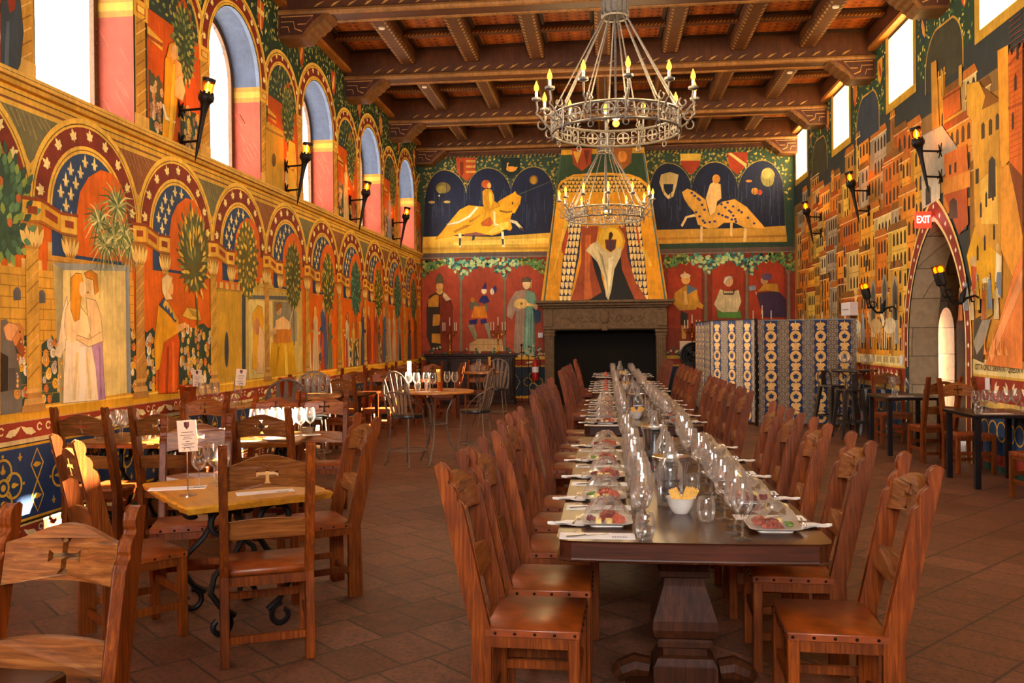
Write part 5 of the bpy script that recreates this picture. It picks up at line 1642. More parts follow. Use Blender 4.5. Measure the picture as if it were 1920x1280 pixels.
# lower arcade
ORA = [(.59, 2.33), (.60, 2.69), (.65, 2.88), (.78, 3.03), (.97, 3.13), (1.16, 3.13), (1.31, 3.05), (1.39, 2.94), (1.4, 2.33)]
for k in range(-2, 10):
    s0 = S0 + DS * k
    c = s0 + DS / 2
    SP = 2.69
    # spandrel marbling
    sc = '#84482a' if k % 2 else '#6c6747'
    P.poly([(s0 - .5, 3.44), (s0 + .5, 3.44), (s0 + .02, 2.95), (s0 - .02, 2.95)], '#d0a040', 2)
    P.poly([(s0 - .4, 3.40), (s0 + .4, 3.40), (s0, 3.0)], sc, 3)
    for q in range(8):
        x = s0 - .3 + .07 * q
        P.strip([(x, 3.39), (x + .1, 3.28 - .02 * q if q < 5 else 3.3)], .012, mixc(sc, '#e0b070', .25), 4)
    # blue vault with lilies
    vault = [(c - .545, 2.3), (c + .545, 2.3)] + arc(c, SP, .545, 0, PI, 20)
    P.poly(vault, '#234568', 4)
    for r in range(8):
        for q in range(9):
            x, y = c - .56 + q * .14 + (.07 if r % 2 else 0), 2.62 + r * .105
            if math.hypot(x - c, max(0, y - SP)) < .48 and x < s0 + 1.28:
                inside = x > s0 + .66 and y < 3.02 or (x - s0 - 1.02) ** 2 / .2 + (y - 2.7) ** 2 / .2 < 1
                if not inside:
                    fleur(P, x, y, .12, '#e6d08c', 5)
    band_ring(P, c, SP, .84, 6, nleaf=9)
    for f in (-1, 1):                                     # the band runs on down to the capitals
        x = c + f * .84
        P.poly([(c + f * .765, SP - .02), (c + f * .605, SP - .02), (c + f * .605, SP), (c + f * .765, SP)], '#74191a', 6)
    P.poly([(s0 + a, b) for a, b in ORA], '#d2500a', 7)
    # entablature seen from below with its two capitals
    for pts, col, L in (([(-.11, 2.70), (.12, 2.72), (.12, 2.56), (-.11, 2.54)], '#dba53a', 10), ([(.12, 2.72), (.38, 2.65), (.38, 2.5), (.12, 2.57)], '#c88f2c', 10), ([(.38, 2.65), (.6, 2.66), (.6, 2.5), (.38, 2.5)], '#dfb04a', 10),
                        ([(-.13, 2.73), (.13, 2.745), (.39, 2.67), (.62, 2.68), (.62, 2.655), (.38, 2.645), (.12, 2.715), (-.13, 2.70)], '#8a3016', 11),
                        ([(-.12, 2.545), (.12, 2.565), (.38, 2.505), (.61, 2.505), (.61, 2.485), (.38, 2.485), (.12, 2.54), (-.12, 2.52)], '#9c5a20', 11),
                        ([(-.05, 2.66), (.07, 2.67), (.07, 2.61), (-.05, 2.60)], '#8f2f1a', 12), ([(.17, 2.665), (.33, 2.62), (.33, 2.56), (.17, 2.605)], '#8f2f1a', 12), ([(.43, 2.61), (.55, 2.61), (.55, 2.55), (.43, 2.55)], '#8f2f1a', 12)):
        P.poly([(s0 + a, b) for a, b in pts], col, L)
    for x0, y1, w, hh in ((0, 2.53, .14, .2), (.5, 2.48, .11, .18)):
        P.poly([(s0 + x0 - w, y1), (s0 + x0 + w, y1), (s0 + x0 + w * .55, y1 - hh), (s0 + x0 - w * .55, y1 - hh)], '#a8762c', 10)
        for a in range(-2, 3):
            P.leaf(s0 + x0 + a * w * .25, y1 - hh * .95, hh * .9, w * .45, PI / 2 - a * .22, '#e0bd72', 11)
        P.rect(s0 + x0 - w * .62, s0 + x0 + w * .62, y1 - hh - .025, y1 - hh, '#b98a3a', 11)
        if x0 == 0:
            P.poly([(s0 - .075, y1 - hh - .02), (s0 + .075, y1 - hh - .02), (s0 + .085, 1.22), (s0 - .085, 1.22)], '#b5803e' if k % 2 else '#c9963c', 12)
            for q in range(12):
                y = 1.3 + q * .085
                P.strip([(s0 - .07, y), (s0 + .07, y + .1)], .012, '#d0a058' if q % 2 else '#9c6a30', 13)
            for (wa, za, zb, cc) in ((.1, 1.19, 1.225, '#c99a5a'), (.085, 1.15, 1.19, '#a8743c'), (.125, 1.1, 1.15, '#c99a5a'), (.15, 1.04, 1.1, '#ad7a40')):
                P.poly([(s0 - wa, za), (s0 + wa, za), (s0 + wa * .9, zb), (s0 - wa * .9, zb)], cc, 13)
# castle wall and trees behind the couples
masonry(P, 4.95, 8.02, 1.09, 2.17, 2, '#d29a3a')
masonry(P, 6.72, 8.0, 2.17, 2.33, 2, '#c28a3c')
masonry(P, 9.76, 10.66, 1.09, 2.2, 2, '#b98f36', '#7d5c20')
masonry(P, 10.66, 12.75, 1.09, 2.33, 2, '#c9a14a', '#94722c')
for q in range(5):
    P.poly([(9.86 + q * .16, 1.98), (9.92 + q * .16, 1.98), (9.92 + q * .16, 2.08), (9.89 + q * .16, 2.11), (9.86 + q * .16, 2.08)], '#7d5c20', 4)
GT = ['#4f6f4a', '#6f8f5a', '#99a05c', '#3d5c40', '#c2b04c']
crown(P, 6.18, 2.62, .36, .42, 9, '#35543c', ['#3f6a4c', '#5d8a5c', '#8aa04c', '#2f5040'], 90, .11, .06)
for q in range(5):
    P.ell(5.95 + .1 * q, 2.4 + .1 * (q * 7 % 5), .03, .035, '#b55a34', 13)
# palm with arching fronds
for cx, cy, s in ((7.74, 2.84, .33), (7.44, 2.66, .25), (7.84, 2.58, .27), (7.54, 2.46, .26), (7.97, 2.5, .24), (7.68, 2.55, .25)):
    for q in range(40):
        a = 2 * PI * q / 40 + .1
        s_ = s * (1. if q % 2 else .7)
        x1, y1 = cx + s_ * math.cos(a), cy + s_ * math.sin(a) * .9 - .02
        P.strip([(cx, cy), ((cx + x1) / 2, (cy + y1) / 2 + .03), (x1, y1 - .03)], .028, ('#6d7f45', '#a9aa68', '#4c6040', '#d6cc8c', '#86905a')[q % 5], 9 + q % 2, .006)
crown(P, 9.28, 2.56, .36, .46, 9, '#54522a', ['#4f5f3c', '#c9a23c', '#8a8a48', '#5c4a20', '#dcb84c'], 100, .13, .042)
P.strip([(9.3, 2.2), (9.34, 1.72)], .04, '#5f5a34', 9)
for k, base, cols in ((2, '#6a5a24', ['#c9a23c', '#4f6038', '#e0bb50', '#7a7a38']), (3, '#4a4a24', ['#8a8a40', '#4a5a34', '#c2a044', '#6a6a34']), (4, '#4a4a24', ['#8f8f40', '#c9a838', '#4a5c34']),
                      (5, '#2f5a48', ['#3f7a5c', '#6f9c70', '#2c5044']), (6, '#4a4a20', ['#a08f34', '#5c6a34', '#c9a83c']), (7, '#2f5a48', ['#47785c', '#7a9c68', '#2c5044']), (8, '#3c4a34', ['#6a7a4c', '#94945a', '#3c5040'])):
    s0 = S0 + DS * (k + (0 if k > 2 else 0))
    if k == 2:
        s0 = S0 + DS * 2
        crown(P, s0 + .98 + .0, 2.6, .34, .5, 9, base, cols, 100, .08, .055, up=False)
        continue
    crown(P, s0 + 1.02, 2.5, .33, .5, 9, base, cols, 90, .09, .05, up=(k % 2 == 0))
    P.strip([(s0 + 1.02, 2.05), (s0 + 1.03, 1.5)], .035, '#6a5a34', 8)
crown(P, S0 + DS * 2 + 1.0 + .0, 2.55, .01, .01, 8, '#6a5a24', ['#c9a23c'], 1)
roses(P, 6.62, 6.9, 1.09, 1.62, 3)
roses(P, 6.3, 6.45, 1.09, 1.7, 3)
roses(P, 7.95, 8.42, 1.09, 1.74, 3)
roses(P, 8.9, 9.7, 1.09, 1.78, 3)
roses(P, 5.0, 5.6, 1.09, 1.7, 3)
# courtly figures further along
row = [(12.98, 1.05, '#c98f1c', '#d9c8a0', '#c07f1c', 1, None), (13.32, 1.0, '#c9b690', None, '#d6a53c', 1, None), (13.72, 1.12, '#3f5f86', '#a8321c', '#9c8a60', -1, '#4a6a94'), (14.05, .9, '#5f7050', None, '#b07a30', 1, None),
       (14.62, 1.08, '#d3991c', None, '#d8a83c', 1, '#c07c14'), (15.02, .95, '#dcc8a4', '#b03a20', '#7a4a24', -1, None), (15.4, .8, '#c9a24c', '#31564c', '#8a5a2c', 1, None),
       (16.05, 1.08, '#35466c', None, '#7a6a5c', 1, None), (16.42, 1.1, '#a32c1c', '#8a2418', '#c29a6c', -1, '#8f2218'), (16.95, 1.1, '#9c2a20', None, '#c9a06a', 1, None), (17.2, .9, '#5d5f3c', None, '#b08040', 1, None),
       (17.62, 1.12, '#3d6488', None, '#c9ae7a', 1, None), (18.05, 1.08, '#c9b596', '#b59c7c', '#a8895c', -1, None), (18.45, 1.1, '#bda88c', None, '#c9a878', 1, None), (18.95, 1.1, '#8c8a86', '#3c3c40', '#c2a070', 1, None),
       (19.5, 1.05, '#b9812c', None, '#a08050', -1, None), (19.95, 1.1, '#2c3444', '#5a4a5c', '#8a6a48', 1, None), (20.6, 1.1, '#8a3428', None, '#b08a5c', -1, None)]
for i, (u, h, robe, und, hair, f, cl) in enumerate(row):
    person(P, u, 1.1, h, 5 + (i % 2) * 7, robe, und, hair, face=f, cloak=cl)
roses(P, 15.1, 15.75, 1.09, 1.62, 3)
roses(P, 13.5, 13.64, 1.09, 1.5, 3)
roses(P, 17.0, 17.4, 1.09, 1.5, 3)
P.rect(15.78, 15.98, 1.09, 1.9, '#cda04a', 3)
# upper zone: green diaper, archivolts, blind arches with garden figures
for c in WIN_L:
    band_ring(P, c, WSPR, WA + .27, 6, nleaf=11, s=.86)
    for f in (-1, 1):
        x0, x1 = sorted((c + f * WA, c + f * (WA + .27)))
        P.rect(x0, x1, 4.74, WSPR, '#d6a03a', 6)
        P.rect(x0 + .05, x1 - .05, 4.79, 4.87, '#a8431f', 7)
        P.rect(x0 + .07, x1 - .07, 4.80, 4.86, '#dcb458', 8)
        P.rect(x0 + .02, x1 - .06 if f > 0 else x1 - .02, WSILL, 4.74, '#b98232', 6)
        for q in range(10):
            y = WSILL + .1 + q * .1
            P.strip([(x0 + .04, y), (x1 - .05, y + .12)], .012, '#8a5a22' if q % 2 else '#d6ac6a', 7)
        P.poly([(x0, 3.8), (x1, 3.8), (x1 + .0, WSILL), (x0 - .0, WSILL)], '#c99a50', 7)
for k, c in enumerate(WIN_L):
    b = c + 3.13 / 2
    u0, u1 = c + WA + .25, c + 3.13 - WA - .25
    P.rect(u0, u1, WSILL, 4.95, '#bd3c0a', 2)
    disc = [(u0, 4.9), (u1, 4.9)] + arc(b, 4.9, (u1 - u0) / 2, 0, PI, 16)
    P.poly(disc, '#2c3c34', 3)
    for q in range(60):
        a, rr = q * 2.4, .52 * math.sqrt((q + .5) / 60)
        x, y = b + rr * math.cos(a), 4.95 + abs(rr * math.sin(a)) * 1.0
        P.leaf(x, y, .07, .035, a, ('#7f8a48', '#a89a4c', '#56703f')[q % 3], 4)
    band_ring(P, b, 4.9, (u1 - u0) / 2 + .17, 5, nleaf=9, s=.7)
    P.poly([(b - .02, 4.3), (b + .42, 4.3), (b + .42, 4.95), (b + .36, 5.16), (b + .22, 5.28), (b + .08, 5.2), (b, 5.0)], '#b5380a', 6)
    crown(P, b + .2, 4.78, .25, .44, 7, '#34402c', ['#6a7a40', '#a39a4c', '#475c38', '#86884a'], 80, .08, .045, up=(k % 2 == 0))
    P.strip([(b + .2, 4.36), (b + .22, 3.9)], .03, '#6a5228', 7)
    P.poly([(u0, 4.72), (u0 + .3, 4.66), (u0 + .3, 4.56), (u0, 4.6)], '#d09a3a', 9)
    P.rect(u0, u0 + .3, 4.6, 4.64, '#8f3a1c', 10)
    roses(P, u0 + .02, u0 + .3, WSILL, 4.3, 4, 26, ('#c9a87a', '#b8805a', '#8f6a58', '#d0b890'))
    roses(P, b + .1, u1 - .03, WSILL, 4.15, 4, 40, ('#b89a70', '#b07a50', '#d0a83c', '#8f6a50'))
    if k == 3:
        pass
    elif k == 4:
        masonry(P, u0, u0 + .5, WSILL, 4.45, 5, '#b08228', '#75551c')
        person(P, b + .15, WSILL, .62, 8, '#c9b088', None, '#b8862c')
        person(P, b + .4, WSILL, .66, 10, '#d08f20', None, '#b8862c', face=-1)
    else:
        person(P, b - .12, WSILL, 1.0, 8, ('#cf931c', '#c9a878', '#8a93a8', '#b8421c')[k % 4], None, '#c08a34', face=1)
        person(P, b + .34, WSILL, .72, 8, ('#b9702c', '#d0b080', '#a8321c')[k % 3], None, '#8a5a2c', face=-1)
    # diaper field with heraldic shields above
    for q in range(420):
        x, y = c + .3 + (3.13 - .6) * M(), 4.95 + 1.28 * M()
        if math.hypot(x - c, y - WSPR) < 1.06 or math.hypot(x - c - 3.13, y - WSPR) < 1.06 or math.hypot(x - b, y - 4.9) < .8:
            continue
        P.leaf(x, y, .075, .034, M() * 6.28, ('#8a944a', '#b5a85a', '#5c7a44', '#cabd78')[q % 4], 3)
    for q in range(60):
        x = c + (M() - .5) * 1.7
        y = 5.98 + .24 * M()
        if abs(x - c) > .02:
            P.leaf(x, y, .075, .034, M() * 6.28, ('#8a944a', '#b5a85a', '#5c7a44')[q % 3], 3)
    for q, (x, cols) in enumerate(((c + .78, ('#b23a1a', '#d9b060')), (c + 3.13 - .78, ('#a3301a', '#c9883a')))):
        shield(P, x, 5.86, .12, .42, 8, cols[0], cols[1], (k + q) % 3)

# ================================================================== fireplace wall
P = PB
P.rect(XL, XR, 1.1, 3.55, '#7d1e16', 1)
P.rect(XL, XR, 0, 1.12, '#1d2c3c', 1)
for a, b, c in ((1.04, 1.12, '#cf952c'), (.9, 1.04, '#8f1f1a'), (.86, .9, '#cf952c'), (.1, .16, '#cf952c'), (0, .1, '#6a1a14')):
    P.rect(XL, XR, a, b, c, 2)
for u in (-1.75, -2.55, -3.3, 2.0, 2.8, 3.6):
    for dx, dz in ((0, .13), (0, -.13), (.13, 0), (-.13, 0)):
        P.ring(u + dx, .5 + dz, .09, .11, 0, 2 * PI, '#b08430', 3, 14)
    P.strip([(u + .38, .32), (u + .48, .5), (u + .38, .68), (u + .28, .5), (u + .38, .32)], .016, '#b08430', 3)
    P.leaf(u - .2, .95, .2, .06, .2, '#dcc890', 3)
    P.leaf(u + .1, .95, .2, .06, 2.9, '#dcc890', 3)
for q in range(150):
    for x0, x1 in ((-4.25, -1.35), (1.22, 4.2)):
        x, y = x0 + (x1 - x0) * M(), 4.1 + .9 * M()
        P.strip([(x, y), (x + .01, y + .2 + .3 * M())], .012, ('#24344e', '#3a4a5c', '#101828')[q % 3], 6)
# leafy garland under the ledge
for x0, x1 in ((XL + .02, -1.45), (1.4, XR - .02)):
    n = 420
    for q in range(n):
        x = x0 + (x1 - x0) * M()
        wv = abs(math.sin((x - x0) * PI / ((x1 - x0) / 3)))
        y = 3.5 - (.12 + .34 * (1 - wv) ** 1.3) * M() - .02
        tt = min(1, abs((x - (x0 + x1) / 2) / (x1 - x0) * 2))
        pal = ('#2f7a70', '#4fa088', '#8fbd8a', '#2a5c58', '#b9c98a') if tt < .6 else ('#4a6a2c', '#7d8f3c', '#a8a850', '#35502c', '#5f8a4c')
        P.leaf(x, y, .1, .075, M() * 6.28, pal[q % 5], 8 + q % 5)
    for q in range(120):
        x = x0 + (x1 - x0) * M()
        y = 1.12 + .26 * M() * abs(math.sin((x - x0) * 4))
        P.ell(x, y, .03, .03, ('#2a4634', '#b9a880', '#3d5c44', '#c2a07c')[q % 4], 9, 7)
# diaper of small gold stars
for q in range(1700):
    x, y = XL + .1 + (XR - XL - .2) * M(), 4.75 + 1.3 * M()
    P.leaf(x, y, .07, .045, M() * 6.28, ('#8a8440', '#5f6c34', '#b09c54', '#a07a2a')[q % 4], 1)
for q in range(90):
    x = XL + .05 + q * (XR - XL) / 90
    P.poly([(x, 6.02), (x + .09, 6.02), (x + .045, 5.93)], '#16261c', 2)
    P.poly([(x, 6.02), (x + .05, 6.02), (x + .0, 5.95)], '#7d5a24', 2)
P.rect(XL, XR, 3.53, 3.66, '#5a4a44', 3)
P.rect(XL, XR, 3.53, 3.56, '#7d6c64', 4)

# ================================================================== door wall: the painted town
P = PR
DEN = [(DOOR_C, DOOR_A + .2)]


def free(u0, u1, v0, v1):
    """clear of the square windows and of the pointed doorway"""
    for c in WIN_R:
        if u1 > c - RA - .02 and u0 < c + RA + .02 and v1 > RZ0 - .02 and v0 < RZ1 + .02:
            return False
    if u1 > DOOR_C - 1.2 and u0 < DOOR_C + 1.2 and v0 < 3.4:
        if v0 < 1.5:
            return False
        lim = 1.2 * (1 - max(0, (v0 - 1.45)) / 2.0)
        if u1 > DOOR_C - lim and u0 < DOOR_C + lim:
            return False
    return True


P.rect(YF, DOOR_C - DOOR_A, 0, .2, '#3a1c14', 1)
for u0, u1 in ((YF, DOOR_C - 1.2), (DOOR_C + 1.2, YB)):
    for a, b, c in ((0, .08, '#1e3a30'), (.08, .2, '#8a1f1d'), (.2, .72, '#24405f'), (.72, .8, '#d0a860'), (.8, 1.07, '#8f211e'), (1.07, 1.1, '#c99a48'), (1.1, 1.28, '#d9c088'), (1.28, 1.32, '#a85a1c'), (1.32, 3.6, '#b97a2a')):
        P.rect(u0, u1, a, b, c, 1)
    u = u0 + .3
    while u < u1 - .2:
        for f in (-1, 1):
            P.leaf(u + f * .04, .9, .16, .07, (0 if f > 0 else PI) + f * .6, '#e2cfb0', 3)
            P.leaf(u + f * .05, .94, .12, .045, (0 if f > 0 else PI) + f * 1.0, '#e2cfb0', 3)
        P.ring(u, .47, .1, .12, 0, 6.28, '#c0903a', 3, 14)
        P.ring(u + .22, .47, .1, .12, 0, 6.28, '#c0903a', 3, 14)
        u += .44
for u0, u1 in ((YF, DOOR_C - 1.2), (DOOR_C + 1.2, YB)):
    P.rect(u0, u1, 3.3, 3.6, '#b97a2a', 1)
P.rect(DOOR_C - 1.2, DOOR_C + 1.2, 3.45, 3.6, '#a8763a', 1)
P.rect(YF, YB, 3.6, 4.35, '#a86c28', 1)
P.rect(YF, YB, 4.35, 4.6, '#7a5a34', 1)
# sky arches under the green diaper
for k, c in enumerate(WIN_R):
    b = c + 1.68
    for q in range(330):
        x, y = c + 3.36 * M(), 5.15 + 1.05 * M()
        if abs(x - c) < RA + .2 or abs(x - c - 3.36) < RA + .2:
            continue
        if abs(x - b) < .62 and y < 5.66 - .5 * ((x - b) / .62) ** 2:
            continue
        P.leaf(x, y, .07, .036, M() * 6.28, ('#7d8a3c', '#b5a850', '#4a6a34', '#c9b868')[q % 4], 4)
    for s0, s1 in ((c + RA + .14, b), (b, c + 3.36 - RA - .14)):
        P.rect(s0, s1, 5.12, 6.24, '#27402c', 2)
    g = gothic(b, .66, 5.16, 5.68, 8)
    P.poly([(b + .66, 4.9)] + g + [(b - .66, 4.9)], '#b98430', 3)
    g = gothic(b, .63, 5.16, 5.65, 8)
    P.poly([(b + .63, 4.9)] + g + [(b - .63, 4.9)], '#2f3c46' if k % 2 else '#3a3a2c', 5)
    P.rect(c - RA - .13, c + RA + .13, RZ0 - .13, RZ0, '#b98a30', 6)
    P.rect(c - RA - .13, c - RA, RZ0, 6.24, '#a87a2c', 6)
    P.rect(c + RA, c + RA + .13, RZ0, 6.24, '#b98a30', 6)
    shield(P, c + RA + .42, 5.82, .13, .42, 7, ('#b5341a', '#c98a2c')[k % 2], ('#d9b060', '#a8301a')[k % 2], k % 3)
    shield(P, c + 3.36 - RA - .42, 5.82, .13, .42, 7, ('#2c3a4c', '#b5341a')[k % 2], '#c98a3c', (k + 1) % 3)
# houses, towers, roofs: row by row from the skyline down
TOWN = ['#c4641c', '#c98f34', '#d0a548', '#9c8c78', '#b98a54', '#b5501c', '#d48a2c', '#a8702c', '#c9b078', '#d07a24', '#8f5a24', '#bf9a5c']


def house(P, u0, u1, v0, v1, L, col, roof, wins):
    P.rect(u0, u1, v0, v1, col, L)
    sd = mixc(col, '#3a1c0c', .35)
    P.rect(u1 - (u1 - u0) * .22, u1, v0, v1, sd, L)                      # painted gable side
    P.poly([(u0 - .03, v1), (u1 + .03, v1), (u1 - .04, v1 + .11), (u0 + .05, v1 + .11)], roof, L)
    P.rect(u0 - .03, u1 + .03, v1 - .02, v1, mixc(col, '#ffe8b0', .35), L + 1)
    n, m = wins
    for a in range(n):
        for q in range(m):
            x = u0 + (u1 - u0) * .76 * (a + .5) / n
            y = v0 + (v1 - v0) * (q + .55) / m
            w, h = min(.045, (u1 - u0) * .1), min(.1, (v1 - v0) / m * .3)
            P.poly([(x - w, y - h), (x + w, y - h), (x + w, y + h * .5), (x + w * .5, y + h), (x - w * .5, y + h), (x - w, y + h * .5)], '#332a22', L + 1)
    for q in range(1, m):
        P.rect(u0, u1, v0 + (v1 - v0) * q / m - .008, v0 + (v1 - v0) * q / m + .008, sd, L + 1)


LAY = 4
for row_, (vb, vt, n) in enumerate(((4.05, 4.85, 30), (3.45, 4.35, 34), (2.85, 3.8, 34), (2.2, 3.2, 30), (1.55, 2.6, 24))):
    for k in range(n):
        u0 = 3.0 + (YB - 3.2) * (k + M() * .7) / n
        w = .42 + .5 * M()
        h = (vt - vb) * (.65 + .5 * M())
        v1 = min(vb + h, 5.0)
        if row_ == 0 and k % 3 == 0:
            w, v1 = .16 + .1 * M(), min(vb + h * 1.25, 5.12)
        if not free(u0 - .05, min(u0 + w, YB) + .05, vb - .3, v1 + .15) or u0 + w > YB - .02 or (10.4 > u0 > 9.2 and v1 > 2.2) or (u0 < 9.8 and row_ > 2):
            continue
        L = LAY + row_ * 2 + k % 2
        house(P, u0, u0 + w, vb - .3, v1, L, TOWN[(k * 5 + row_ * 3 + k // 4) % len(TOWN)], ('#8f3c14', '#a85a20', '#7a4a1c')[k % 3], (max(1, int(w / .2)), max(1, int((v1 - vb + .3) / .32))))
        if w < .3:
            for q in range(3):
                P.rect(u0 + q * w / 2.6, u0 + q * w / 2.6 + w * .18, v1, v1 + .08, '#c9862c', L + 1)
# townsfolk and horses along the street
for q in range(26):
    u = 13.75 + q * .29
    if u > YB - .2:
        break
    person(P, u, 1.34 + .1 * (q % 3), .5 + .12 * (q % 2), 16, ('#b5562c', '#8a8f94', '#c9a060', '#6a5a44', '#a83a24', '#cfc0a0')[q % 6], None, '#6a4424', face=1 if q % 2 else -1, arm=q % 3 == 0)
for u, col in ((14.35, '#cbb99a'), (15.05, '#b9986a'), (16.2, '#d0bfa0')):
    P.ell(u, 1.72, .3, .13, col, 18, 14)
    P.poly([(u + .2, 1.75), (u + .42, 2.0), (u + .5, 1.97), (u + .46, 1.88), (u + .32, 1.68)], col, 18)
    for dx in (-.24, -.14, .14, .24):
        P.strip([(u + dx, 1.7), (u + dx * 1.1, 1.36)], .05, col, 18, .025)
P.rect(13.7, 15.6, 1.34, 1.62, '#4d3a2a', 3)
for u, v in ((14.1, 2.3), (14.6, 2.35), (15.2, 2.3)):
    P.poly([(u - .15, v - .5), (u + .15, v - .5), (u + .15, v), (u + .08, v + .16), (u, v + .2), (u - .08, v + .16), (u - .15, v)], '#8d8474', 15)
    P.poly([(u - .1, v - .5), (u + .1, v - .5), (u + .1, v), (u, v + .14), (u - .1, v)], '#4c4a44', 16)
# the great castle beside the doorway: courses, battlements, slit windows; gilded street front below
for k in range(26):
    v = 3.5 + k * .06
    P.rect(9.92, 10.2, v - .003, v + .003, '#93370e', 22)
for k in range(7):
    P.rect(9.4, 9.88, 4.2 + .1 * k - .004, 4.2 + .1 * k + .004, '#93370e', 22)
for u, v in ((10.05, 4.3), (10.12, 3.9), (10.0, 4.62), (10.62, 3.2), (10.8, 3.15), (10.95, 3.05), (10.6, 2.75), (10.85, 2.65), (11.05, 2.55)):
    P.poly([(u - .025, v - .09), (u + .025, v - .09), (u + .025, v + .06), (u, v + .1), (u - .025, v + .06)], '#382a20', 23)
for k in range(9):
    u = 10.25 + .07 * k
    P.poly([(u, 1.34), (u + .09, 1.34), (u + .03, 1.5 + .12 * (k % 3)), (u + .05, 1.42)], ('#e29a5c', '#b3522a', '#d98448')[k % 3], 22)
for k in range(7):
    person(P, 10.55 + .17 * k, 1.75 + .12 * (k % 2), .42, 24, ('#c9b48a', '#7d8fa2', '#b5562c', '#d0a040')[k % 4], None, '#6a4424', face=1 if k % 2 else -1)
# archivolt of the doorway
for r0, r1, col, L in ((.19, .155, '#d9b272', 20), (.155, .03, '#7a1e1e', 20), (.03, 0.0, '#dcc08c', 20)):
    for f in (-1, 1):
        A = gothic(DOOR_C, DOOR_A + r0, DOOR_S, DOOR_T + r0 * 1.9, 12)
        B = gothic(DOOR_C, DOOR_A + r1, DOOR_S, DOOR_T + r1 * 1.9, 12)
    for k in range(len(A) - 1):
        P.poly([A[k], A[k + 1], B[k + 1], B[k]], col, L)
    for f in (-1, 1):
        x0, x1 = sorted((DOOR_C + f * (DOOR_A + r0), DOOR_C + f * (DOOR_A + r1)))
        P.rect(x0, x1, 1.1 if f > 0 else .0, DOOR_S, col, L)
A = gothic(DOOR_C, DOOR_A + .09, DOOR_S, DOOR_T + .17, 9)
for k in range(len(A)):
    vine_leaf(P, A[k][0], A[k][1], .05, 1.57 if k % 2 else -1.57, '#e6d6c0', 21)
for f in (-1, 1):
    for z in (.3, .6, .9, 1.2):
        vine_leaf(P, DOOR_C + f * (DOOR_A + .09), z, .05, 1.57, '#e6d6c0', 21)

# ------------------------------------------------------------------ chimney hood picture plane (built with the fireplace)
HOOD_Y0, HOOD_Z0, HOOD_SL = 20.62, 2.42, .055
fnH = lambda u, v, h: (u, HOOD_Y0 + HOOD_SL * (v - HOOD_Z0) - h, v)
PH = Paint(fnH)
PH.brush = .14
for ln in FIGURES.strip().split('\n'):
    a = ln[1:].split(',')
    L, c = int(a[0]), '#' + PALETTE[int(a[1])]
    d = [int(x) for x in a[2:]]
    x, y = d[0], d[1]
    pts = [(x / 500, y / 500)]
    for k in range(2, len(d), 2):
        x += d[k]
        y += d[k + 1]
        pts.append((x / 500, y / 500))
    W = {'L': PL, 'R': PR, 'B': PB, 'H': PH}[ln[0]]
    if ln[0] == 'R':
        L += 14
    if ln[0] == 'L':
        L += 1 if pts[0][1] < 3.4 else 4
    W.poly(pts, c, L, .22)
    if L > 6 and len(pts) > 4 and len(pts) != 14 and ln[0] != 'H':      # drawn contour
        W.strip(pts + pts[:1], .007 if ln[0] != 'B' else .009, mixc(c, '#2a1408', .6), L)
for q in range(34):
    u = 13.8 + q * .052 + .03 * (q // 6)
    if q % 6 != 5:
        PR.rect(u, u + .014, 1.14, 1.235, '#5a4636', 6)
wl = struct(PL.build('wall_left', 'fresco'))
wr = struct(PR.build('wall_right', 'fresco'))
wb = struct(PB.build('wall_back', 'fresco'))
# inscription on the door wall
Mx = Matrix(((0, 0, -1, XR - .012), (-1, 0, 0, 10.55), (0, 1, 0, 1.185), (0, 0, 0, 1)))
text_mesh('lettering', 'CITTA ONCE SERVATA - QUESTA V', .1, 'ink', wr, Mx, sx=.78)
# ------------------------------------------------------------------ fireplace
fp = thing('fireplace', 'carved stone fireplace with painted tapering hood at the end of the hall', 'fireplace', (0, 0, 0))
b = MB()                                              # chimney hood: tapering box whose front carries the painting
for (z0, z1) in ((2.42, 6.0),):
    y0, y1 = HOOD_Y0 + .004, HOOD_Y0 + HOOD_SL * (z1 - z0) + .004
    a = [(-1.5, y0, z0), (1.44, y0, z0), (1.44, YB - .01, z0), (-1.5, YB - .01, z0)]
    t = [(-.99, y1, z1), (.94, y1, z1), (.94, YB - .01, z1), (-.99, YB - .01, z1)]
    PH.add(a + t, [(0, 1, 5, 4), (1, 2, 6, 5), (3, 0, 4, 7), (4, 5, 6, 7)], '#c98a20')
PH.build('hood', 'fresco', fp)
b = MB()
for x0, x1, y0, z0, z1 in ((-1.6, 1.58, 20.16, 2.36, 2.42), (-1.54, 1.52, 20.24, 2.30, 2.36), (-1.46, 1.44, 20.32, 2.25, 2.30)):
    b.cbox(x0, x1, y0, YB - .01, z0, z1, .012)
b.build('mantel_shelf', 'stone', fp)
b = MB()
b.cbox(-1.42, 1.40, 20.4, YB - .01, 1.74, 2.25, .01)
b.cbox(-1.43, -1.2, 20.37, 20.45, 1.82, 2.2, .01)
b.cbox(1.18, 1.41, 20.37, 20.45, 1.82, 2.2, .01)
b.cbox(-1.44, 1.42, 20.36, 20.5, 1.76, 1.8, .008)
b.ball((-.01, 20.4, 2.04), .12, .05, .17)
b.cbox(-.08, .06, 20.35, 20.5, 1.72, 1.88, .01)
for s in (-1, 1):                                      # carved scrolls either side of the boss
    for k in range(3):
        cx = s * (.3 + .24 * k)
        rr = .085 - .012 * k
        b.tube([(cx + rr * math.cos(a) * (1 - .07 * q), 20.395, 2.0 + rr * math.sin(a) * (1 - .07 * q)) for q, a in enumerate([s * (.4 + q * .6) for q in range(11)])], .022 - .003 * k, 6)
        b.tube([(s * (.18 + .24 * k), 20.395, 1.95), (s * (.26 + .24 * k), 20.39, 1.92), (s * (.4 + .24 * k), 20.395, 2.03)], .018, 6)
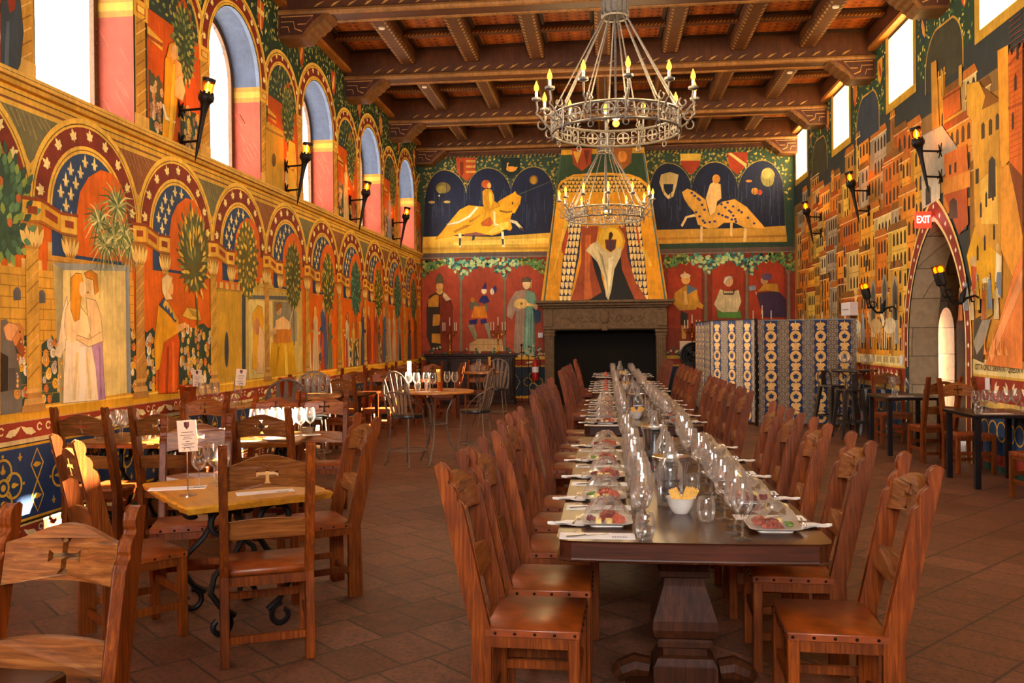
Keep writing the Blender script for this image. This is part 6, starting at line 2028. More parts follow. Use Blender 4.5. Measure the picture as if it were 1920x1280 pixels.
b.build('lintel', 'stone', fp, smooth=True)
for s in (-1, 1):
    b = MB()
    x = s * 1.285 - .01
    b.cbox(x - .11, x + .11, 20.42, YB - .01, 0, 1.74, .012)
    b.cbox(x - .13, x + .13, 20.4, YB - .01, 1.6, 1.66, .01)
    b.cbox(x - .14, x + .14, 20.38, YB - .01, 1.68, 1.74, .01)
    b.cbox(x - .14, x + .14, 20.38, YB - .01, 0, .16, .012)
    for k in range(4):
        b.tube([(x - .075 + .05 * k, 20.418, .2), (x - .075 + .05 * k, 20.418, 1.56)], .016, 6)
    b.build('jamb', 'stone', fp)
b = MB()
b.quad((-1.19, YB - .012, 0), (1.17, YB - .012, 0), (1.17, YB - .012, 1.75), (-1.19, YB - .012, 1.75))
b.box(-1.19, -1.17, 20.5, YB - .01, 0, 1.75)
b.box(1.15, 1.17, 20.5, YB - .01, 0, 1.75)
b.box(-1.19, 1.17, 20.5, YB - .01, 1.72, 1.75)
b.box(-1.19, 1.17, 20.45, YB - .01, 0, .02)
b.build('firebox', 'soot', fp)

# ------------------------------------------------------------------ carved cross chair (faces +y)
def cross_outline(cx, cz, r=.052):
    t, f = r * .17, r * .36
    q = [(t, t), (r * .72, t), (r, f), (r, -f), (r * .72, -t), (t, -t), (t, -r * .72), (f, -r), (-f, -r), (-t, -r * .72), (-t, -t), (-r * .72, -t), (-r, -f), (-r, f), (-r * .72, t), (-t, t), (-t, r * .72), (-f, r), (f, r), (t, r * .72)]
    return [(cx + a, cz + b) for a, b in q]


def lean(z):
    return 0. if z < .44 else -(z - .44) * .215


def chair_parts(root, wd='oak', pn='oak_panel'):
    W = .225
    # rear posts run from the floor to the carved finial; the front edge carries two rolls
    front = [(0.068, 0), (.068, .44), (.066, .92), (.062, .938), (.05, .95), (.047, .96), (.052, .972), (.052, .99), (.045, 1.006), (.031, 1.018), (.028, 1.03), (.036, 1.042), (.04, 1.06), (.036, 1.082), (.024, 1.096), (.01, 1.1)]
    back = [(-.004, 1.09), (-.004, .6), (0, .44), (-.012, 0)]
    out = [(-.208 + d + lean(z), z) for d, z in front + back]
    for s in (-1, 1):
        b = MB()
        b.prism(out, -.0215, .0215, 'YZX', M=Matrix.Translation((s * (W - .0215), 0, 0)))
        o = b.build('rear_post', wd, root)
        bev = o.modifiers.new('bevel', 'BEVEL')
        bev.width = .004
        bev.segments = 2
        bev.limit_method = 'ANGLE'
    # crest rail: arched plate with the cut-out cross
    w = W - .035
    top = [(w - 2 * w * k / 24, .992 + .052 * max(0, math.cos((1 - 2 * k / 24) * PI / 2)) ** 1.6) for k in range(25)]
    bot = [(-w + 2 * w * k / 12, .868 + .016 * math.cos((1 - 2 * k / 12) * PI / 2)) for k in range(13)]
    b = MB()
    b.prism(top + bot, -.013, .013, 'XZY', holes=[cross_outline(0, .952)])
    for i, v in enumerate(b.v):
        b.v[i] = (v[0], v[1] - .172 + lean(v[2]) - .02 * (1 - (v[0] / w) ** 2), v[2])
    b.build('crest_rail', pn, root)
    b = MB()
    pts = [(w - 2 * w * k / 10, .712 + .014 * math.cos((1 - 2 * k / 10) * PI / 2)) for k in range(11)] + [(-w, .622), (w, .622)]
    b.prism(pts, -.011, .011, 'XZY')
    for i, v in enumerate(b.v):
        b.v[i] = (v[0], v[1] - .172 + lean(v[2]) - .012 * (1 - (v[0] / w) ** 2), v[2])
    b.build('back_rail', pn, root)
    # dished leather seat with nailed edges
    b = MB()
    n = 8
    vs, fs = [], []
    for j in range(n + 1):
        for i in range(n + 1):
            x, y = -W + .004 + (2 * W - .008) * i / n, -.16 + .37 * j / n
            e = max(abs(2 * i / n - 1), abs(2 * j / n - 1))
            vs.append((x, y, .468 - .014 * (1 - e * e) - (.006 if e == 1 else 0)))
    for j in range(n):
        for i in range(n):
            a = j * (n + 1) + i
            fs.append((a, a + 1, a + n + 2, a + n + 1))
    b.add(vs, fs)
    x0, x1, y0, y1 = -W + .002, W - .002, -.162, .212
    b.cbox(x0, x1, y0, y1, .428, .463, .006)
    seat = b.build('seat', 'leather', root, smooth=True, angle=50)
    b = MB()
    for s in (-1, 1):
        for k in range(5):
            b.lathe([(.0085, 0), (.006, .004), (0.001, .008)], 6, M=Matrix.Translation((s * (W - .002), -.12 + .078 * k, .444)) @ Matrix.Rotation(s * PI / 2, 4, 'Y'), cap=False)
    for k in range(5):
        b.lathe([(.0085, 0), (.006, .004), (0.001, .008)], 6, M=Matrix.Translation((-.16 + .08 * k, .212, .444)) @ Matrix.Rotation(-PI / 2, 4, 'X'), cap=False)
    b.mi = 1
    for q in (-1, 1):
        b.box(q * (W - .0005) - .0008, q * (W - .0005) + .0008, -.158, .208, .432, .456)
    b.box(-W + .004, W - .004, .2112, .2128, .432, .456)
    b.build('nail_trim', ['nail_iron', 'leather'], seat)
    for s in (-1, 1):
        b = MB()
        x = s * (W - .023)
        b.cbox(x - .022, x + .022, .165, .21, 0, .43, .004)
        b.build('front_leg', wd, root)
    b = MB()
    for s in (-1, 1):
        b.box(s * (W - .023) - .012, s * (W - .023) + .012, -.16, .17, .385, .43)
    b.box(-W + .04, W - .04, .172, .2, .385, .43)
    b.box(-W + .04, W - .04, -.19, -.165, .385, .43)
    b.build('apron_frame', wd, root)
    for s in (-1, 1):
        b = MB()
        b.cbox(s * (W - .023) - .011, s * (W - .023) + .011, -.17, .18, .15, .19, .003)
        b.build('stretcher', wd, root)
    for y, z in ((.187, .22), (-.175, .1)):
        b = MB()
        b.cbox(-W + .03, W - .03, y - .011, y + .011, z, z + .04, .003)
        b.build('stretcher', wd, root)


CH0 = thing('dining_chair', '', 'chair')
chair_parts(CH0)
_first = [True]


def first_or_dup(root, flag, loc, rz, label, group, scale=None):
    if flag[0]:
        flag[0] = False
        if root.name not in KIDS:
            KIDS[root.name] = [(ch, list(ch.children)) for ch in root.children]
        root.location = loc
        root.rotation_euler = (0, 0, rz)
        root['label'] = label
        if group:
            root['group'] = group
        if scale:
            root.scale = (scale,) * 3 if not isinstance(scale, (tuple, list)) else scale
        return root
    return dup(root, loc, rz, label, group, scale)


def chair(x, y, face, label, group, s=1.0):
    """face: compass direction of the sitter as a vector angle (radians, 0 = +x)"""
    return first_or_dup(CH0, _first, (x, y, 0), face - PI / 2, label, group, s)


ORD = ['first', 'second', 'third', 'fourth', 'fifth', 'sixth', 'seventh', 'eighth', 'ninth', 'tenth']
TAB = ['first', 'second', 'third', 'fourth']
# ------------------------------------------------------------------ the row of long refectory tables
TX = .345
TY = [(3.58, 7.25), (8.12, 11.75), (12.72, 16.35), (17.35, 20.0)]
TZ = .77


def table_label(k):
    return ['long dark refectory table at the near end of the banquet row', 'long dark refectory table second in the banquet row',
            'long dark refectory table third in the banquet row', 'long dark refectory table beside the fireplace, last of the row'][k]


def refectory(k, y0, y1):
    root = thing('refectory_table', table_label(k), 'table', (TX, (y0 + y1) / 2, 0), 0, 'long banquet tables')
    L = (y1 - y0) / 2
    b = MB()
    w = .54
    out = [(-w + .05, -L), (-.2, -L - .012), (.2, -L - .012), (w - .05, -L), (w - .012, -L + .02), (w, -L + .07), (w, L - .07), (w - .02, L - .02), (w - .06, L), (-w + .06, L), (-w + .02, L - .02), (-w, L - .07), (-w, -L + .07), (-w + .012, -L + .02)]
    b.prism(out, TZ - .085, TZ, 'XYZ')
    b.m = [0, 0] + [1] * (len(b.f) - 2)
    o = b.build('tabletop', ['dark_table', 'dark_table_end'], root)
    bv = o.modifiers.new('bevel', 'BEVEL')
    bv.width = .012
    bv.segments = 3
    bv.limit_method = 'ANGLE'
    prof = [(.15, .685), (.15, .63), (.155, .625), (.155, .60), (.115, .585), (.105, .545), (.115, .54), (.115, .515), (.09, .505), (.095, .47), (.125, .38), (.145, .32), (.148, .28), (.135, .245), (.115, .235), (.125, .225), (.125, .2), (.1, .19), (.1, .16), (.125, .15), (.14, .12), (.145, .115), (.145, .03), (.145, .02)]
    for s in (-1, 1):
        y = s * (L - .5)
        b = MB()
        b.lathe(list(reversed(prof)), 4, (0, y, 0), square=True, sx=.98, sy=.7)
        b.build('pedestal', 'pedestal_wood', root)
        b = MB()
        b.cbox(-.27, .27, y - .12, y + .12, .0, .045, .01)
        for q in (-1, 1):
            b.tube([(q * .16, y, .075), (q * .22, y, .085), (q * .28, y, .06), (q * .31, y, .035)], [.05, .055, .05, .034], 10)
        b.build('foot', 'pedestal_wood', root)
    b = MB()
    b.cbox(-.035, .035, -L + .5, L - .5, .06, .17, .006)
    b.build('stretcher', 'dark_table', root)
    return root


for k, (a, b) in enumerate(TY):
    refectory(k, a, b)
# chairs: window side faces +x, door side faces -x
LC = [[3.62, 4.16, 4.85, 5.46, 6.08], [7.72, 8.42, 9.1, 9.8, 10.5], [12.92, 13.6, 14.3, 15.0, 15.7], [17.75, 19.2]]
RC = [[3.66, 4.46, 5.26, 5.94, 6.56], [8.2, 8.9, 9.55, 10.25, 10.9], [12.75, 13.4, 14.05, 14.75, 15.45], [17.2, 17.9, 18.6, 19.3]]
for t in range(4):
    n = len(LC[t])
    for k, y in enumerate(LC[t]):
        j = ((k * 7 + t * 3) % 5 - 2)
        chair(-.285 + .012 * j - (.03 if t else 0), y, .02 * j, 'oak chair, %s along the window side of the %s banquet table from the camera end' % (ORD[k], TAB[t]), 'chairs on the window side of the banquet row')
    for k, y in enumerate(RC[t]):
        j = ((k * 5 + t * 2) % 5 - 2)
        chair(.935 + .015 * j + (.02 if t else 0), y, PI + .025 * j, 'oak chair, %s along the door side of the %s banquet table from the camera end' % (ORD[k], TAB[t]), 'chairs on the door side of the banquet row')

# ------------------------------------------------------------------ square tables by the window wall
def scroll(c, r, a0, turns, n=26, shrink=.8):
    return [(c[0] + r * (1 - shrink * k / n) * math.cos(a0 + turns * 2 * PI * k / n), c[1] + r * (1 - shrink * k / n) * math.sin(a0 + turns * 2 * PI * k / n)) for k in range(n + 1)]


def wavy_table(name, label, cat, loc, rz, sx, sy, mat, h=.75, group=None, base=True):
    root = thing(name, label, cat, loc, rz, group)
    b = MB()
    rr = random.Random(5)
    pts = []
    for (x0, y0, x1, y1) in ((-sx, -sy, sx, -sy), (sx, -sy, sx, sy), (sx, sy, -sx, sy), (-sx, sy, -sx, -sy)):
        for k in range(16):
            t = k / 16
            pts.append((x0 + (x1 - x0) * t + (rr.random() - .5) * .016, y0 + (y1 - y0) * t + (rr.random() - .5) * .016))
    n = len(pts)
    vs, fs = [], []
    for z, s in ((h, .985), (h - .012, 1.), (h - .028, .985), (h - .042, .97)):
        vs += [(x * s, y * s, z) for x, y in pts]
    fs.append(tuple(range(n)))
    fs.append(tuple(reversed(range(3 * n, 4 * n))))
    for l in range(3):
        for k in range(n):
            j = (k + 1) % n
            fs.append((l * n + k, (l + 1) * n + k, (l + 1) * n + j, l * n + j))
    b.add(vs, fs)
    b.build('tabletop', mat, root)
    if base:
        for s in (-1, 1):
            b = MB()
            x = s * (sx - .2)
            for q in (-1, 1):
                b.tube([(x, q * .06 + q * p[0], p[1]) for p in scroll((.09, .6), .1, PI, -.8, 18, .55)], .017, 7)
                b.tube([(x, q * p, z) for p, z in ((.06, .6), (.05, .5), (.1, .42), (.2, .33), (.22, .24), (.16, .15), (.09, .1))], .017, 7)
                b.tube([(x, q * .17 + q * p[0], p[1]) for p in scroll((0, .06), .065, PI / 2, .9, 18, .5)], .016, 7)
            b.tube([(x, -.06, .7), (x, .06, .7)], .014, 6)
            b.tube([(x, -.06, .6), (x, -.06, h - .03)], .014, 6)
            b.tube([(x, .06, .6), (x, .06, h - .03)], .014, 6)
            b.build('scroll_leg', 'iron', root, smooth=True)
        b = MB()
        b.tube([(-sx + .2, 0, .3), (sx - .2, 0, .3)], .014, 8)
        b.build('cross_bar', 'iron', root)
    return root


wavy_table('square_table', 'honey coloured square table with a rough live edge and iron scroll base', 'table', (-2.13, 4.86, 0), math.radians(-49), .48, .40, 'honey_wood')
wavy_table('square_table', 'brown square table set with glasses behind the honey coloured table', 'table', (-2.98, 7.28, 0), math.radians(6), .42, .42, 'round_wood', .76)
wavy_table('square_table', 'brown square table against the painted wall under the couple fresco', 'table', (-4.0, 7.2, 0), 0, .40, .42, 'round_wood', .76)
chair(-1.75, 4.37, math.radians(114), 'oak chair with its back to the camera at the honey coloured table', 'chairs at the honey coloured table')
chair(-1.82, 5.40, math.radians(213), 'oak chair facing the window wall at the honey coloured table, beside the aisle', 'chairs at the honey coloured table')
chair(-2.56, 4.53, math.radians(48), 'oak chair turned to the aisle, standing against the dado at the honey table', 'chairs at the honey coloured table')
chair(-2.60, 5.30, math.radians(-70), 'weathered grey brown oak chair behind the menu card, facing the camera', 'chairs at the honey coloured table')
chair(-1.63, 2.2, math.radians(-91), 'big oak chair close to the camera, cut by the lower left corner', 'chairs at the corner table')
chair(-3.93, 6.55, math.radians(90), 'oak chair in front of the wall table, lit on one post by the sun', 'chairs at the wall tables')
chair(-3.36, 6.62, math.radians(92), 'oak chair between the wall table and the glass covered table, back to the camera', 'chairs at the wall tables')
chair(-2.55, 6.55, math.radians(95), 'oak chair drawn up to the glass covered square table, back to the camera', 'chairs at the wall tables')
chair(-3.78, 7.72, math.radians(-88), 'oak chair behind the wall table, facing the camera', 'chairs at the wall tables')
chair(-3.1, 7.76, math.radians(-88), 'sunlit oak chair behind the glass covered table, nearer the painted wall', 'chairs at the wall tables')
chair(-2.62, 7.84, math.radians(-82), 'sunlit oak chair with bright edged post behind the glass covered table', 'chairs at the wall tables')
# table cut by the lower left corner
r_ = thing('corner_table', 'dark table corner with a white plate at the lower left edge', 'table', (-1.95, 1.86, 0), math.radians(-3))
b = MB()
b.cbox(-.55, .55, -.3, .3, .70, .75, .008)
b.build('tabletop', 'dark_table', r_)
b = MB()
b.cbox(-.05, .05, -.16, -.06, .03, .70, .006)
b.cbox(-.22, .22, -.24, .02, 0, .03, .006)
b.build('pedestal', 'dark_table', r_)
# further dining tables along the window wall
def plain_table(label, loc, sx, sy, h=.76, mat='dark_table', rz=0, group='plain dining tables'):
    root = thing('dining_table', label, 'table', loc, rz, group)
    b = MB()
    b.cbox(-sx, sx, -sy, sy, h - .035, h, .005)
    b.build('tabletop', mat, root)
    for i in (-1, 1):
        for j in (-1, 1):
            b = MB()
            b.cbox(i * (sx - .05) - .027, i * (sx - .05) + .027, j * (sy - .05) - .027, j * (sy - .05) + .027, 0, h - .035, .003)
            b.build('leg', mat, root)
    return root


plain_table('dark dining table by the window wall behind the white lit metal chair', (-3.95, 13.1, 0), .4, .55)
plain_table('dark dining table by the window wall near the carved sideboard', (-3.95, 16.9, 0), .4, .55)
for k, (x, y, a) in enumerate(((-4.17, 12.2, 90), (-3.66, 12.15, 90), (-4.17, 14.0, -90), (-3.66, 14.0, -90))):
    chair(x, y, math.radians(a), 'oak chair at the middle wall table, %s' % ('back to the camera beside the wall', 'back to the camera beside the aisle', 'facing the camera beside the wall', 'facing the camera beside the aisle')[k], 'chairs at the far wall tables')
for k, (x, y, a) in enumerate(((-4.17, 16.0, 90), (-3.66, 16.05, 90), (-4.17, 17.8, -90), (-3.6, 17.8, -90), (-3.1, 17.0, 180), (-2.75, 18.6, -90))):
    chair(x, y, math.radians(a), 'oak chair at the far wall table, %s' % ('back to the camera beside the wall', 'back to the camera, second from the wall', 'facing the camera beside the wall', 'facing the camera, second from the wall', 'side on at its aisle end', 'alone in front of the carved sideboard')[k], 'chairs at the far wall tables')
# black tables by the door wall
plain_table('black topped table by the doorway with a row of wine glasses', (4.08, 9.8, 0), .36, .42, .76, 'black_wood', 0, 'black tables')
plain_table('black topped table beside the stools, further from the camera', (4.0, 12.35, 0), .36, .45, .76, 'black_wood', 0, 'black tables')
for x, y, a, lb in ((4.05, 11.48, 97, 'oak chair with its back to the camera at the far black table'), (4.13, 13.25, -92, 'oak chair facing the camera at the far black table, beside the stools'),
                    (4.15, 10.62, -88, 'oak chair facing the camera behind the row of wine glasses'), (4.12, 8.82, 95, 'oak chair cut by the edge of the photo at the near black table')):
    chair(x, y, math.radians(a), lb, 'chairs at the black tables', .97)

# ------------------------------------------------------------------ round bistro tables and metal bar chairs
def bistro_table(label, loc, r, h, legs=3, mat='round_wood', group='round bistro tables'):
    root = thing('bistro_table', label, 'table', loc, 0, group)
    b = MB()
    b.lathe([(r * .96, h - .035), (r, h - .025), (r, h - .01), (r * .985, h)], 36)
    b.build('tabletop', mat, root, smooth=True, angle=40)
    for k in range(legs):
        b = MB()
        M_ = Matrix.Rotation(2 * PI * k / legs + .4, 4, 'Z')
        b.tube([(r * .62, 0, h - .035), (r * .45, 0, h - .1), (r * .28, 0, h * .72), (r * .25, 0, h * .5), (r * .36, 0, h * .28), (r * .6, 0, h * .1), (r * .72, 0, .012)], .014, 8, M=M_)
        b.build('leg', 'chair_metal', root, smooth=True)
    b = MB()
    b.tube([(r * .27 * math.cos(a * PI / 9), r * .27 * math.sin(a * PI / 9), h * .55) for a in range(18)], .009, 6, closed=True)
    b.build('ring_brace', 'chair_metal', root, smooth=True)
    return root


bistro_table('big round bistro table with wine glasses beside the white lit metal chair', (-2.12, 10.95, 0), .47, .93)
bistro_table('small round bistro table in front of the carved sideboard', (-2.2, 15.5, 0), .33, .98)
bistro_table('round bistro table with a copper bucket by the painted wall', (-3.45, 9.75, 0), .44, .95)
bistro_table('round bistro table with a menu card close under the castle fresco', (-4.05, 8.75, 0), .4, .92)


def metal_chair_parts(root):
    b = MB()
    b.lathe([(.18, .60), (.2, .605), (.205, .62), (.2, .64), (.17, .648), (.0, .65)], 24, cap=False)
    b.build('seat_cushion', 'black_vinyl', root, smooth=True)
    b = MB()
    hoop = [(-.2, -.12, .62), (-.215, -.17, .75), (-.21, -.21, .92)] + [(-.205 * math.cos(t), -.215 - .03 * math.sin(t), .98 + .2 * math.sin(t)) for t in [PI * k / 14 for k in range(15)]] + [(.21, -.21, .92), (.215, -.17, .75), (.2, -.12, .62)]
    b.tube(hoop, .013, 8)
    arm = [(-.2, .06, .62), (-.23, .02, .72), (-.22, -.1, .84)] + [(-.2 * math.cos(t), -.2 - .02 * math.sin(t), .88 + .05 * math.sin(t)) for t in [PI * k / 8 for k in range(1, 8)]] + [(.22, -.1, .84), (.23, .02, .72), (.2, .06, .62)]
    b.tube(arm, .009, 8)
    b.build('back_hoop', 'chair_metal', root, smooth=True)
    for k in range(5):
        x = -.13 + .065 * k
        zt = .98 + .2 * math.sqrt(max(0, 1 - (x * 1.35 / .205) ** 2)) if abs(x * 1.35) < .205 else .98
        b = MB()
        vs = []
        for t in range(9):
            q = t / 8
            z = .625 + (zt - .625) * q
            xx = x * (.8 + .55 * q)
            y = -.14 - .09 * q
            w = .015 + .011 * math.sin(PI * q)
            vs += [(xx - w, y, z), (xx + w, y, z), (xx + w, y - .006, z), (xx - w, y - .006, z)]
        fs = []
        for t in range(8):
            for j in range(4):
                fs.append((t * 4 + j, t * 4 + (j + 1) % 4, t * 4 + 4 + (j + 1) % 4, t * 4 + 4 + j))
        fs += [(3, 2, 1, 0), (32, 33, 34, 35)]
        b.add(vs, fs)
        b.build('back_splat', 'chair_metal', root)
    for sx_ in (-1, 1):
        for sy_ in (-1, 1):
            b = MB()
            b.tube([(sx_ * .14, sy_ * .14, .605), (sx_ * .165, sy_ * .165, .3), (sx_ * .18, sy_ * .18, .06), (sx_ * .215, sy_ * .215, .009)], .011, 8)
            b.build('leg', 'chair_metal', root, smooth=True)
    b = MB()
    b.tube([(.235 * math.cos(a * PI / 10), .235 * math.sin(a * PI / 10), .2) for a in range(20)], .008, 6, closed=True)
    b.tube([(-.165, -.165, .2), (.165, .165, .2)], .007, 6)
    b.tube([(-.165, .165, .2), (.165, -.165, .2)], .007, 6)
    b.build('foot_ring', 'chair_metal', root, smooth=True)


MC0 = thing('metal_chair', '', 'chair')
metal_chair_parts(MC0)
_mf = [True]
for x, y, a, lb in ((-2.46, 10.78, 60, 'metal bar chair with a slatted hoop back gleaming white in the sun'), (-1.72, 11.5, 172, 'metal bar chair with grey slats standing by the aisle at the big round table'),
                    (-3.62, 10.55, -80, 'dark metal chair with a hoop back behind the copper bucket table'), (-3.38, 8.95, 120, 'dark metal chair with a thin hoop back in front of the copper bucket table'), (-2.05, 16.35, -95, 'metal bar chair behind the small round bistro table')):
    first_or_dup(MC0, _mf, (x, y, 0), math.radians(a) - PI / 2, lb, 'metal bar chairs')

# bar table with stools beside the folding screen
bistro_table('high round bar table with dark top between the folding screen and the door wall', (4.0, 14.75, 0), .36, 1.02, 3, 'black_wood', None)
def stool_parts(root):
    b = MB()
    b.cbox(-.155, .155, -.155, .155, .72, .75, .012, segs=2)
    b.build('seat', 'stool_metal', root)
    for sx_ in (-1, 1):
        for sy_ in (-1, 1):
            b = MB()
            vs = []
            for z, q, w in ((.73, .125, .03), (.02, .2, .018), (0, .2, .018)):
                vs += [(sx_ * (q + w), sy_ * (q + w), z), (sx_ * (q + w), sy_ * (q - w), z), (sx_ * (q - w), sy_ * (q - w), z), (sx_ * (q - w), sy_ * (q + w), z)]
            fs = [(t * 4 + j, t * 4 + (j + 1) % 4, t * 4 + 4 + (j + 1) % 4, t * 4 + 4 + j) for t in range(2) for j in range(4)] + [(3, 2, 1, 0), (8, 9, 10, 11)]
            b.add(vs, fs)
            b.build('leg', 'stool_metal', root, fix=True)
    b = MB()
    for q in range(4):
        b.box(-.17, .17, .165, .175, .24, .265, M=Matrix.Rotation(q * PI / 2, 4, 'Z'))
    b.build('foot_rail', 'stool_metal', root)
    b = MB()
    b.tube([(-.14, -.14, .74), (-.145, -.17, .9), (-.1, -.185, .98), (.1, -.185, .98), (.145, -.17, .9), (.14, -.14, .74)], .011, 8)
    b.box(-.05, .05, -.182, -.178, .75, .975)
    b.build('backrest', 'stool_metal', root, smooth=True)


ST0 = thing('bar_stool', '', 'stool')
stool_parts(ST0)
_sf = [True]
for x, y, a, lb in ((3.72, 15.05, -60, 'grey metal bar stool in front of the folding screen'), (3.72, 13.95, 100, 'grey metal bar stool with a bent back beside the far black table'), (4.19, 14.3, 160, 'dark metal bar stool close to the door wall')):
    first_or_dup(ST0, _sf, (x, y, 0), math.radians(a) - PI / 2, lb, 'metal bar stools')
# ------------------------------------------------------------------ tableware (one of each kind, then copies)
def proto(o):
    KIDS[o.name] = [(ch, list(ch.children)) for ch in o.children]
    return [o, [True]]


def put(pr, loc, rz, label, group=None, scale=None, rot=None):
    o = first_or_dup(pr[0], pr[1], loc, rz, label, group, scale)
    if rot:
        o.rotation_euler = rot
    return o


b = MB()
b.lathe([(.036, 0), (.037, .002), (.02, .006), (.006, .012), (.0038, .03), (.0036, .09), (.006, .1), (.02, .108), (.036, .125), (.045, .15), (.0465, .168), (.043, .2), (.037, .228), (.0345, .24)], 20, cap=False)
WG = proto(tag(b.build('wine_glass', 'glass', smooth=True, angle=70), '', 'wine glass'))
b = MB()
b.lathe([(0.001, .004), (.027, .002), (.03, .006), (.038, .03), (.042, .055), (.04, .08), (.034, .108), (.033, .11)], 20, cap=False)
TB = proto(tag(b.build('stemless_glass', 'glass', smooth=True, angle=70), '', 'glass'))


def plate_proto():
    t = thing('square_plate', '', 'plate')
    b = MB()

    def rs(h, z, r, n=5):
        p = []
        for cx, cy, a0 in ((h - r, h - r, 0), (-h + r, h - r, PI / 2), (-h + r, -h + r, PI), (h - r, -h + r, 1.5 * PI)):
            p += [(cx + r * math.cos(a0 + PI / 2 * k / n), cy + r * math.sin(a0 + PI / 2 * k / n), z) for k in range(n + 1)]
        return p
    L_ = [rs(.075, .0, .02), rs(.075, .004, .02), rs(.108, .016, .03), rs(.112, .02, .03), rs(.108, .0205, .028), rs(.078, .009, .02)]
    n = len(L_[0])
    vs = [p for l in L_ for p in l]
    fs = [tuple(reversed(range(n)))]
    for l in range(len(L_) - 1):
        fs += [(l * n + k, l * n + (k + 1) % n, (l + 1) * n + (k + 1) % n, (l + 1) * n + k) for k in range(n)]
    fs.append(tuple((len(L_) - 1) * n + k for k in range(n)))
    b.add(vs, fs)
    b.build('dish', 'porcelain', t, smooth=True, angle=35)
    return t


PLT = proto(plate_proto())


def ruffle(seed, w=.092, d=.056, h=.05, fold=4.5):
    rr = random.Random(seed)
    b = MB()
    nx, ny = 18, 6
    ph = rr.random() * 6
    vs = []
    for j in range(ny + 1):
        for i in range(nx + 1):
            u, v = i / nx - .5, j / ny - .5
            z = h * (.62 + .38 * math.sin(u * fold * 2 * PI + ph + v * 2.2)) * (1 - (2 * v) ** 2 * .55) * (1 - (2 * u) ** 4 * .6)
            vs.append((u * w + .01 * math.sin(v * 9 + ph), v * d + .012 * math.sin(u * fold * 2 * PI + ph + 1.3), max(z, .001)))
    m = (nx + 1) * (ny + 1)
    vs2 = vs + [(x, y, z - .0025) for x, y, z in vs]
    fs = []
    for j in range(ny):
        for i in range(nx):
            a = j * (nx + 1) + i
            fs += [(a, a + 1, a + nx + 2, a + nx + 1), (m + a, m + a + nx + 1, m + a + nx + 2, m + a + 1)]
    b.add(vs2, fs)
    return b


HAM = [proto(tag(ruffle(s).build('ham_slice', mt, smooth=True, angle=80), '', 'cured meat')) for s, mt in ((1, 'ham'), (2, 'salami'), (3, 'ham'))]
b = MB()
b.cbox(-.013, .013, -.013, .013, 0, .024, .003)
CHS = proto(tag(b.build('cheese_cube', 'cheese'), '', 'cheese'))
b = MB()
for k in range(9):
    b.ball((.014 * math.cos(k * 2.4) * (k > 0), .014 * math.sin(k * 2.4) * (k > 0), .009 + .008 * (k < 3)), .0085, seg=8, rings=6)
GRP = proto(tag(b.build('grape_bunch', 'grape', smooth=True, angle=80), '', 'grapes'))
b = MB()
for k in range(8):
    a = k * 2.4
    b.ball((.018 * math.cos(a) * (k / 8), .018 * math.sin(a) * (k / 8), .01 + .004 * (k % 3)), .014, .011, .006, seg=7, rings=5)
LET = proto(tag(b.build('lettuce_garnish', 'lettuce'), '', 'salad'))
b = MB()
rr = random.Random(4)
n, m = 22, 7
vs = [(0, 0, .1)]
for j in range(1, m + 1):
    for k in range(n):
        a = 2 * PI * k / n
        q = j / m
        s = .112 * (1 / max(abs(math.cos(a)), abs(math.sin(a)))) ** .55 * q
        z = .1 * (1 - q ** 2.4) + .019 + .008 * math.sin(k * 2.1 + j) * (1 if j < m else 0) + (rr.random() - .5) * .008
        vs.append((s * math.cos(a), s * math.sin(a), z if j < m else .021))
fs = [(0, 1 + k, 1 + (k + 1) % n) for k in range(n)]
for j in range(m - 1):
    for k in range(n):
        o_, p_ = 1 + j * n, 1 + (j + 1) * n
        fs.append((o_ + k, p_ + k, p_ + (k + 1) % n, o_ + (k + 1) % n))
b.add(vs, fs)
FLM = proto(tag(b.build('cling_film', 'film'), '', 'wrap'))
# cold cuts of the far tables, a few pixels each
b = MB()
for k in range(3):
    q = ruffle(7 + k)
    M_ = Matrix.Translation((.01, .03 - .035 * k, .0)) @ Matrix.Rotation(.5 * k, 4, 'Z')
    b.add([M_ @ Vector(p) for p in q.v], q.f)
far_heap = b
t = thing('cold_cuts', '', 'cold cuts')
far_heap.build('cured_meat', 'ham', t, smooth=True, angle=80)
b = MB()
b.cbox(-.05, -.024, -.07, -.045, 0, .024, .003)
b.cbox(-.01, .016, -.075, -.05, 0, .024, .003)
b.build('cheese', 'cheese', t)
CUT = proto(t)


def strip_proto():
    b = MB()
    b.box(-.155, .155, -.052, .052, 0, .0022)
    o = tag(b.build('paper_strip', 'white_paper'), '', 'paper')
    b = MB()
    for k in range(6):
        b.box(.06 + k * .011, .068 + k * .011, -.028, -.018, .0022, .0026)
    for k in range(3):
        b.box(.062 + k * .02, .078 + k * .02, -.012, -.009, .0022, .0026)
    b.build('printed_lettering', 'blue_ink', o)
    return o


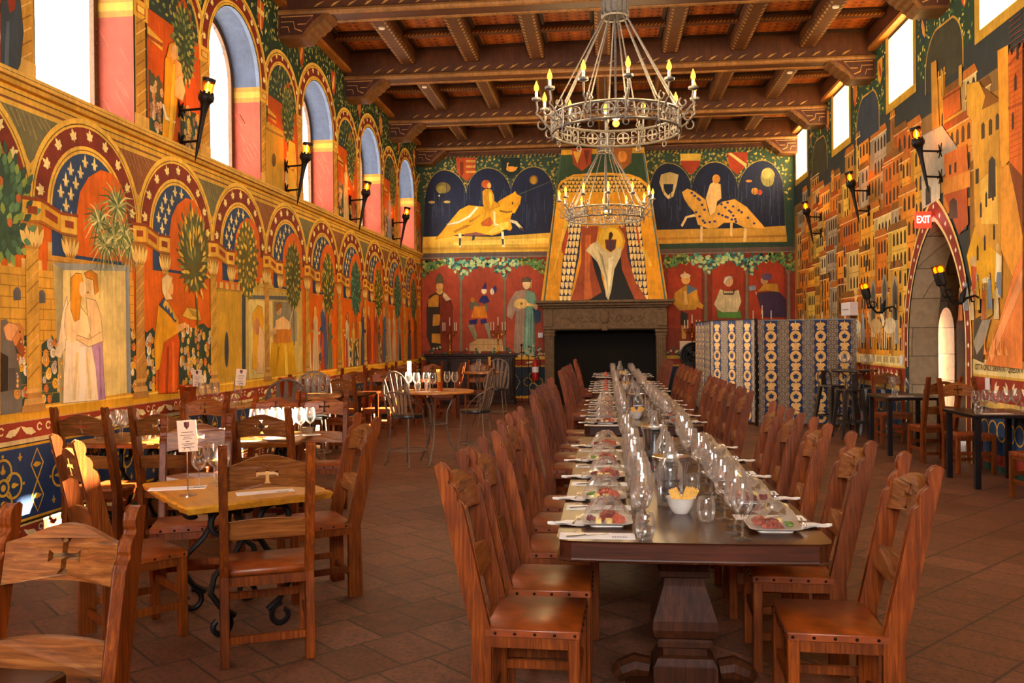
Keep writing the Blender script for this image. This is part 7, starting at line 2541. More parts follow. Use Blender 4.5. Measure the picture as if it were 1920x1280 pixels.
STR = proto(strip_proto())
t = thing('table_knife', '', 'knife')
b = MB()
b.prism([(0, -.008), (.085, -.009), (.1, -.002), (.1, .004), (0, .004)], 0, .002, 'XYZ')
b.build('blade', 'steel', t)
b = MB()
b.cbox(-.09, .0, -.006, .006, 0, .006, .002)
b.build('handle', 'steel', t)
KNF = proto(t)
t = thing('table_fork', '', 'fork')
b = MB()
b.tube([(-.09, 0, .004), (-.02, 0, .006), (.02, 0, .006)], [.005, .003, .004], 6)
b.build('handle', 'steel', t)
b = MB()
b.box(.018, .038, -.011, .011, .004, .007)
for k in range(4):
    b.box(.036, .075, -.011 + .0065 * k, -.0085 + .0065 * k, .004, .007)
b.build('tines', 'steel', t)
FRK = proto(t)
b = MB()
vs, fs = [], []
for j in range(9):
    for i in range(7):
        u, v = j / 8, i / 6 - .5
        w = .11 * (1 - u) ** .7 + .004
        vs.append((-u * .17, v * w, .004 + .006 * math.sin(u * 9 + v * 7) * (1 - abs(v)) + .006))
for j in range(8):
    for i in range(6):
        a = j * 7 + i
        fs.append((a, a + 1, a + 8, a + 7))
k0 = len(vs)
vs += [(x, y, max(z - .005, 0)) for x, y, z in vs]
fs += [tuple(k0 + q for q in reversed(f)) for f in fs]
b.add(vs, fs)
NAP = proto(tag(b.build('napkin', 'linen', smooth=True, angle=60), '', 'napkin'))

LP = [[3.66, 4.27, 4.95, 5.63, 6.40], [8.2, 8.87, 9.6, 10.38, 11.05], [12.98, 13.62, 14.3, 15.0, 15.65], [17.62, 18.4, 19.1]]
RP = [[4.08, 4.72, 5.4, 6.08, 6.75], [8.65, 9.3, 10.0, 10.7, 11.35], [13.3, 13.95, 14.65, 15.35, 15.95], [17.9, 18.6, 19.3]]
ng = 0
for t in range(4):
    for side in (0, 1):
        P_ = (LP, RP)[side][t]
        sn = ('window', 'door')[side]
        for k, y0 in enumerate(P_):
            rz = 0 if side == 0 else PI

            def at(x, y, z=0.):
                """place coordinates: x towards the table's middle, y along the table away from the paper strip"""
                return (TX - .39 + x, y0 + y, TZ + z) if side == 0 else (TX + .39 - x, y0 - y, TZ + z)
            j = lambda s=1.: (R.random() - .5) * .02 * s
            wh = '%s place, %s side, %s banquet table' % (ORD[k], sn, TAB[t])
            a = j(4)
            put(STR, at(.005, 0), rz + j(2), 'white printed paper strip, ' + wh, 'paper strips of the banquet tables')
            put(KNF, at(-.045 + j(), .0, .0028), rz + .42 + j(3), 'steel knife lying on the paper strip, ' + wh, 'table knives of the banquet tables')
            px, py = .035 + j(), .24 + j(2)
            if side == 1:
                px -= .0
            put(PLT, at(px, py), rz + a, 'square white plate of cold cuts, ' + wh, 'plates of the banquet tables')
            put(NAP, at(px - .09, py - .03 + j()), rz + .12 + j(6), 'white pointed napkin under the fork, ' + wh, 'napkins of the banquet tables')
            put(FRK, at(px - .13, py - .02, .0175), rz + 1.45 + j(4), 'fork laid across the napkin, ' + wh, 'forks of the banquet tables')
            pz = .0095
            if t < 2:
                gl = 'of the plate, ' + wh
                for q, (dx, dy, ra) in enumerate(((.01, .057, 0.), (.012, .004, .06), (.05, -.03, PI / 2))):
                    put(HAM[(q + k) % 3], at(px + dx, py + dy, pz), rz + ra, 'ruffled slice of cured meat, %s' % wh, 'cured meat of the %s %s plate %d' % (TAB[t], sn, k + 1), .82)
                for q in range(2):
                    put(CHS, at(px - .035 + .045 * q, py - .056 - .004 * q, pz), rz + .3 * q + .2 * k, 'yellow cube of cheese, ' + wh, 'cheese cubes of the %s %s plate %d' % (TAB[t], sn, k + 1))
                if (k + side) % 2 == 0:
                    put(GRP, at(px - .068, py + .005, pz), rz + k, 'small bunch of dark red grapes, ' + wh)
                else:
                    put(LET, at(px - .066, py + .01, pz), rz + k, 'sprig of green lettuce, ' + wh)
                put(FLM, at(px, py), rz + a, 'clear cling film tented over the food, ' + wh, 'cling film covers')
            else:
                put(CUT, at(px, py, pz + .001), rz + a, 'heap of cold cuts and cheese, ' + wh, 'far portions of cold cuts', .72)
            for q in range(4):
                gx, gy = .195 + j(2.), (.05, .18, .31, .44)[q] + j(1.5)
                if t == 3 and q == 3:
                    continue
                ng += 1
                put(WG, at(gx, gy), R.random() * 6, 'clear stemmed wine glass in the %s row of the %s table, %s of %s place' % (sn, TAB[t], ('first', 'second', 'third', 'fourth')[q], ORD[k]), 'wine glasses in rows on the banquet tables', .96 + .08 * R.random())
            put(TB, at(.295 if side else .2, .1 if side else -.055), 0, 'clear stemless tumbler beside the wine glasses, ' + wh, 'stemless tumblers on the banquet tables')

# ------------------------------------------------------------------ centre of the tables: buckets, bottles, bowls of crackers
def bucket_proto(name, mt):
    t = thing(name, '', 'bucket')
    b = MB()
    b.lathe([(.0, .003), (.062, 0), (.066, .004), (.072, .06), (.082, .16), (.09, .19), (.096, .194), (.096, .21), (.09, .212), (.085, .2), (.066, .06), (.06, .01), (0, .008)], 28, cap=False)
    b.build('pail', mt, t, smooth=True, angle=35)
    for s in (-1, 1):
        b = MB()
        b.tube([(s * .086, -.02, .17), (s * .105, -.02, .172), (s * .11, 0, .174), (s * .105, .02, .172), (s * .086, .02, .17)], .005, 6)
        b.build('handle', mt, t)
    return t


BK = proto(bucket_proto('wine_bucket', 'steel'))
BKC = proto(bucket_proto('copper_bucket', 'copper'))


def bottle_proto(textual):
    t = thing('water_bottle', '', 'bottle')
    b = MB()
    b.lathe([(0, .006), (.05, 0), (.055, .006), (.055, .15), (.052, .17), (.042, .19), (.028, .215), (.02, .245), (.016, .285), (.017, .29), (.017, .305), (.013, .306)], 26, cap=False)
    b.build('flask', 'bottle_glass', t, smooth=True, angle=45)
    return t


BT = proto(bottle_proto(False))
bl = thing('water_bottle', 'big clear water flask with black lettering behind the near bowl of crackers', 'bottle', (.31, 4.37, TZ))
b = MB()
b.lathe([(0, .006), (.058, 0), (.064, .008), (.064, .165), (.06, .19), (.047, .212), (.031, .24), (.021, .285), (.017, .32), (.018, .325), (.018, .335), (.014, .336)], 28, cap=False)
b.build('flask', 'bottle_glass', bl, smooth=True, angle=45)
tx = text_mesh('lettering', 'FLAT WATER', .0155, 'ink', bl, Matrix(((1, 0, 0, 0), (0, 0, -1, 0), (0, 1, 0, .125), (0, 0, 0, 1))), .0002, sx=1.05)
me = tx.data
for v in me.vertices:                                    # wrap the print round the flask
    a = v.co.x / .0645
    v.co = (.0648 * math.sin(a), -.0648 * math.cos(a), v.co.z)
b = MB()
for k, (a, r) in enumerate(((-.5, .014), (0, .016), (.5, .014))):
    vs = []
    for q in range(14):
        u = a + (r * math.cos(q * 2 * PI / 14)) / .0645
        vs.append((.0648 * math.sin(u), -.0648 * math.cos(u), .082 + r * math.sin(q * 2 * PI / 14)))
    b.add(vs, [tuple(range(14))])
b.build('printed_logo', 'ink', bl)
put(BK, (.33, 4.57, TZ), PI / 2, 'steel wine bucket just behind the lettered water flask', 'steel wine buckets')
put(BK, (.33, 6.1, TZ), PI / 2, 'steel wine bucket holding a clear bottle at the far end of the first banquet table', 'steel wine buckets')
put(BK, (.33, 9.45, TZ), PI / 2, 'steel wine bucket in the middle of the second banquet table', 'steel wine buckets')
put(BK, (.33, 14.2, TZ), PI / 2, 'steel wine bucket in the middle of the third banquet table', 'steel wine buckets')
for x, y, z, lb in ((.33, 5.15, 0, 'clear bottle with coloured label in the middle of the first banquet table'), (.33, 6.1, .012, 'clear bottle standing inside the far bucket of the first banquet table'), (.36, 5.55, 0, 'clear slender bottle between the two buckets of the first banquet table'),
                    (.33, 9.1, 0, 'clear bottle with blue label behind the second bowl of crackers'), (.29, 9.9, 0, 'clear bottle towards the far end of the second banquet table'), (.3, 13.3, 0, 'clear bottle near the camera end of the third banquet table'), (.28, 18.3, 0, 'clear bottle on the last banquet table before the dark firebox'), (.31, 18.55, 0, 'second clear bottle on the last banquet table before the dark firebox')):
    o = put(BT, (x, y, TZ + z), 0, lb, 'clear water bottles')
for x, y, col, lb in ((.33, 5.15, 'red_paint', 'lab'), (.33, 9.1, 'blue_ink', 'lab')):
    tgt = [q for q in bpy.data.objects if q.type == 'EMPTY' and q.name.startswith('water_bottle') and abs(q.location.x - x) < 1e-3 and abs(q.location.y - y) < 1e-3][0]
    b = MB()
    b.lathe([(.0557, .05), (.0557, .115)], 26, cap=False)
    lab_ = b.build('paper_label', 'white_paper', tgt)
    b = MB()
    b.lathe([(.056, .062 if col == 'red_paint' else .075), (.056, .078 if col == 'red_paint' else .11)], 26, cap=False)
    b.build('printed_band', col, lab_)
t = thing('cracker_bowl', '', 'bowl')
b = MB()
b.lathe([(0, .002), (.035, 0), (.04, .006), (.058, .035), (.068, .07), (.071, .074), (.066, .074), (.054, .036), (.03, .012), (0, .01)], 28, cap=False)
b.build('dish', 'porcelain', t, smooth=True, angle=40)
BW = proto(t)
b = MB()
pts = [(-.02, 0), (.02, 0), (.02, .085)] + [(.02 - .04 * k / 8, .085 + (.006 if k % 2 else 0)) for k in range(1, 8)] + [(-.02, .085)]
b.prism(pts, -.0025, .0025, 'XZY')
CR = proto(tag(b.build('cracker', 'cracker'), '', 'cracker'))
for q, (x, y, lb) in enumerate(((.345, 4.17, 'near end of the first banquet table'), (.3, 8.88, 'near end of the second banquet table'), (.3, 13.75, 'middle of the third banquet table'), (.33, 17.95, 'near end of the last banquet table'))):
    put(BW, (x, y, TZ), 0, 'white bowl filled with crackers at the ' + lb, 'bowls of crackers')
    for k in range(7):
        s = -1 if k < 3 else 1
        put(CR, (x + s * .012 + .008 * (k % 3), y - .024 + .009 * k, TZ + .032), 0, 'long pale cracker standing in the bowl at the ' + lb, 'crackers at the ' + lb, rot=(-.15 + .05 * k, s * (.36 + .06 * (k % 3)), .2 * s))

# ------------------------------------------------------------------ menu cards, glasses and papers of the small tables
def menu(loc, rz, label, tilt=0., h=.24, s=1.):
    t = thing('menu_stand', label, 'menu card', loc, rz, 'menu cards on stands')
    b = MB()
    b.lathe([(.045, 0), (.045, .004), (.01, .007)], 20)
    b.tube([(0, 0, .005), (0, 0, h)], .0038, 8)
    b.tube([(.018 * math.cos(a), -.004, h + .006 + .018 * math.sin(a)) for a in [PI * k / 10 for k in range(11)]], .0022, 6)
    b.build('stand', 'steel', t, smooth=True)
    b = MB()
    M_ = Matrix.Translation((0, 0, h + .085)) @ Matrix.Rotation(tilt, 4, 'Y')
    b.box(-.052, .052, -.001, .001, -.085, .085, M=M_)
    cd = b.build('card', 'menu_paper', t)
    b = MB()
    for k, (w, z) in enumerate(((.032, .02), (.038, .004), (.02, -.006), (.026, -.016), (.012, -.03), (.036, -.042), (.024, -.05), (.034, -.062))):
        b.box(-w, w, -.0014, -.001, z - .0014, z + .0014, M=M_)
    b.build('printed_text', 'ink', cd)
    b = MB()
    b.prism([(-.014, .076), (.014, .076), (.013, .052), (0, .036), (-.013, .052)], -.0016, -.001, 'XZY', M=M_)
    b.build('printed_crest', 'ink', cd)
    b = MB()
    b.prism([(.001, .073), (.010, .073), (.010, .054), (.001, .046)], -.0019, -.0012, 'XZY', M=M_)
    b.build('printed_logo', 'red_paint', cd)
    return t


menu((-2.27, 4.58, .75), .12, 'cream menu card with dark crest on a thin steel stand, honey coloured table', -.06)
menu((-4.15, 8.6, .92), -.1, 'menu card with dark crest against the castle fresco, by the painted wall', 0, .2)
menu((-3.75, 8.75, .92), .3, 'tilted white menu card to the aisle side of the one by the wall', .1, .2)
menu((-2.46, 10.88, .93), 1.3, 'menu card seen edge on at the big round bistro table', 0, .2)


def cluster(table, spots, z, what, group):
    for k, (x, y, kind) in enumerate(spots):
        put(WG if kind == 'w' else TB, (x, y, z), R.random() * 6, 'clear %s, %s %s' % ('wine glass' if kind == 'w' else 'stemless glass', ORD[k] if k < 10 else ('eleventh', 'twelfth', 'thirteenth')[k - 10], what), group, .96 + .06 * R.random())


cluster(0, [(-2.33, 4.84, 'w'), (-2.30, 4.97, 'w'), (-2.22, 4.90, 'w'), (-2.30, 5.08, 't')], .75, 'of the small group on the honey coloured table', 'glasses on the honey coloured table')
rr = random.Random(11)
cluster(0, [(-2.96 + .105 * (k % 4) + .04 * (k // 4), 7.18 + .13 * (k // 4), 'w') for k in range(12)], .76, 'of the sunlit crowd on the square table behind', 'glasses on the sunlit square table')
cluster(0, [(-4.25 + .105 * (k % 5), 7.0 + .15 * (k // 5), 'w' if k % 4 else 't') for k in range(13)], .76, 'of the glasses on the table under the couple fresco', 'glasses on the wall table')
cluster(0, [(-3.34 + .1 * (k % 3), 6.95 + .1 * (k // 3), 't') for k in range(4)], .76, 'of the low glasses near the oak chair on the sunlit table', 'low glasses on the sunlit square table')
cluster(0, [(-2.44, 10.76, 'w'), (-2.32, 10.66, 'w'), (-2.21, 10.73, 'w'), (-2.11, 10.64, 'w'), (-2.36, 10.92, 't'), (-2.22, 10.85, 't'), (-1.98, 10.9, 'w'), (-1.9, 11.0, 'w')], .93, 'on the big round bistro table', 'glasses on the big round bistro table')
cluster(0, [(-2.34, 15.42, 't'), (-2.24, 15.34, 't'), (-2.24, 15.47, 'w'), (-2.14, 15.4, 't')], .98, 'on the small round bistro table', 'glasses on the small round bistro table')
cluster(0, [(-3.44, 9.58, 'w'), (-3.33, 9.6, 'w'), (-3.22, 9.64, 'w'), (-3.3, 9.78, 'w'), (-3.18, 9.8, 'w')], .95, 'on the copper bucket table', 'glasses on the copper bucket table')
cluster(0, [(-4.06, 8.52, 'w'), (-3.96, 8.6, 'w'), (-3.86, 8.52, 't'), (-4.1, 8.75, 'w'), (-3.85, 8.9, 'w'), (-3.76, 8.6, 't')], .92, 'on the menu card table by the wall', 'glasses on the menu card table')
cluster(0, [(-4.15 + .1 * (k % 4), 12.85 + .18 * (k // 4), 'w' if k % 3 else 't') for k in range(8)], .76, 'on the middle wall table', 'glasses on the middle wall table')
cluster(0, [(-4.15 + .1 * (k % 4), 16.6 + .2 * (k // 4), 'w') for k in range(8)], .76, 'on the far wall table', 'glasses on the far wall table')
cluster(0, [(3.83 + .1 * k, 9.62, 'w') for k in range(5)] + [(3.8, 9.48, 't'), (4.33, 9.66, 't')], .76, 'in the row on the near black table', 'glasses on the near black table')
cluster(0, [(3.8, 12.1, 't'), (4.0, 12.2, 'w'), (3.9, 12.5, 'w')], .76, 'on the far black table', 'glasses on the far black table')
cluster(0, [(3.77, 14.7, 'w'), (3.88, 14.6, 'w'), (3.86, 14.8, 'w'), (4.14, 14.74, 'w'), (4.25, 14.66, 'w'), (4.22, 14.85, 'w')], 1.02, 'on the high bar table beside the screen', 'glasses on the high bar table')
for x, y, z, rz, lb in ((-2.44, 4.8, .75, .35, 'white paper strip on the honey coloured table, behind the menu stand'), (-1.88, 4.7, .75, .5, 'white paper strip on the honey coloured table, hidden by the chair back'), (-2.98, 6.93, .76, .05, 'white paper strip at the edge of the sunlit square table'), (-2.62, 7.4, .76, .4, 'white paper strip at the aisle side of the sunlit square table'),
                        (4.0, 9.55, .76, .1, 'white paper strip before the glasses on the near black table'), (3.92, 12.2, .76, .1, 'white paper strip on the far black table'), (-2.2, 10.7, .93, .1, 'white paper strip under the glasses on the big round bistro table')):
    put(STR, (x, y, z), rz, lb, 'paper strips of the small tables')
put(PLT, (-2.69, 7.02, .76), .05, 'white plate on the sunlit square table', None)
put(PLT, (-1.84, 1.96, .75), .1, 'white plate on the dark corner table', None)
b = MB()
b.cbox(-.05, .05, -.03, .03, 0, .05, .004)
tag(b.build('card_holder', 'stone', loc=(-2.64, 7.6, .76), rot=(0, 0, .1)), 'small brown card block among the glasses of the sunlit table', 'card block')
put(BKC, (-3.6, 9.66, .95), .2, 'copper bucket on the round table by the painted wall', 'copper buckets')
put(BKC, (-4.3, 8.7, .92), .2, 'copper bucket beside the menu card by the painted wall', 'copper buckets')


def stick_cup(loc, lb, s=.6, n=4):
    t = thing('copper_cup', 'small copper cup holding breadsticks ' + lb, 'cup', loc)
    b = MB()
    b.lathe([(0, .003), (.032, 0), (.036, .11), (.04, .115), (.036, .113), (.03, .006), (0, .006)], 20, cap=False)
    b.build('tumbler', 'copper', t, smooth=True, angle=40)
    for k in range(n):
        b = MB()
        b.tube([(.008 * math.cos(k * 1.6), .008 * math.sin(k * 1.6), .01), (.02 * math.cos(k * 1.6) - .02, .02 * math.sin(k * 1.6), .27)], .006, 6)
        o = tag(b.build('breadstick', 'cracker', loc=loc), 'breadstick leaning in the copper cup ' + lb, 'breadstick', 'breadsticks ' + lb)


stick_cup((-2.05, 10.78, .93), 'on the big round bistro table')
stick_cup((-2.02, 15.4, .98), 'on the small round bistro table')
stick_cup((4.05, 14.68, 1.02), 'on the high bar table', n=2)
# ------------------------------------------------------------------ chandeliers
def chandelier_parts(root, zt):
    """root at the ring's centre, top of the band at z = 0; zt: height of the beam above"""
    Rr, H = .64, .165
    b = MB()
    for z in (0, -H):
        b.tube([(Rr * math.cos(2 * PI * k / 60), Rr * math.sin(2 * PI * k / 60), z) for k in range(60)], .014, 6, closed=True)
    for k in range(12):
        a = 2 * PI * (k + .5) / 12

        def on(da, z, r=Rr):
            return (r * math.cos(a + da), r * math.sin(a + da), z)
        zc = -H / 2
        for pts in cross_outline(0, 0, .05),:
            vs = [on(p[0] / Rr, zc + p[1], Rr + e) for e in (-.004, .004) for p in pts]
            n = len(pts)
            b.add(vs, [tuple(range(n)), tuple(reversed(range(n, 2 * n)))] + [(i, (i + 1) % n, n + (i + 1) % n, n + i) for i in range(n)])
        b.tube([on(.062 / Rr * math.cos(q * PI / 8), zc + .062 * math.sin(q * PI / 8)) for q in range(16)], .007, 5, closed=True)
        for s in (-1, 1):
            for f in (-1, 1):
                b.tube([on(s * (.115 / Rr + .034 / Rr * math.cos(q) * (1 - q * .09)), zc + f * (.04 + .032 * math.sin(q) * (1 - q * .09))) for q in [k2 * .55 for k2 in range(10)]], .007, 5)
            b.tube([on(s * .07 / Rr, zc), on(s * .155 / Rr, zc)], .007, 5)
            b.tube([on(s * .09 / Rr, -.012), on(s * .1 / Rr, -H + .012)], .006, 5)
    b.build('grille_band', 'grey_iron', root)
    for k in range(12):
        a = 2 * PI * k / 12
        M_ = Matrix.Rotation(a, 4, 'Z')
        b = MB()
        b.tube([(Rr + .012, 0, .02), (Rr + .012, 0, -H - .02)], .011, 6, M=M_)
        b.tube([(Rr + .015, 0, -H * .7), (Rr + .06, 0, -H * .5), (Rr + .1, 0, -.04)] + [(Rr + .105 + .06 * math.sin(q), 0, .0 + .06 * (1 - math.cos(q)) * .6) for q in (.5, 1., 1.6, 2.2)] + [(Rr + .15, 0, .09), (Rr + .16, 0, .15)], .010, 6, M=M_)
        b.tube([(Rr + .06 + .05 * (1 - q * .1) * math.cos(q + 2), 0, .05 + .05 * (1 - q * .1) * math.sin(q + 2)) for q in [j * .6 for j in range(10)]], .009, 6, M=M_)
        b.tube([(Rr + .1 + .055 * (1 - q * .1) * math.cos(-q + 1), 0, -.09 + .055 * (1 - q * .1) * math.sin(-q + 1)) for q in [j * .6 for j in range(10)]], .009, 6, M=M_)
        arm = b.build('candle_arm', 'grey_iron', root)
        b = MB()
        b.lathe([(.012, .15), (.03, .155), (.048, .165), (.05, .185), (.046, .185), (.04, .17), (.015, .165)], 12, (0, 0, 0), M=M_ @ Matrix.Translation((Rr + .16, 0, 0)), cap=False)
        b.build('drip_pan', 'grey_iron', arm)
        b = MB()
        b.lathe([(.015, .165), (.015, .245), (.008, .25)], 10, M=M_ @ Matrix.Translation((Rr + .16, 0, 0)))
        b.build('candle', 'candle_wax', arm)
        b = MB()
        b.lathe([(.008, .248), (.02, .262), (.026, .282), (.022, .305), (.012, .332), (.003, .356)], 10, M=M_ @ Matrix.Translation((Rr + .16, 0, 0)))
        b.build('flame_bulb', 'bulb', arm, smooth=True)
        b = MB()
        b.tube([(Rr + .0, 0, -H - .045 + 0.0) if False else (Rr + .028 * math.cos(q * PI / 7) * 0 + .0, .028 * math.cos(q * PI / 7), -H - .042 + .028 * math.sin(q * PI / 7)) for q in range(14)], .007, 5, closed=True, M=M_)
        b.build('hanging_ring', 'grey_iron', root)
        b = MB()
        h = .98
        b.tube([(.13, 0, h), (Rr - .02, 0, .07)], .008, 6, M=M_)
        b.tube([(Rr - .02, 0, .07), (Rr - .01, .02, .04), (Rr, 0, .015), (Rr - .02, -.012, .035)], .007, 5, M=M_)
        b.tube([(.13, 0, h), (.14, .02, h + .04), (.13, 0, h + .08)], .007, 5, M=M_)
        b.build('rod', 'grey_iron', root)
    b = MB()
    for z in (1.0, 1.2):
        b.tube([(.13 * math.cos(2 * PI * k / 24), .13 * math.sin(2 * PI * k / 24), z) for k in range(24)], .013, 6, closed=True)
    for k in range(12):
        a = 2 * PI * k / 12
        b.tube([(.13 * math.cos(a), .13 * math.sin(a), 1.0), (.13 * math.cos(a), .13 * math.sin(a), 1.2), (.11 * math.cos(a), .11 * math.sin(a), 1.26)], .009, 5)
        b.ball((.13 * math.cos(a), .13 * math.sin(a), 1.27), .016, seg=6, rings=5)
    b.lathe([(.125, 1.02), (.128, 1.18)], 24, cap=False)
    b.build('hub_crown', 'grey_iron', root, smooth=True)
    b = MB()
    b.tube([(0, 0, .02), (0, 0, zt)], .011, 8)
    for a in range(4):
        b.tube([(0, 0, 1.1), (.13 * math.cos(a * PI / 2), .13 * math.sin(a * PI / 2), 1.1)], .009, 6)
    b.build('pole', 'grey_iron', root)
    b = MB()
    b.lathe([(.02, .05), (.05, .02), (.055, -.01), (.03, -.03)], 14)
    for a in range(4):
        b.tube([(.03 * math.cos(a * PI / 2), .03 * math.sin(a * PI / 2), .03), (.08 * math.cos(a * PI / 2), .08 * math.sin(a * PI / 2), .0), (.075 * math.cos(a * PI / 2), .075 * math.sin(a * PI / 2), -.06)], .006, 5)
    cl = b.build('centre_lamp', 'grey_iron', root, smooth=True)
    b = MB()
    b.ball((0, 0, -.07), .036, seg=12, rings=8)
    b.build('bulb', 'bulb', cl, smooth=True)


def lamp(root_loc, local, power, col, rz=0.):
    l = bpy.data.lights.new('bulb_light', 'POINT')
    l.energy, l.color, l.shadow_soft_size = power, col, .012
    o = bpy.data.objects.new('bulb_light', l)
    COL.objects.link(o)
    o.location = Vector(root_loc) + Matrix.Rotation(rz, 3, 'Z') @ Vector(local)
    return o


def chandelier_lamps(loc, rz):
    for k in range(12):
        a = 2 * PI * k / 12
        lamp(loc, (.8 * math.cos(a), .8 * math.sin(a), .29), 4.5, (1., .66, .3), rz)
    lamp(loc, (0, 0, -.07), 5., (1., .66, .3), rz)


chandelier_lamps((.125, 8.95, 3.81), .13)
chandelier_lamps((.03, 15.22, 3.76), .05)
CD = thing('chandelier', 'wrought iron ring chandelier with twelve candle bulbs, the larger one closer to the camera', 'chandelier', (.125, 8.95, 3.81), 0.13, 'iron ring chandeliers')
chandelier_parts(CD, 6.12 - 3.81)
KIDS[CD.name] = [(ch, list(ch.children)) for ch in CD.children]
dup(CD, (.03, 15.22, 3.76), .05, 'wrought iron ring chandelier with twelve candle bulbs hanging further off before the chimney hood', 'iron ring chandeliers')


# ------------------------------------------------------------------ wall torches: +x points away from the wall
def torch_parts(root):
    for z in (0, .34):
        b = MB()
        b.tube([(0, 0, z), (.27 if z else .21, 0, z + .015)], .014, 6)
        for s in (-1, 1):
            b.tube([(.012, 0, z), (.014, s * .03, z + .05), (.02, s * .055, z + .1)], [.018, .014, .006], 6)
            b.tube([(.012, 0, z), (.014, s * .03, z - .05), (.02, s * .055, z - .08)], [.018, .014, .006], 6)
            b.tube([(.012, 0, z), (.03, s * .04, z + .02), (.03, s * .06, z - .01)], .009, 5)
        b.build('bracket', 'iron', root)
    b = MB()
    Mt = Matrix.Translation((.17, 0, -.2)) @ Matrix.Rotation(math.radians(11), 4, 'Y')
    b.lathe([(.004, 0), (.012, .06), (.022, .2), (.024, .3), (.027, .42), (.03, .5), (.045, .6), (.06, .63), (.08, .65), (.085, .69), (.075, .72), (.05, .725)], 14, M=Mt)
    for k in range(8):
        a = 2 * PI * k / 8
        b.ball(tuple(Mt @ Vector((.062 * math.cos(a), .062 * math.sin(a), .73))), .016, seg=6, rings=5)
    b.build('shaft', 'iron', root, smooth=True)
    b = MB()
    b.lathe([(.058, .725), (.066, .8), (.068, .88), (.064, .88), (.055, .725)], 18, M=Mt, cap=False)
    b.build('glass_shade', 'amber_glass', root, smooth=True)
    b = MB()
    b.lathe([(.066, .845), (.07, .86), (.07, .885), (.064, .885), (.063, .85)], 18, M=Mt, cap=False)
    b.build('rim', 'iron', root, smooth=True)
    b = MB()
    b.lathe([(.02, .73), (.036, .755), (.04, .79), (.03, .825), (.01, .85)], 12, M=Mt)
    b.build('flame_bulb', 'torch_glow', root, smooth=True)


TO = thing('wall_torch', '', 'wall lamp')
torch_parts(TO)
_tf = [True]
for k, (y, lb) in enumerate(((8.98, 'iron torch lamp on the window wall closest to the camera, beside the robed fresco figure'), (12.1, 'iron torch lamp on the window wall, second from the camera'), (15.25, 'iron torch lamp on the window wall, third from the camera'), (18.4, 'iron torch lamp on the window wall closest to the fireplace'))):
    lamp((XL, y, 3.7), (.32, 0, .58), 1.5, (1., .5, .14))
    first_or_dup(TO, _tf, (XL + .001, y, 3.7), 0, lb, 'torch lamps on the window wall')
for k, (y, lb) in enumerate(((12.2, 'iron torch lamp on the door wall above the pointed doorway'), (15.4, 'iron torch lamp on the door wall, second from the doorway'), (18.7, 'iron torch lamp on the door wall closest to the fireplace'))):
    lamp((XR, y, 3.66), (-.32, 0, .58), 1.5, (1., .5, .14))
    first_or_dup(TO, _tf, (XR - .001, y, 3.66), PI, lb, 'torch lamps on the door wall')


def sconce_parts(root):
    b = MB()
    b.prism([(-.02, -.16), (.02, -.16), (.035, 0), (.02, .1), (0, .15), (-.02, .1), (-.035, 0)], 0, .015, 'YZX')
    b.build('wall_plate', 'iron', root)
    b = MB()
    b.tube([(.012, 0, .02), (.06, 0, .05), (.11, 0, .03), (.1, 0, -.02), (.07, 0, -.02)], .011, 7)
    b.tube([(.06, 0, .05), (.16, 0, .02), (.22, 0, -.04), (.3, 0, -.04), (.36, 0, .03), (.4, 0, .1)], [.012, .016, .02, .018, .014, .011], 8)
    b.tube([(.22, 0, -.03), (.2, 0, .06), (.16, 0, .16)], [.03, .035, .004], 8)
    for s in (-1, 1):
        b.tube([(.36, 0, .03), (.4, s * .05, .03), (.42, s * .07, .1), (.43, s * .07, .17)], .01, 6)
        b.tube([(.36 + .05 * math.cos(q), s * .04, .08 + .05 * math.sin(q)) for q in [j * .6 for j in range(11)]], .007, 6)
    b.build('scroll_arm', 'iron', root, smooth=True)
    for s in (-1, 1):
        Mt = Matrix.Translation((.43, s * .07, .17)) @ Matrix.Rotation(math.radians(14), 4, 'Y')
        b = MB()
        b.lathe([(.02, 0), (.042, .02), (.048, .16), (.046, .165)], 14, M=Mt)
        cup = b.build('cup', 'iron', root, smooth=True)
        b = MB()
        b.lathe([(.045, .165), (.048, .25), (.046, .25), (.043, .165)], 14, M=Mt, cap=False)
        b.build('glass_shade', 'amber_glass', cup, smooth=True)
        b = MB()
        b.lathe([(.02, .165), (.034, .19), (.03, .22), (.01, .24)], 12, M=Mt)
        b.build('flame_bulb', 'torch_glow', cup, smooth=True)


SN = thing('wall_sconce', '', 'wall lamp')
sconce_parts(SN)
_snf = [True]
first_or_dup(SN, _snf, (XR - .001, 14.05, 1.96), PI, 'double iron scroll sconce with two amber lights, fireplace side of the doorway', 'double scroll sconces')
first_or_dup(SN, _snf, (XR - .001, 11.02, 1.99), PI, 'double iron scroll sconce with two amber lights, camera side of the doorway', 'double scroll sconces')

# ------------------------------------------------------------------ exit sign
ex = thing('exit_sign', 'red lit exit sign jutting out above the pointed doorway', 'exit sign', (XR - .16, 12.45, 3.13))
b = MB()
b.cbox(-.105, .105, -.02, .02, -.11, .11, .006)
b.build('sign_face', 'exit_red', ex)
text_mesh('lettering', 'EXIT', .14, 'exit_white', ex, Matrix(((1, 0, 0, 0), (0, 0, -1, -.021), (0, 1, 0, 0), (0, 0, 0, 1))), .0012, sx=.62)
b = MB()
b.box(.1, .16, -.012, .012, -.03, .03)
b.build('mount', 'white_plastic', ex)

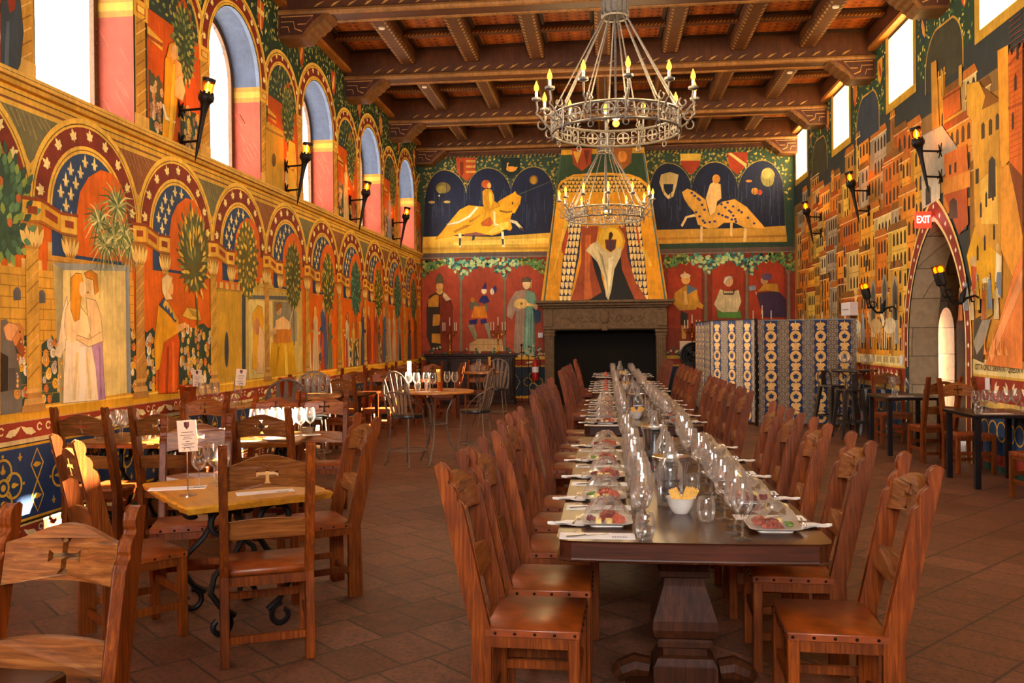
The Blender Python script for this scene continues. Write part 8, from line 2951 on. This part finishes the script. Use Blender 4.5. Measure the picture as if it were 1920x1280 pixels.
# ------------------------------------------------------------------ sideboards, candelabra and the things at the far end
def sideboard(label, loc, w):
    t = thing('sideboard', label, 'sideboard', loc)
    b = MB()
    b.cbox(-w - .06, w + .06, -.27, .27, 1.14, 1.2, .012)
    b.cbox(-w - .03, w + .03, -.25, .25, 1.09, 1.14, .01)
    b.build('top', 'cabinet_wood', t)
    b = MB()
    b.cbox(-w, w, -.22, .24, .12, 1.09, .006)
    b.cbox(-w - .03, w + .03, -.25, .25, 0, .12, .01)
    for k in range(5):
        x = -w + .04 + k * (2 * w - .08) / 4
        b.lathe([(.03, .12), (.035, .2), (.022, .3), (.03, .6), (.022, .9), (.035, 1.0), (.03, 1.09)], 10, (x, -.235, 0))
    b.build('carcass', 'cabinet_wood', t)
    for k in range(4):
        x = -w + .04 + (k + .5) * (2 * w - .08) / 4
        q = (2 * w - .08) / 8 - .05
        b = MB()
        b.cbox(x - q, x + q, -.238, -.22, .2, 1.02, .008)
        b.cbox(x - q + .06, x + q - .06, -.248, -.236, .28, .94, .008)
        d_ = b.build('door', 'cabinet_wood', t)
        b = MB()
        b.ball((x + q - .03, -.246, .62), .014, seg=8, rings=6)
        b.build('knob', 'brass', d_)
    return t


sideboard('dark carved sideboard with candelabra below the fresco of king and jester', (-3.22, 20.98, 0), 1.05)
sideboard('dark sideboard half hidden behind the folding screen', (2.9, 20.98, 0), 1.05)


def candelabrum_parts(root):
    b = MB()
    b.lathe([(.075, 0), (.075, .01), (.05, .025), (.03, .05), (.018, .08), (.022, .1), (.014, .12), (.014, .3), (.024, .33), (.026, .36), (.014, .4), (.012, .55), (.02, .57), (.012, .6), (.02, .62), (.022, .64)], 14)
    b.build('stem', 'brass', root, smooth=True)
    for k in range(5):
        if k == 4:
            px, py, pz = 0, 0, .64
        else:
            a = k * PI / 2 + .35
            px, py, pz = .2 * math.cos(a), .2 * math.sin(a), .52
        b = MB()
        if k < 4:
            b.tube([(0, 0, .5), (px * .4, py * .4, .44), (px * .8, py * .8, .44), (px, py, .5)], .008, 6)
        b.lathe([(.01, pz - .01), (.028, pz), (.03, pz + .008), (.014, pz + .01), (.016, pz + .035), (.013, pz + .036)], 10, (px, py, 0))
        arm = b.build('candle_arm', 'brass', root, smooth=True)
        b = MB()
        b.lathe([(.012, pz + .03), (.011, pz + .23), (.003, pz + .235)], 10, (px, py, 0))
        b.build('candle', 'candle_wax', arm)


CB = thing('candelabrum', '', 'candelabrum')
candelabrum_parts(CB)
_cf = [True]
for x, z, lb in ((-3.72, 1.2, 'brass five candle candelabrum in front of the painted king, beside the corner'), (-2.55, 1.2, 'brass five candle candelabrum on the sideboard beside the painted jester'), (2.02, 1.2, 'brass candelabrum beside the fan, in front of the painted man with the shawl'), (3.62, 1.4, 'brass candelabrum rising above the folding screen by the purple cloaked figure')):
    first_or_dup(CB, _cf, (x, 20.9, z), .3 * x, lb, 'brass candelabra')
b = MB()
b.cbox(-.2, .2, -.14, .14, 0, .2, .006)
tag(b.build('storage_box', 'cabinet_wood', loc=(3.62, 20.9, 1.2)), 'dark box under the candelabrum behind the folding screen', 'box')
b = MB()
b.cbox(-.2, .2, -.1, .1, 0, .26, .006)
tag(b.build('parchment_box', 'menu_paper', loc=(2.02 - .08, 21.1, 1.2)), 'beige box on the sideboard behind the fan', 'box')
# fan
fa = thing('floor_fan', 'black round fan with grey blades beside the folding screen', 'fan', (2.0, 20.35, 0))
b = MB()
b.lathe([(.22, 0), (.22, .02), (.05, .04), (.025, .06), (.022, .85)], 18)
b.build('stand', 'black_plastic', fa, smooth=True)
b = MB()
for r in (.3, .24, .17, .1):
    b.tube([(r * math.cos(2 * PI * k / 28), -.1 + .06 * (r < .2), 1.13 + r * math.sin(2 * PI * k / 28)) for k in range(28)], .006 if r < .3 else .012, 5, closed=True)
b.tube([(.3 * math.cos(2 * PI * k / 28), .06, 1.13 + .3 * math.sin(2 * PI * k / 28)) for k in range(28)], .012, 5, closed=True)
b.lathe([(.295, -.1), (.3, .06)], 28, M=Matrix.Translation((0, 0, 1.13)) @ Matrix.Rotation(-PI / 2, 4, 'X'), cap=False)
b.lathe([(.3, .06), (.15, .1), (.06, .16), (.0, .17)], 28, M=Matrix.Translation((0, 0, 1.13)) @ Matrix.Rotation(-PI / 2, 4, 'X'), cap=False)
b.build('cage', 'black_plastic', fa)
for k in range(5):
    a = 2 * PI * k / 5 + .3
    b = MB()
    M_ = Matrix.Translation((0, -.03, 1.13)) @ Matrix.Rotation(a, 4, 'Y')
    b.add([M_ @ Vector(p) for p in ((.04, -.01, -.03), (.24, -.03, -.08), (.27, 0, 0), (.24, .03, .06), (.04, .02, .03))] + [M_ @ Vector(p) for p in ((.04, -.006, -.03), (.24, -.026, -.08), (.27, .004, 0), (.24, .034, .06), (.04, .024, .03))],
          [(0, 1, 2, 3, 4), (9, 8, 7, 6, 5), (0, 1, 6, 5), (1, 2, 7, 6), (2, 3, 8, 7), (3, 4, 9, 8), (4, 0, 5, 9)])
    b.build('blade', 'stool_metal', fa)
b = MB()
b.ball((0, -.04, 1.13), .05, .04, .05)
b.build('motor', 'black_plastic', fa, smooth=True)
# fire extinguisher by the fireplace
fe = thing('fire_extinguisher', 'red fire extinguisher hung beside the fireplace jamb', 'extinguisher', (-1.66, 20.85, .55))
b = MB()
b.lathe([(0, 0), (.075, .0), (.08, .02), (.08, .4), (.06, .46), (.03, .49), (.025, .52)], 18, cap=False)
b.build('cylinder_body', 'red_paint', fe, smooth=True)
b = MB()
b.lathe([(.0812, .2), (.0812, .33)], 18, cap=False)
b.build('paper_label', 'white_plastic', fe)
b = MB()
b.box(-.02, .1, -.015, .015, .52, .55)
b.box(-.09, .02, -.012, .012, .56, .58)
b.tube([(.03, 0, .54), (.11, 0, .5), (.12, 0, .3), (.1, 0, .15)], .012, 6)
b.build('nozzle_hose', 'black_plastic', fe)
b = MB()
b.box(-.05, .05, .075, .45, .2, .24)
b.build('wall_bracket', 'iron', fe)
# wrought iron fire screen
fs_ = thing('fire_screen', 'black wrought iron screen standing between sideboard and fireplace', 'fire screen', (-1.95, 20.5, 0))
b = MB()
b.tube([(-.16, 0, 0), (-.16, 0, 1.15), (0, 0, 1.24), (.16, 0, 1.15), (.16, 0, 0)], .011, 6)
for z in (.08, .62, 1.05):
    b.tube([(-.16, 0, z), (.16, 0, z)], .008, 6)
b.build('frame', 'iron', fs_)
b = MB()
for s in (-1, 1):
    for z in (.22, .48, .76, .94):
        b.tube([(s * .07 + .06 * (1 - .08 * k) * math.cos(k * .7), 0, z + .06 * (1 - .08 * k) * math.sin(k * .7)) for k in range(11)], .007, 5)
b.tube([(0, 0, .05), (0, 0, 1.38)], .01, 6)
b.ball((0, 0, 1.4), .03)
b.build('scroll_grille', 'iron', fs_)
# small white plates and boxes on the walls
for x, z, w, lb in ((-1.56, 1.63, .06, 'white switch plate on the red fresco beside the fireplace'),):
    b = MB()
    b.cbox(-w, w, 0, .015, -w, w, .004)
    t = tag(b.build('switch_plate', 'white_plastic', loc=(x, YB - .03, z)), lb, 'switch')
    b = MB()
    b.box(-.015, .015, -.005, 0, -.02, .02)
    b.build('rocker_switch', 'white_plastic', t)
b = MB()
b.cbox(-.04, .04, 0, .012, -.06, .06, .003)
tag(b.build('notice_card', 'white_plastic', loc=(2.33, YB - .28, 1.261)), 'small pale card standing beside the folding screen on the sideboard', 'card')
b = MB()
b.cbox(-.16, 0, -.27, .27, -.12, .12, .01)
t = tag(b.build('speaker_box', 'white_plastic', loc=(XR - .002, 16.35, 2.04)), 'white wall box above the folding screen', 'wall box')
b = MB()
b.box(-.163, -.16, -.22, .22, -.015, -.005)
b.build('vent', 'black_plastic', t)
for y, z, lb in ((13.55 + .25, 1.2, 'white card on the painted band left of the doorway'), (10.8, 1.0, 'small white card on the red band by the near black table')):
    b = MB()
    b.box(-.012, 0, -.05, .05, -.07, .07)
    tag(b.build('wall_card', 'white_plastic', loc=(XR - .012, y, z)), lb.replace('left of', 'on the fireplace side of'), 'card')
# ceiling spots on the joists
b = MB()
b.lathe([(.0, -.02), (.045, -.02), (.05, 0), (.05, .004)], 16, cap=False)
SP_ = proto(tag(b.build('ceiling_spot', 'mount_white', smooth=True, angle=40), '', 'spotlight'))
for k, (x, y, lb) in enumerate(((JX[0], 13.2, 'on the window side joist of the third bay from the fireplace'), (JX[0], 16.4, 'on the window side joist of the second bay from the fireplace'), (JX[0], 19.4, 'on the window side joist of the last bay'), (JX[6], 13.2, 'on the door side joist of the third bay from the fireplace'), (JX[6], 16.4, 'on the door side joist of the second bay from the fireplace'), (JX[6], 19.4, 'on the door side joist of the last bay'))):
    put(SP_, (x, y, 6.338), 0, 'tiny white ceiling spot ' + lb, 'ceiling spots')

# ------------------------------------------------------------------ folding screens with damask stripes
def screen_panel(root, p, q, h, bright, flip):
    """one cloth-covered leaf between floor points p and q"""
    L = math.hypot(q[0] - p[0], q[1] - p[1])
    ang = math.atan2(q[1] - p[1], q[0] - p[0])
    M_ = Matrix.Translation((p[0], p[1], 0)) @ Matrix.Rotation(ang, 4, 'Z')
    b = Paint(lambda u, v, hh: tuple(M_ @ Vector((u, -.018 - hh, v))))
    z0 = .06
    b.col = '#4a443c'
    b.box(0, L, -.017, .017, z0, h, M=M_)
    b.brush = .1
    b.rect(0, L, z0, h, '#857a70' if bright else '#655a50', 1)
    sw = .39
    n = max(1, round(L / sw))
    sw = L / n
    gold, blue, grey = ('#d6b67e', '#38466e', '#8a8078') if bright else ('#c4a066', '#283354', '#6b6058')  # lit and shaded tones of one damask, put into its colours
    for k in range(n):
        uc = (k + .5) * sw
        wl_ = sw * .27
        b.rect(uc - wl_, uc + wl_, z0, h, blue, 2)
        z = z0 + .12
        while z < h - .2:
            rr = wl_ * .86
            b.ell(uc, z, rr, .1, gold, 3, 16)
            b.ell(uc, z + .01, rr * .62, .06, '#b8955c', 4, 12)
            for a in range(5):
                b.leaf(uc, z, rr * .55, .045, a * 1.256 + .3, blue, 5)
            for s in (-1, 1):
                b.ell(uc + s * rr * .45, z + .175, rr * .45, .06, gold, 3, 12)
                b.leaf(uc + s * rr * .12, z + .11, rr * .9, .045, (0.5 if s > 0 else PI - .5), gold, 4)
                b.leaf(uc + s * wl_, z + .17, rr * .8, .06, (PI if s > 0 else 0) + .5 * s, blue, 5)
                b.leaf(uc + s * wl_, z + .1, rr * .6, .05, (PI if s > 0 else 0) - .5 * s, blue, 5)
            b.leaf(uc, z + .09, .18, .05, PI / 2, gold, 4)
            z += .345
        for s in (-1, 1):
            x = uc + s * sw * .39
            q_ = 0
            z = z0 + .03
            while z < h - .02:
                b.ell(x + (.025 if q_ % 2 else -.025), z, .034, .03, '#aaa094' if bright else '#877a6c', 3, 8)
                b.ell(x + (.025 if q_ % 2 else -.025), z, .015, .013, '#4a4448', 4, 5)
                z += .068
                q_ += 1
    b.build('cloth_panel', 'painted_cloth', root)
    f = MB()
    for u0, u1 in ((0, .018), (L - .018, L)):
        f.box(u0, u1, -.0235, .0235, 0, h + .012, M=M_)
    f.box(0, L, -.0235, .0235, h - .005, h + .014, M=M_)
    f.build('frame', 'stool_metal', root)


painted('painted_cloth', .85, .15, grain=.08, streak=.06, bump=.3, gain=1.4)
sc_ = thing('folding_screen', 'folding screen with blue and gold damask stripes angled back towards the fireplace', 'folding screen')
PTS = [(2.62, 15.75), (1.98, 16.9), (2.02, 18.1), (1.94, 19.2)]
for i in range(3):
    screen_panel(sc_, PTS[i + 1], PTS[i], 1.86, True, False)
sc2 = thing('folding_screen', 'folding screen with damask stripes in shaded colours facing the camera beside the high bar table', 'folding screen')
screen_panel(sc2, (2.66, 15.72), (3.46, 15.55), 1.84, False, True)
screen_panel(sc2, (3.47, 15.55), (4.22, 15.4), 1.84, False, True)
# ------------------------------------------------------------------ daylight, sun and camera
W = bpy.data.worlds.new('sky')
SC.world = W
W.use_nodes = True
bg = W.node_tree.nodes['Background']
bg.inputs['Color'].default_value = (1., .95, .88, 1)
bg.inputs['Strength'].default_value = 5.5


def portal(loc, rot, sx, sy):
    l = bpy.data.lights.new('sky_portal', 'AREA')
    l.shape = 'RECTANGLE'
    l.size, l.size_y = sx, sy
    l.cycles.is_portal = True
    o = bpy.data.objects.new('sky_portal', l)
    COL.objects.link(o)
    o.location = loc
    o.rotation_euler = rot
    return o


for c in WIN_L:
    portal((XL - WDEP - .1, c, (WSILL + WSPR + WA) / 2), (0, -PI / 2, 0), WSPR + WA - WSILL, 2 * WA)
for c in WIN_R:
    portal((XR + RDEP + .1, c, (RZ0 + RZ1) / 2), (0, PI / 2, 0), RZ1 - RZ0, 2 * RA)
portal((0, YF - .1, 4.0), (PI / 2, 0, 0), 3.8, 2.0)
portal((5.34, VY1 + 1.05, 1.), (-PI / 2, 0, 0), .3, 2.1)

s = bpy.data.lights.new('sun', 'SUN')
s.energy = 75.
s.angle = math.radians(.6)
s.color = (1., .86, .62)
so = bpy.data.objects.new('sun', s)
COL.objects.link(so)
so.rotation_euler = Vector((-1, -.40, -.61)).to_track_quat('-Z', 'Y').to_euler()

cam = bpy.data.cameras.new('camera')
co_ = bpy.data.objects.new('camera', cam)
COL.objects.link(co_)
SC.camera = co_
cam.sensor_width = 36
cam.lens = 1650 / 1920 * 36
cam.clip_end = 200
yaw, pitch, roll = math.atan(175 / 1650), -.0055, .009
fw_ = Vector((-math.sin(yaw) * math.cos(pitch), math.cos(yaw) * math.cos(pitch), math.sin(pitch)))
rt = fw_.cross(Vector((0, 0, 1))).normalized()
up = rt.cross(fw_)
r2 = rt * math.cos(roll) - up * math.sin(roll)
u2 = up * math.cos(roll) + rt * math.sin(roll)
co_.matrix_world = Matrix(((r2.x, u2.x, -fw_.x, 0), (r2.y, u2.y, -fw_.y, 0), (r2.z, u2.z, -fw_.z, 1.6), (0, 0, 0, 1)))

vs_ = SC.view_settings
vs_.view_transform = 'Standard'
vs_.look = 'None'
vs_.gamma = 1
vs_.use_curve_mapping = False
vs_.exposure = 3.3
cy = SC.cycles
cy.max_bounces = 8
cy.diffuse_bounces = 5
cy.glossy_bounces = 3
cy.transmission_bounces = 4
cy.transparent_max_bounces = 48
cy.sample_clamp_indirect = 6.
cy.caustics_reflective = False
cy.caustics_refractive = False
cy.use_denoising = True
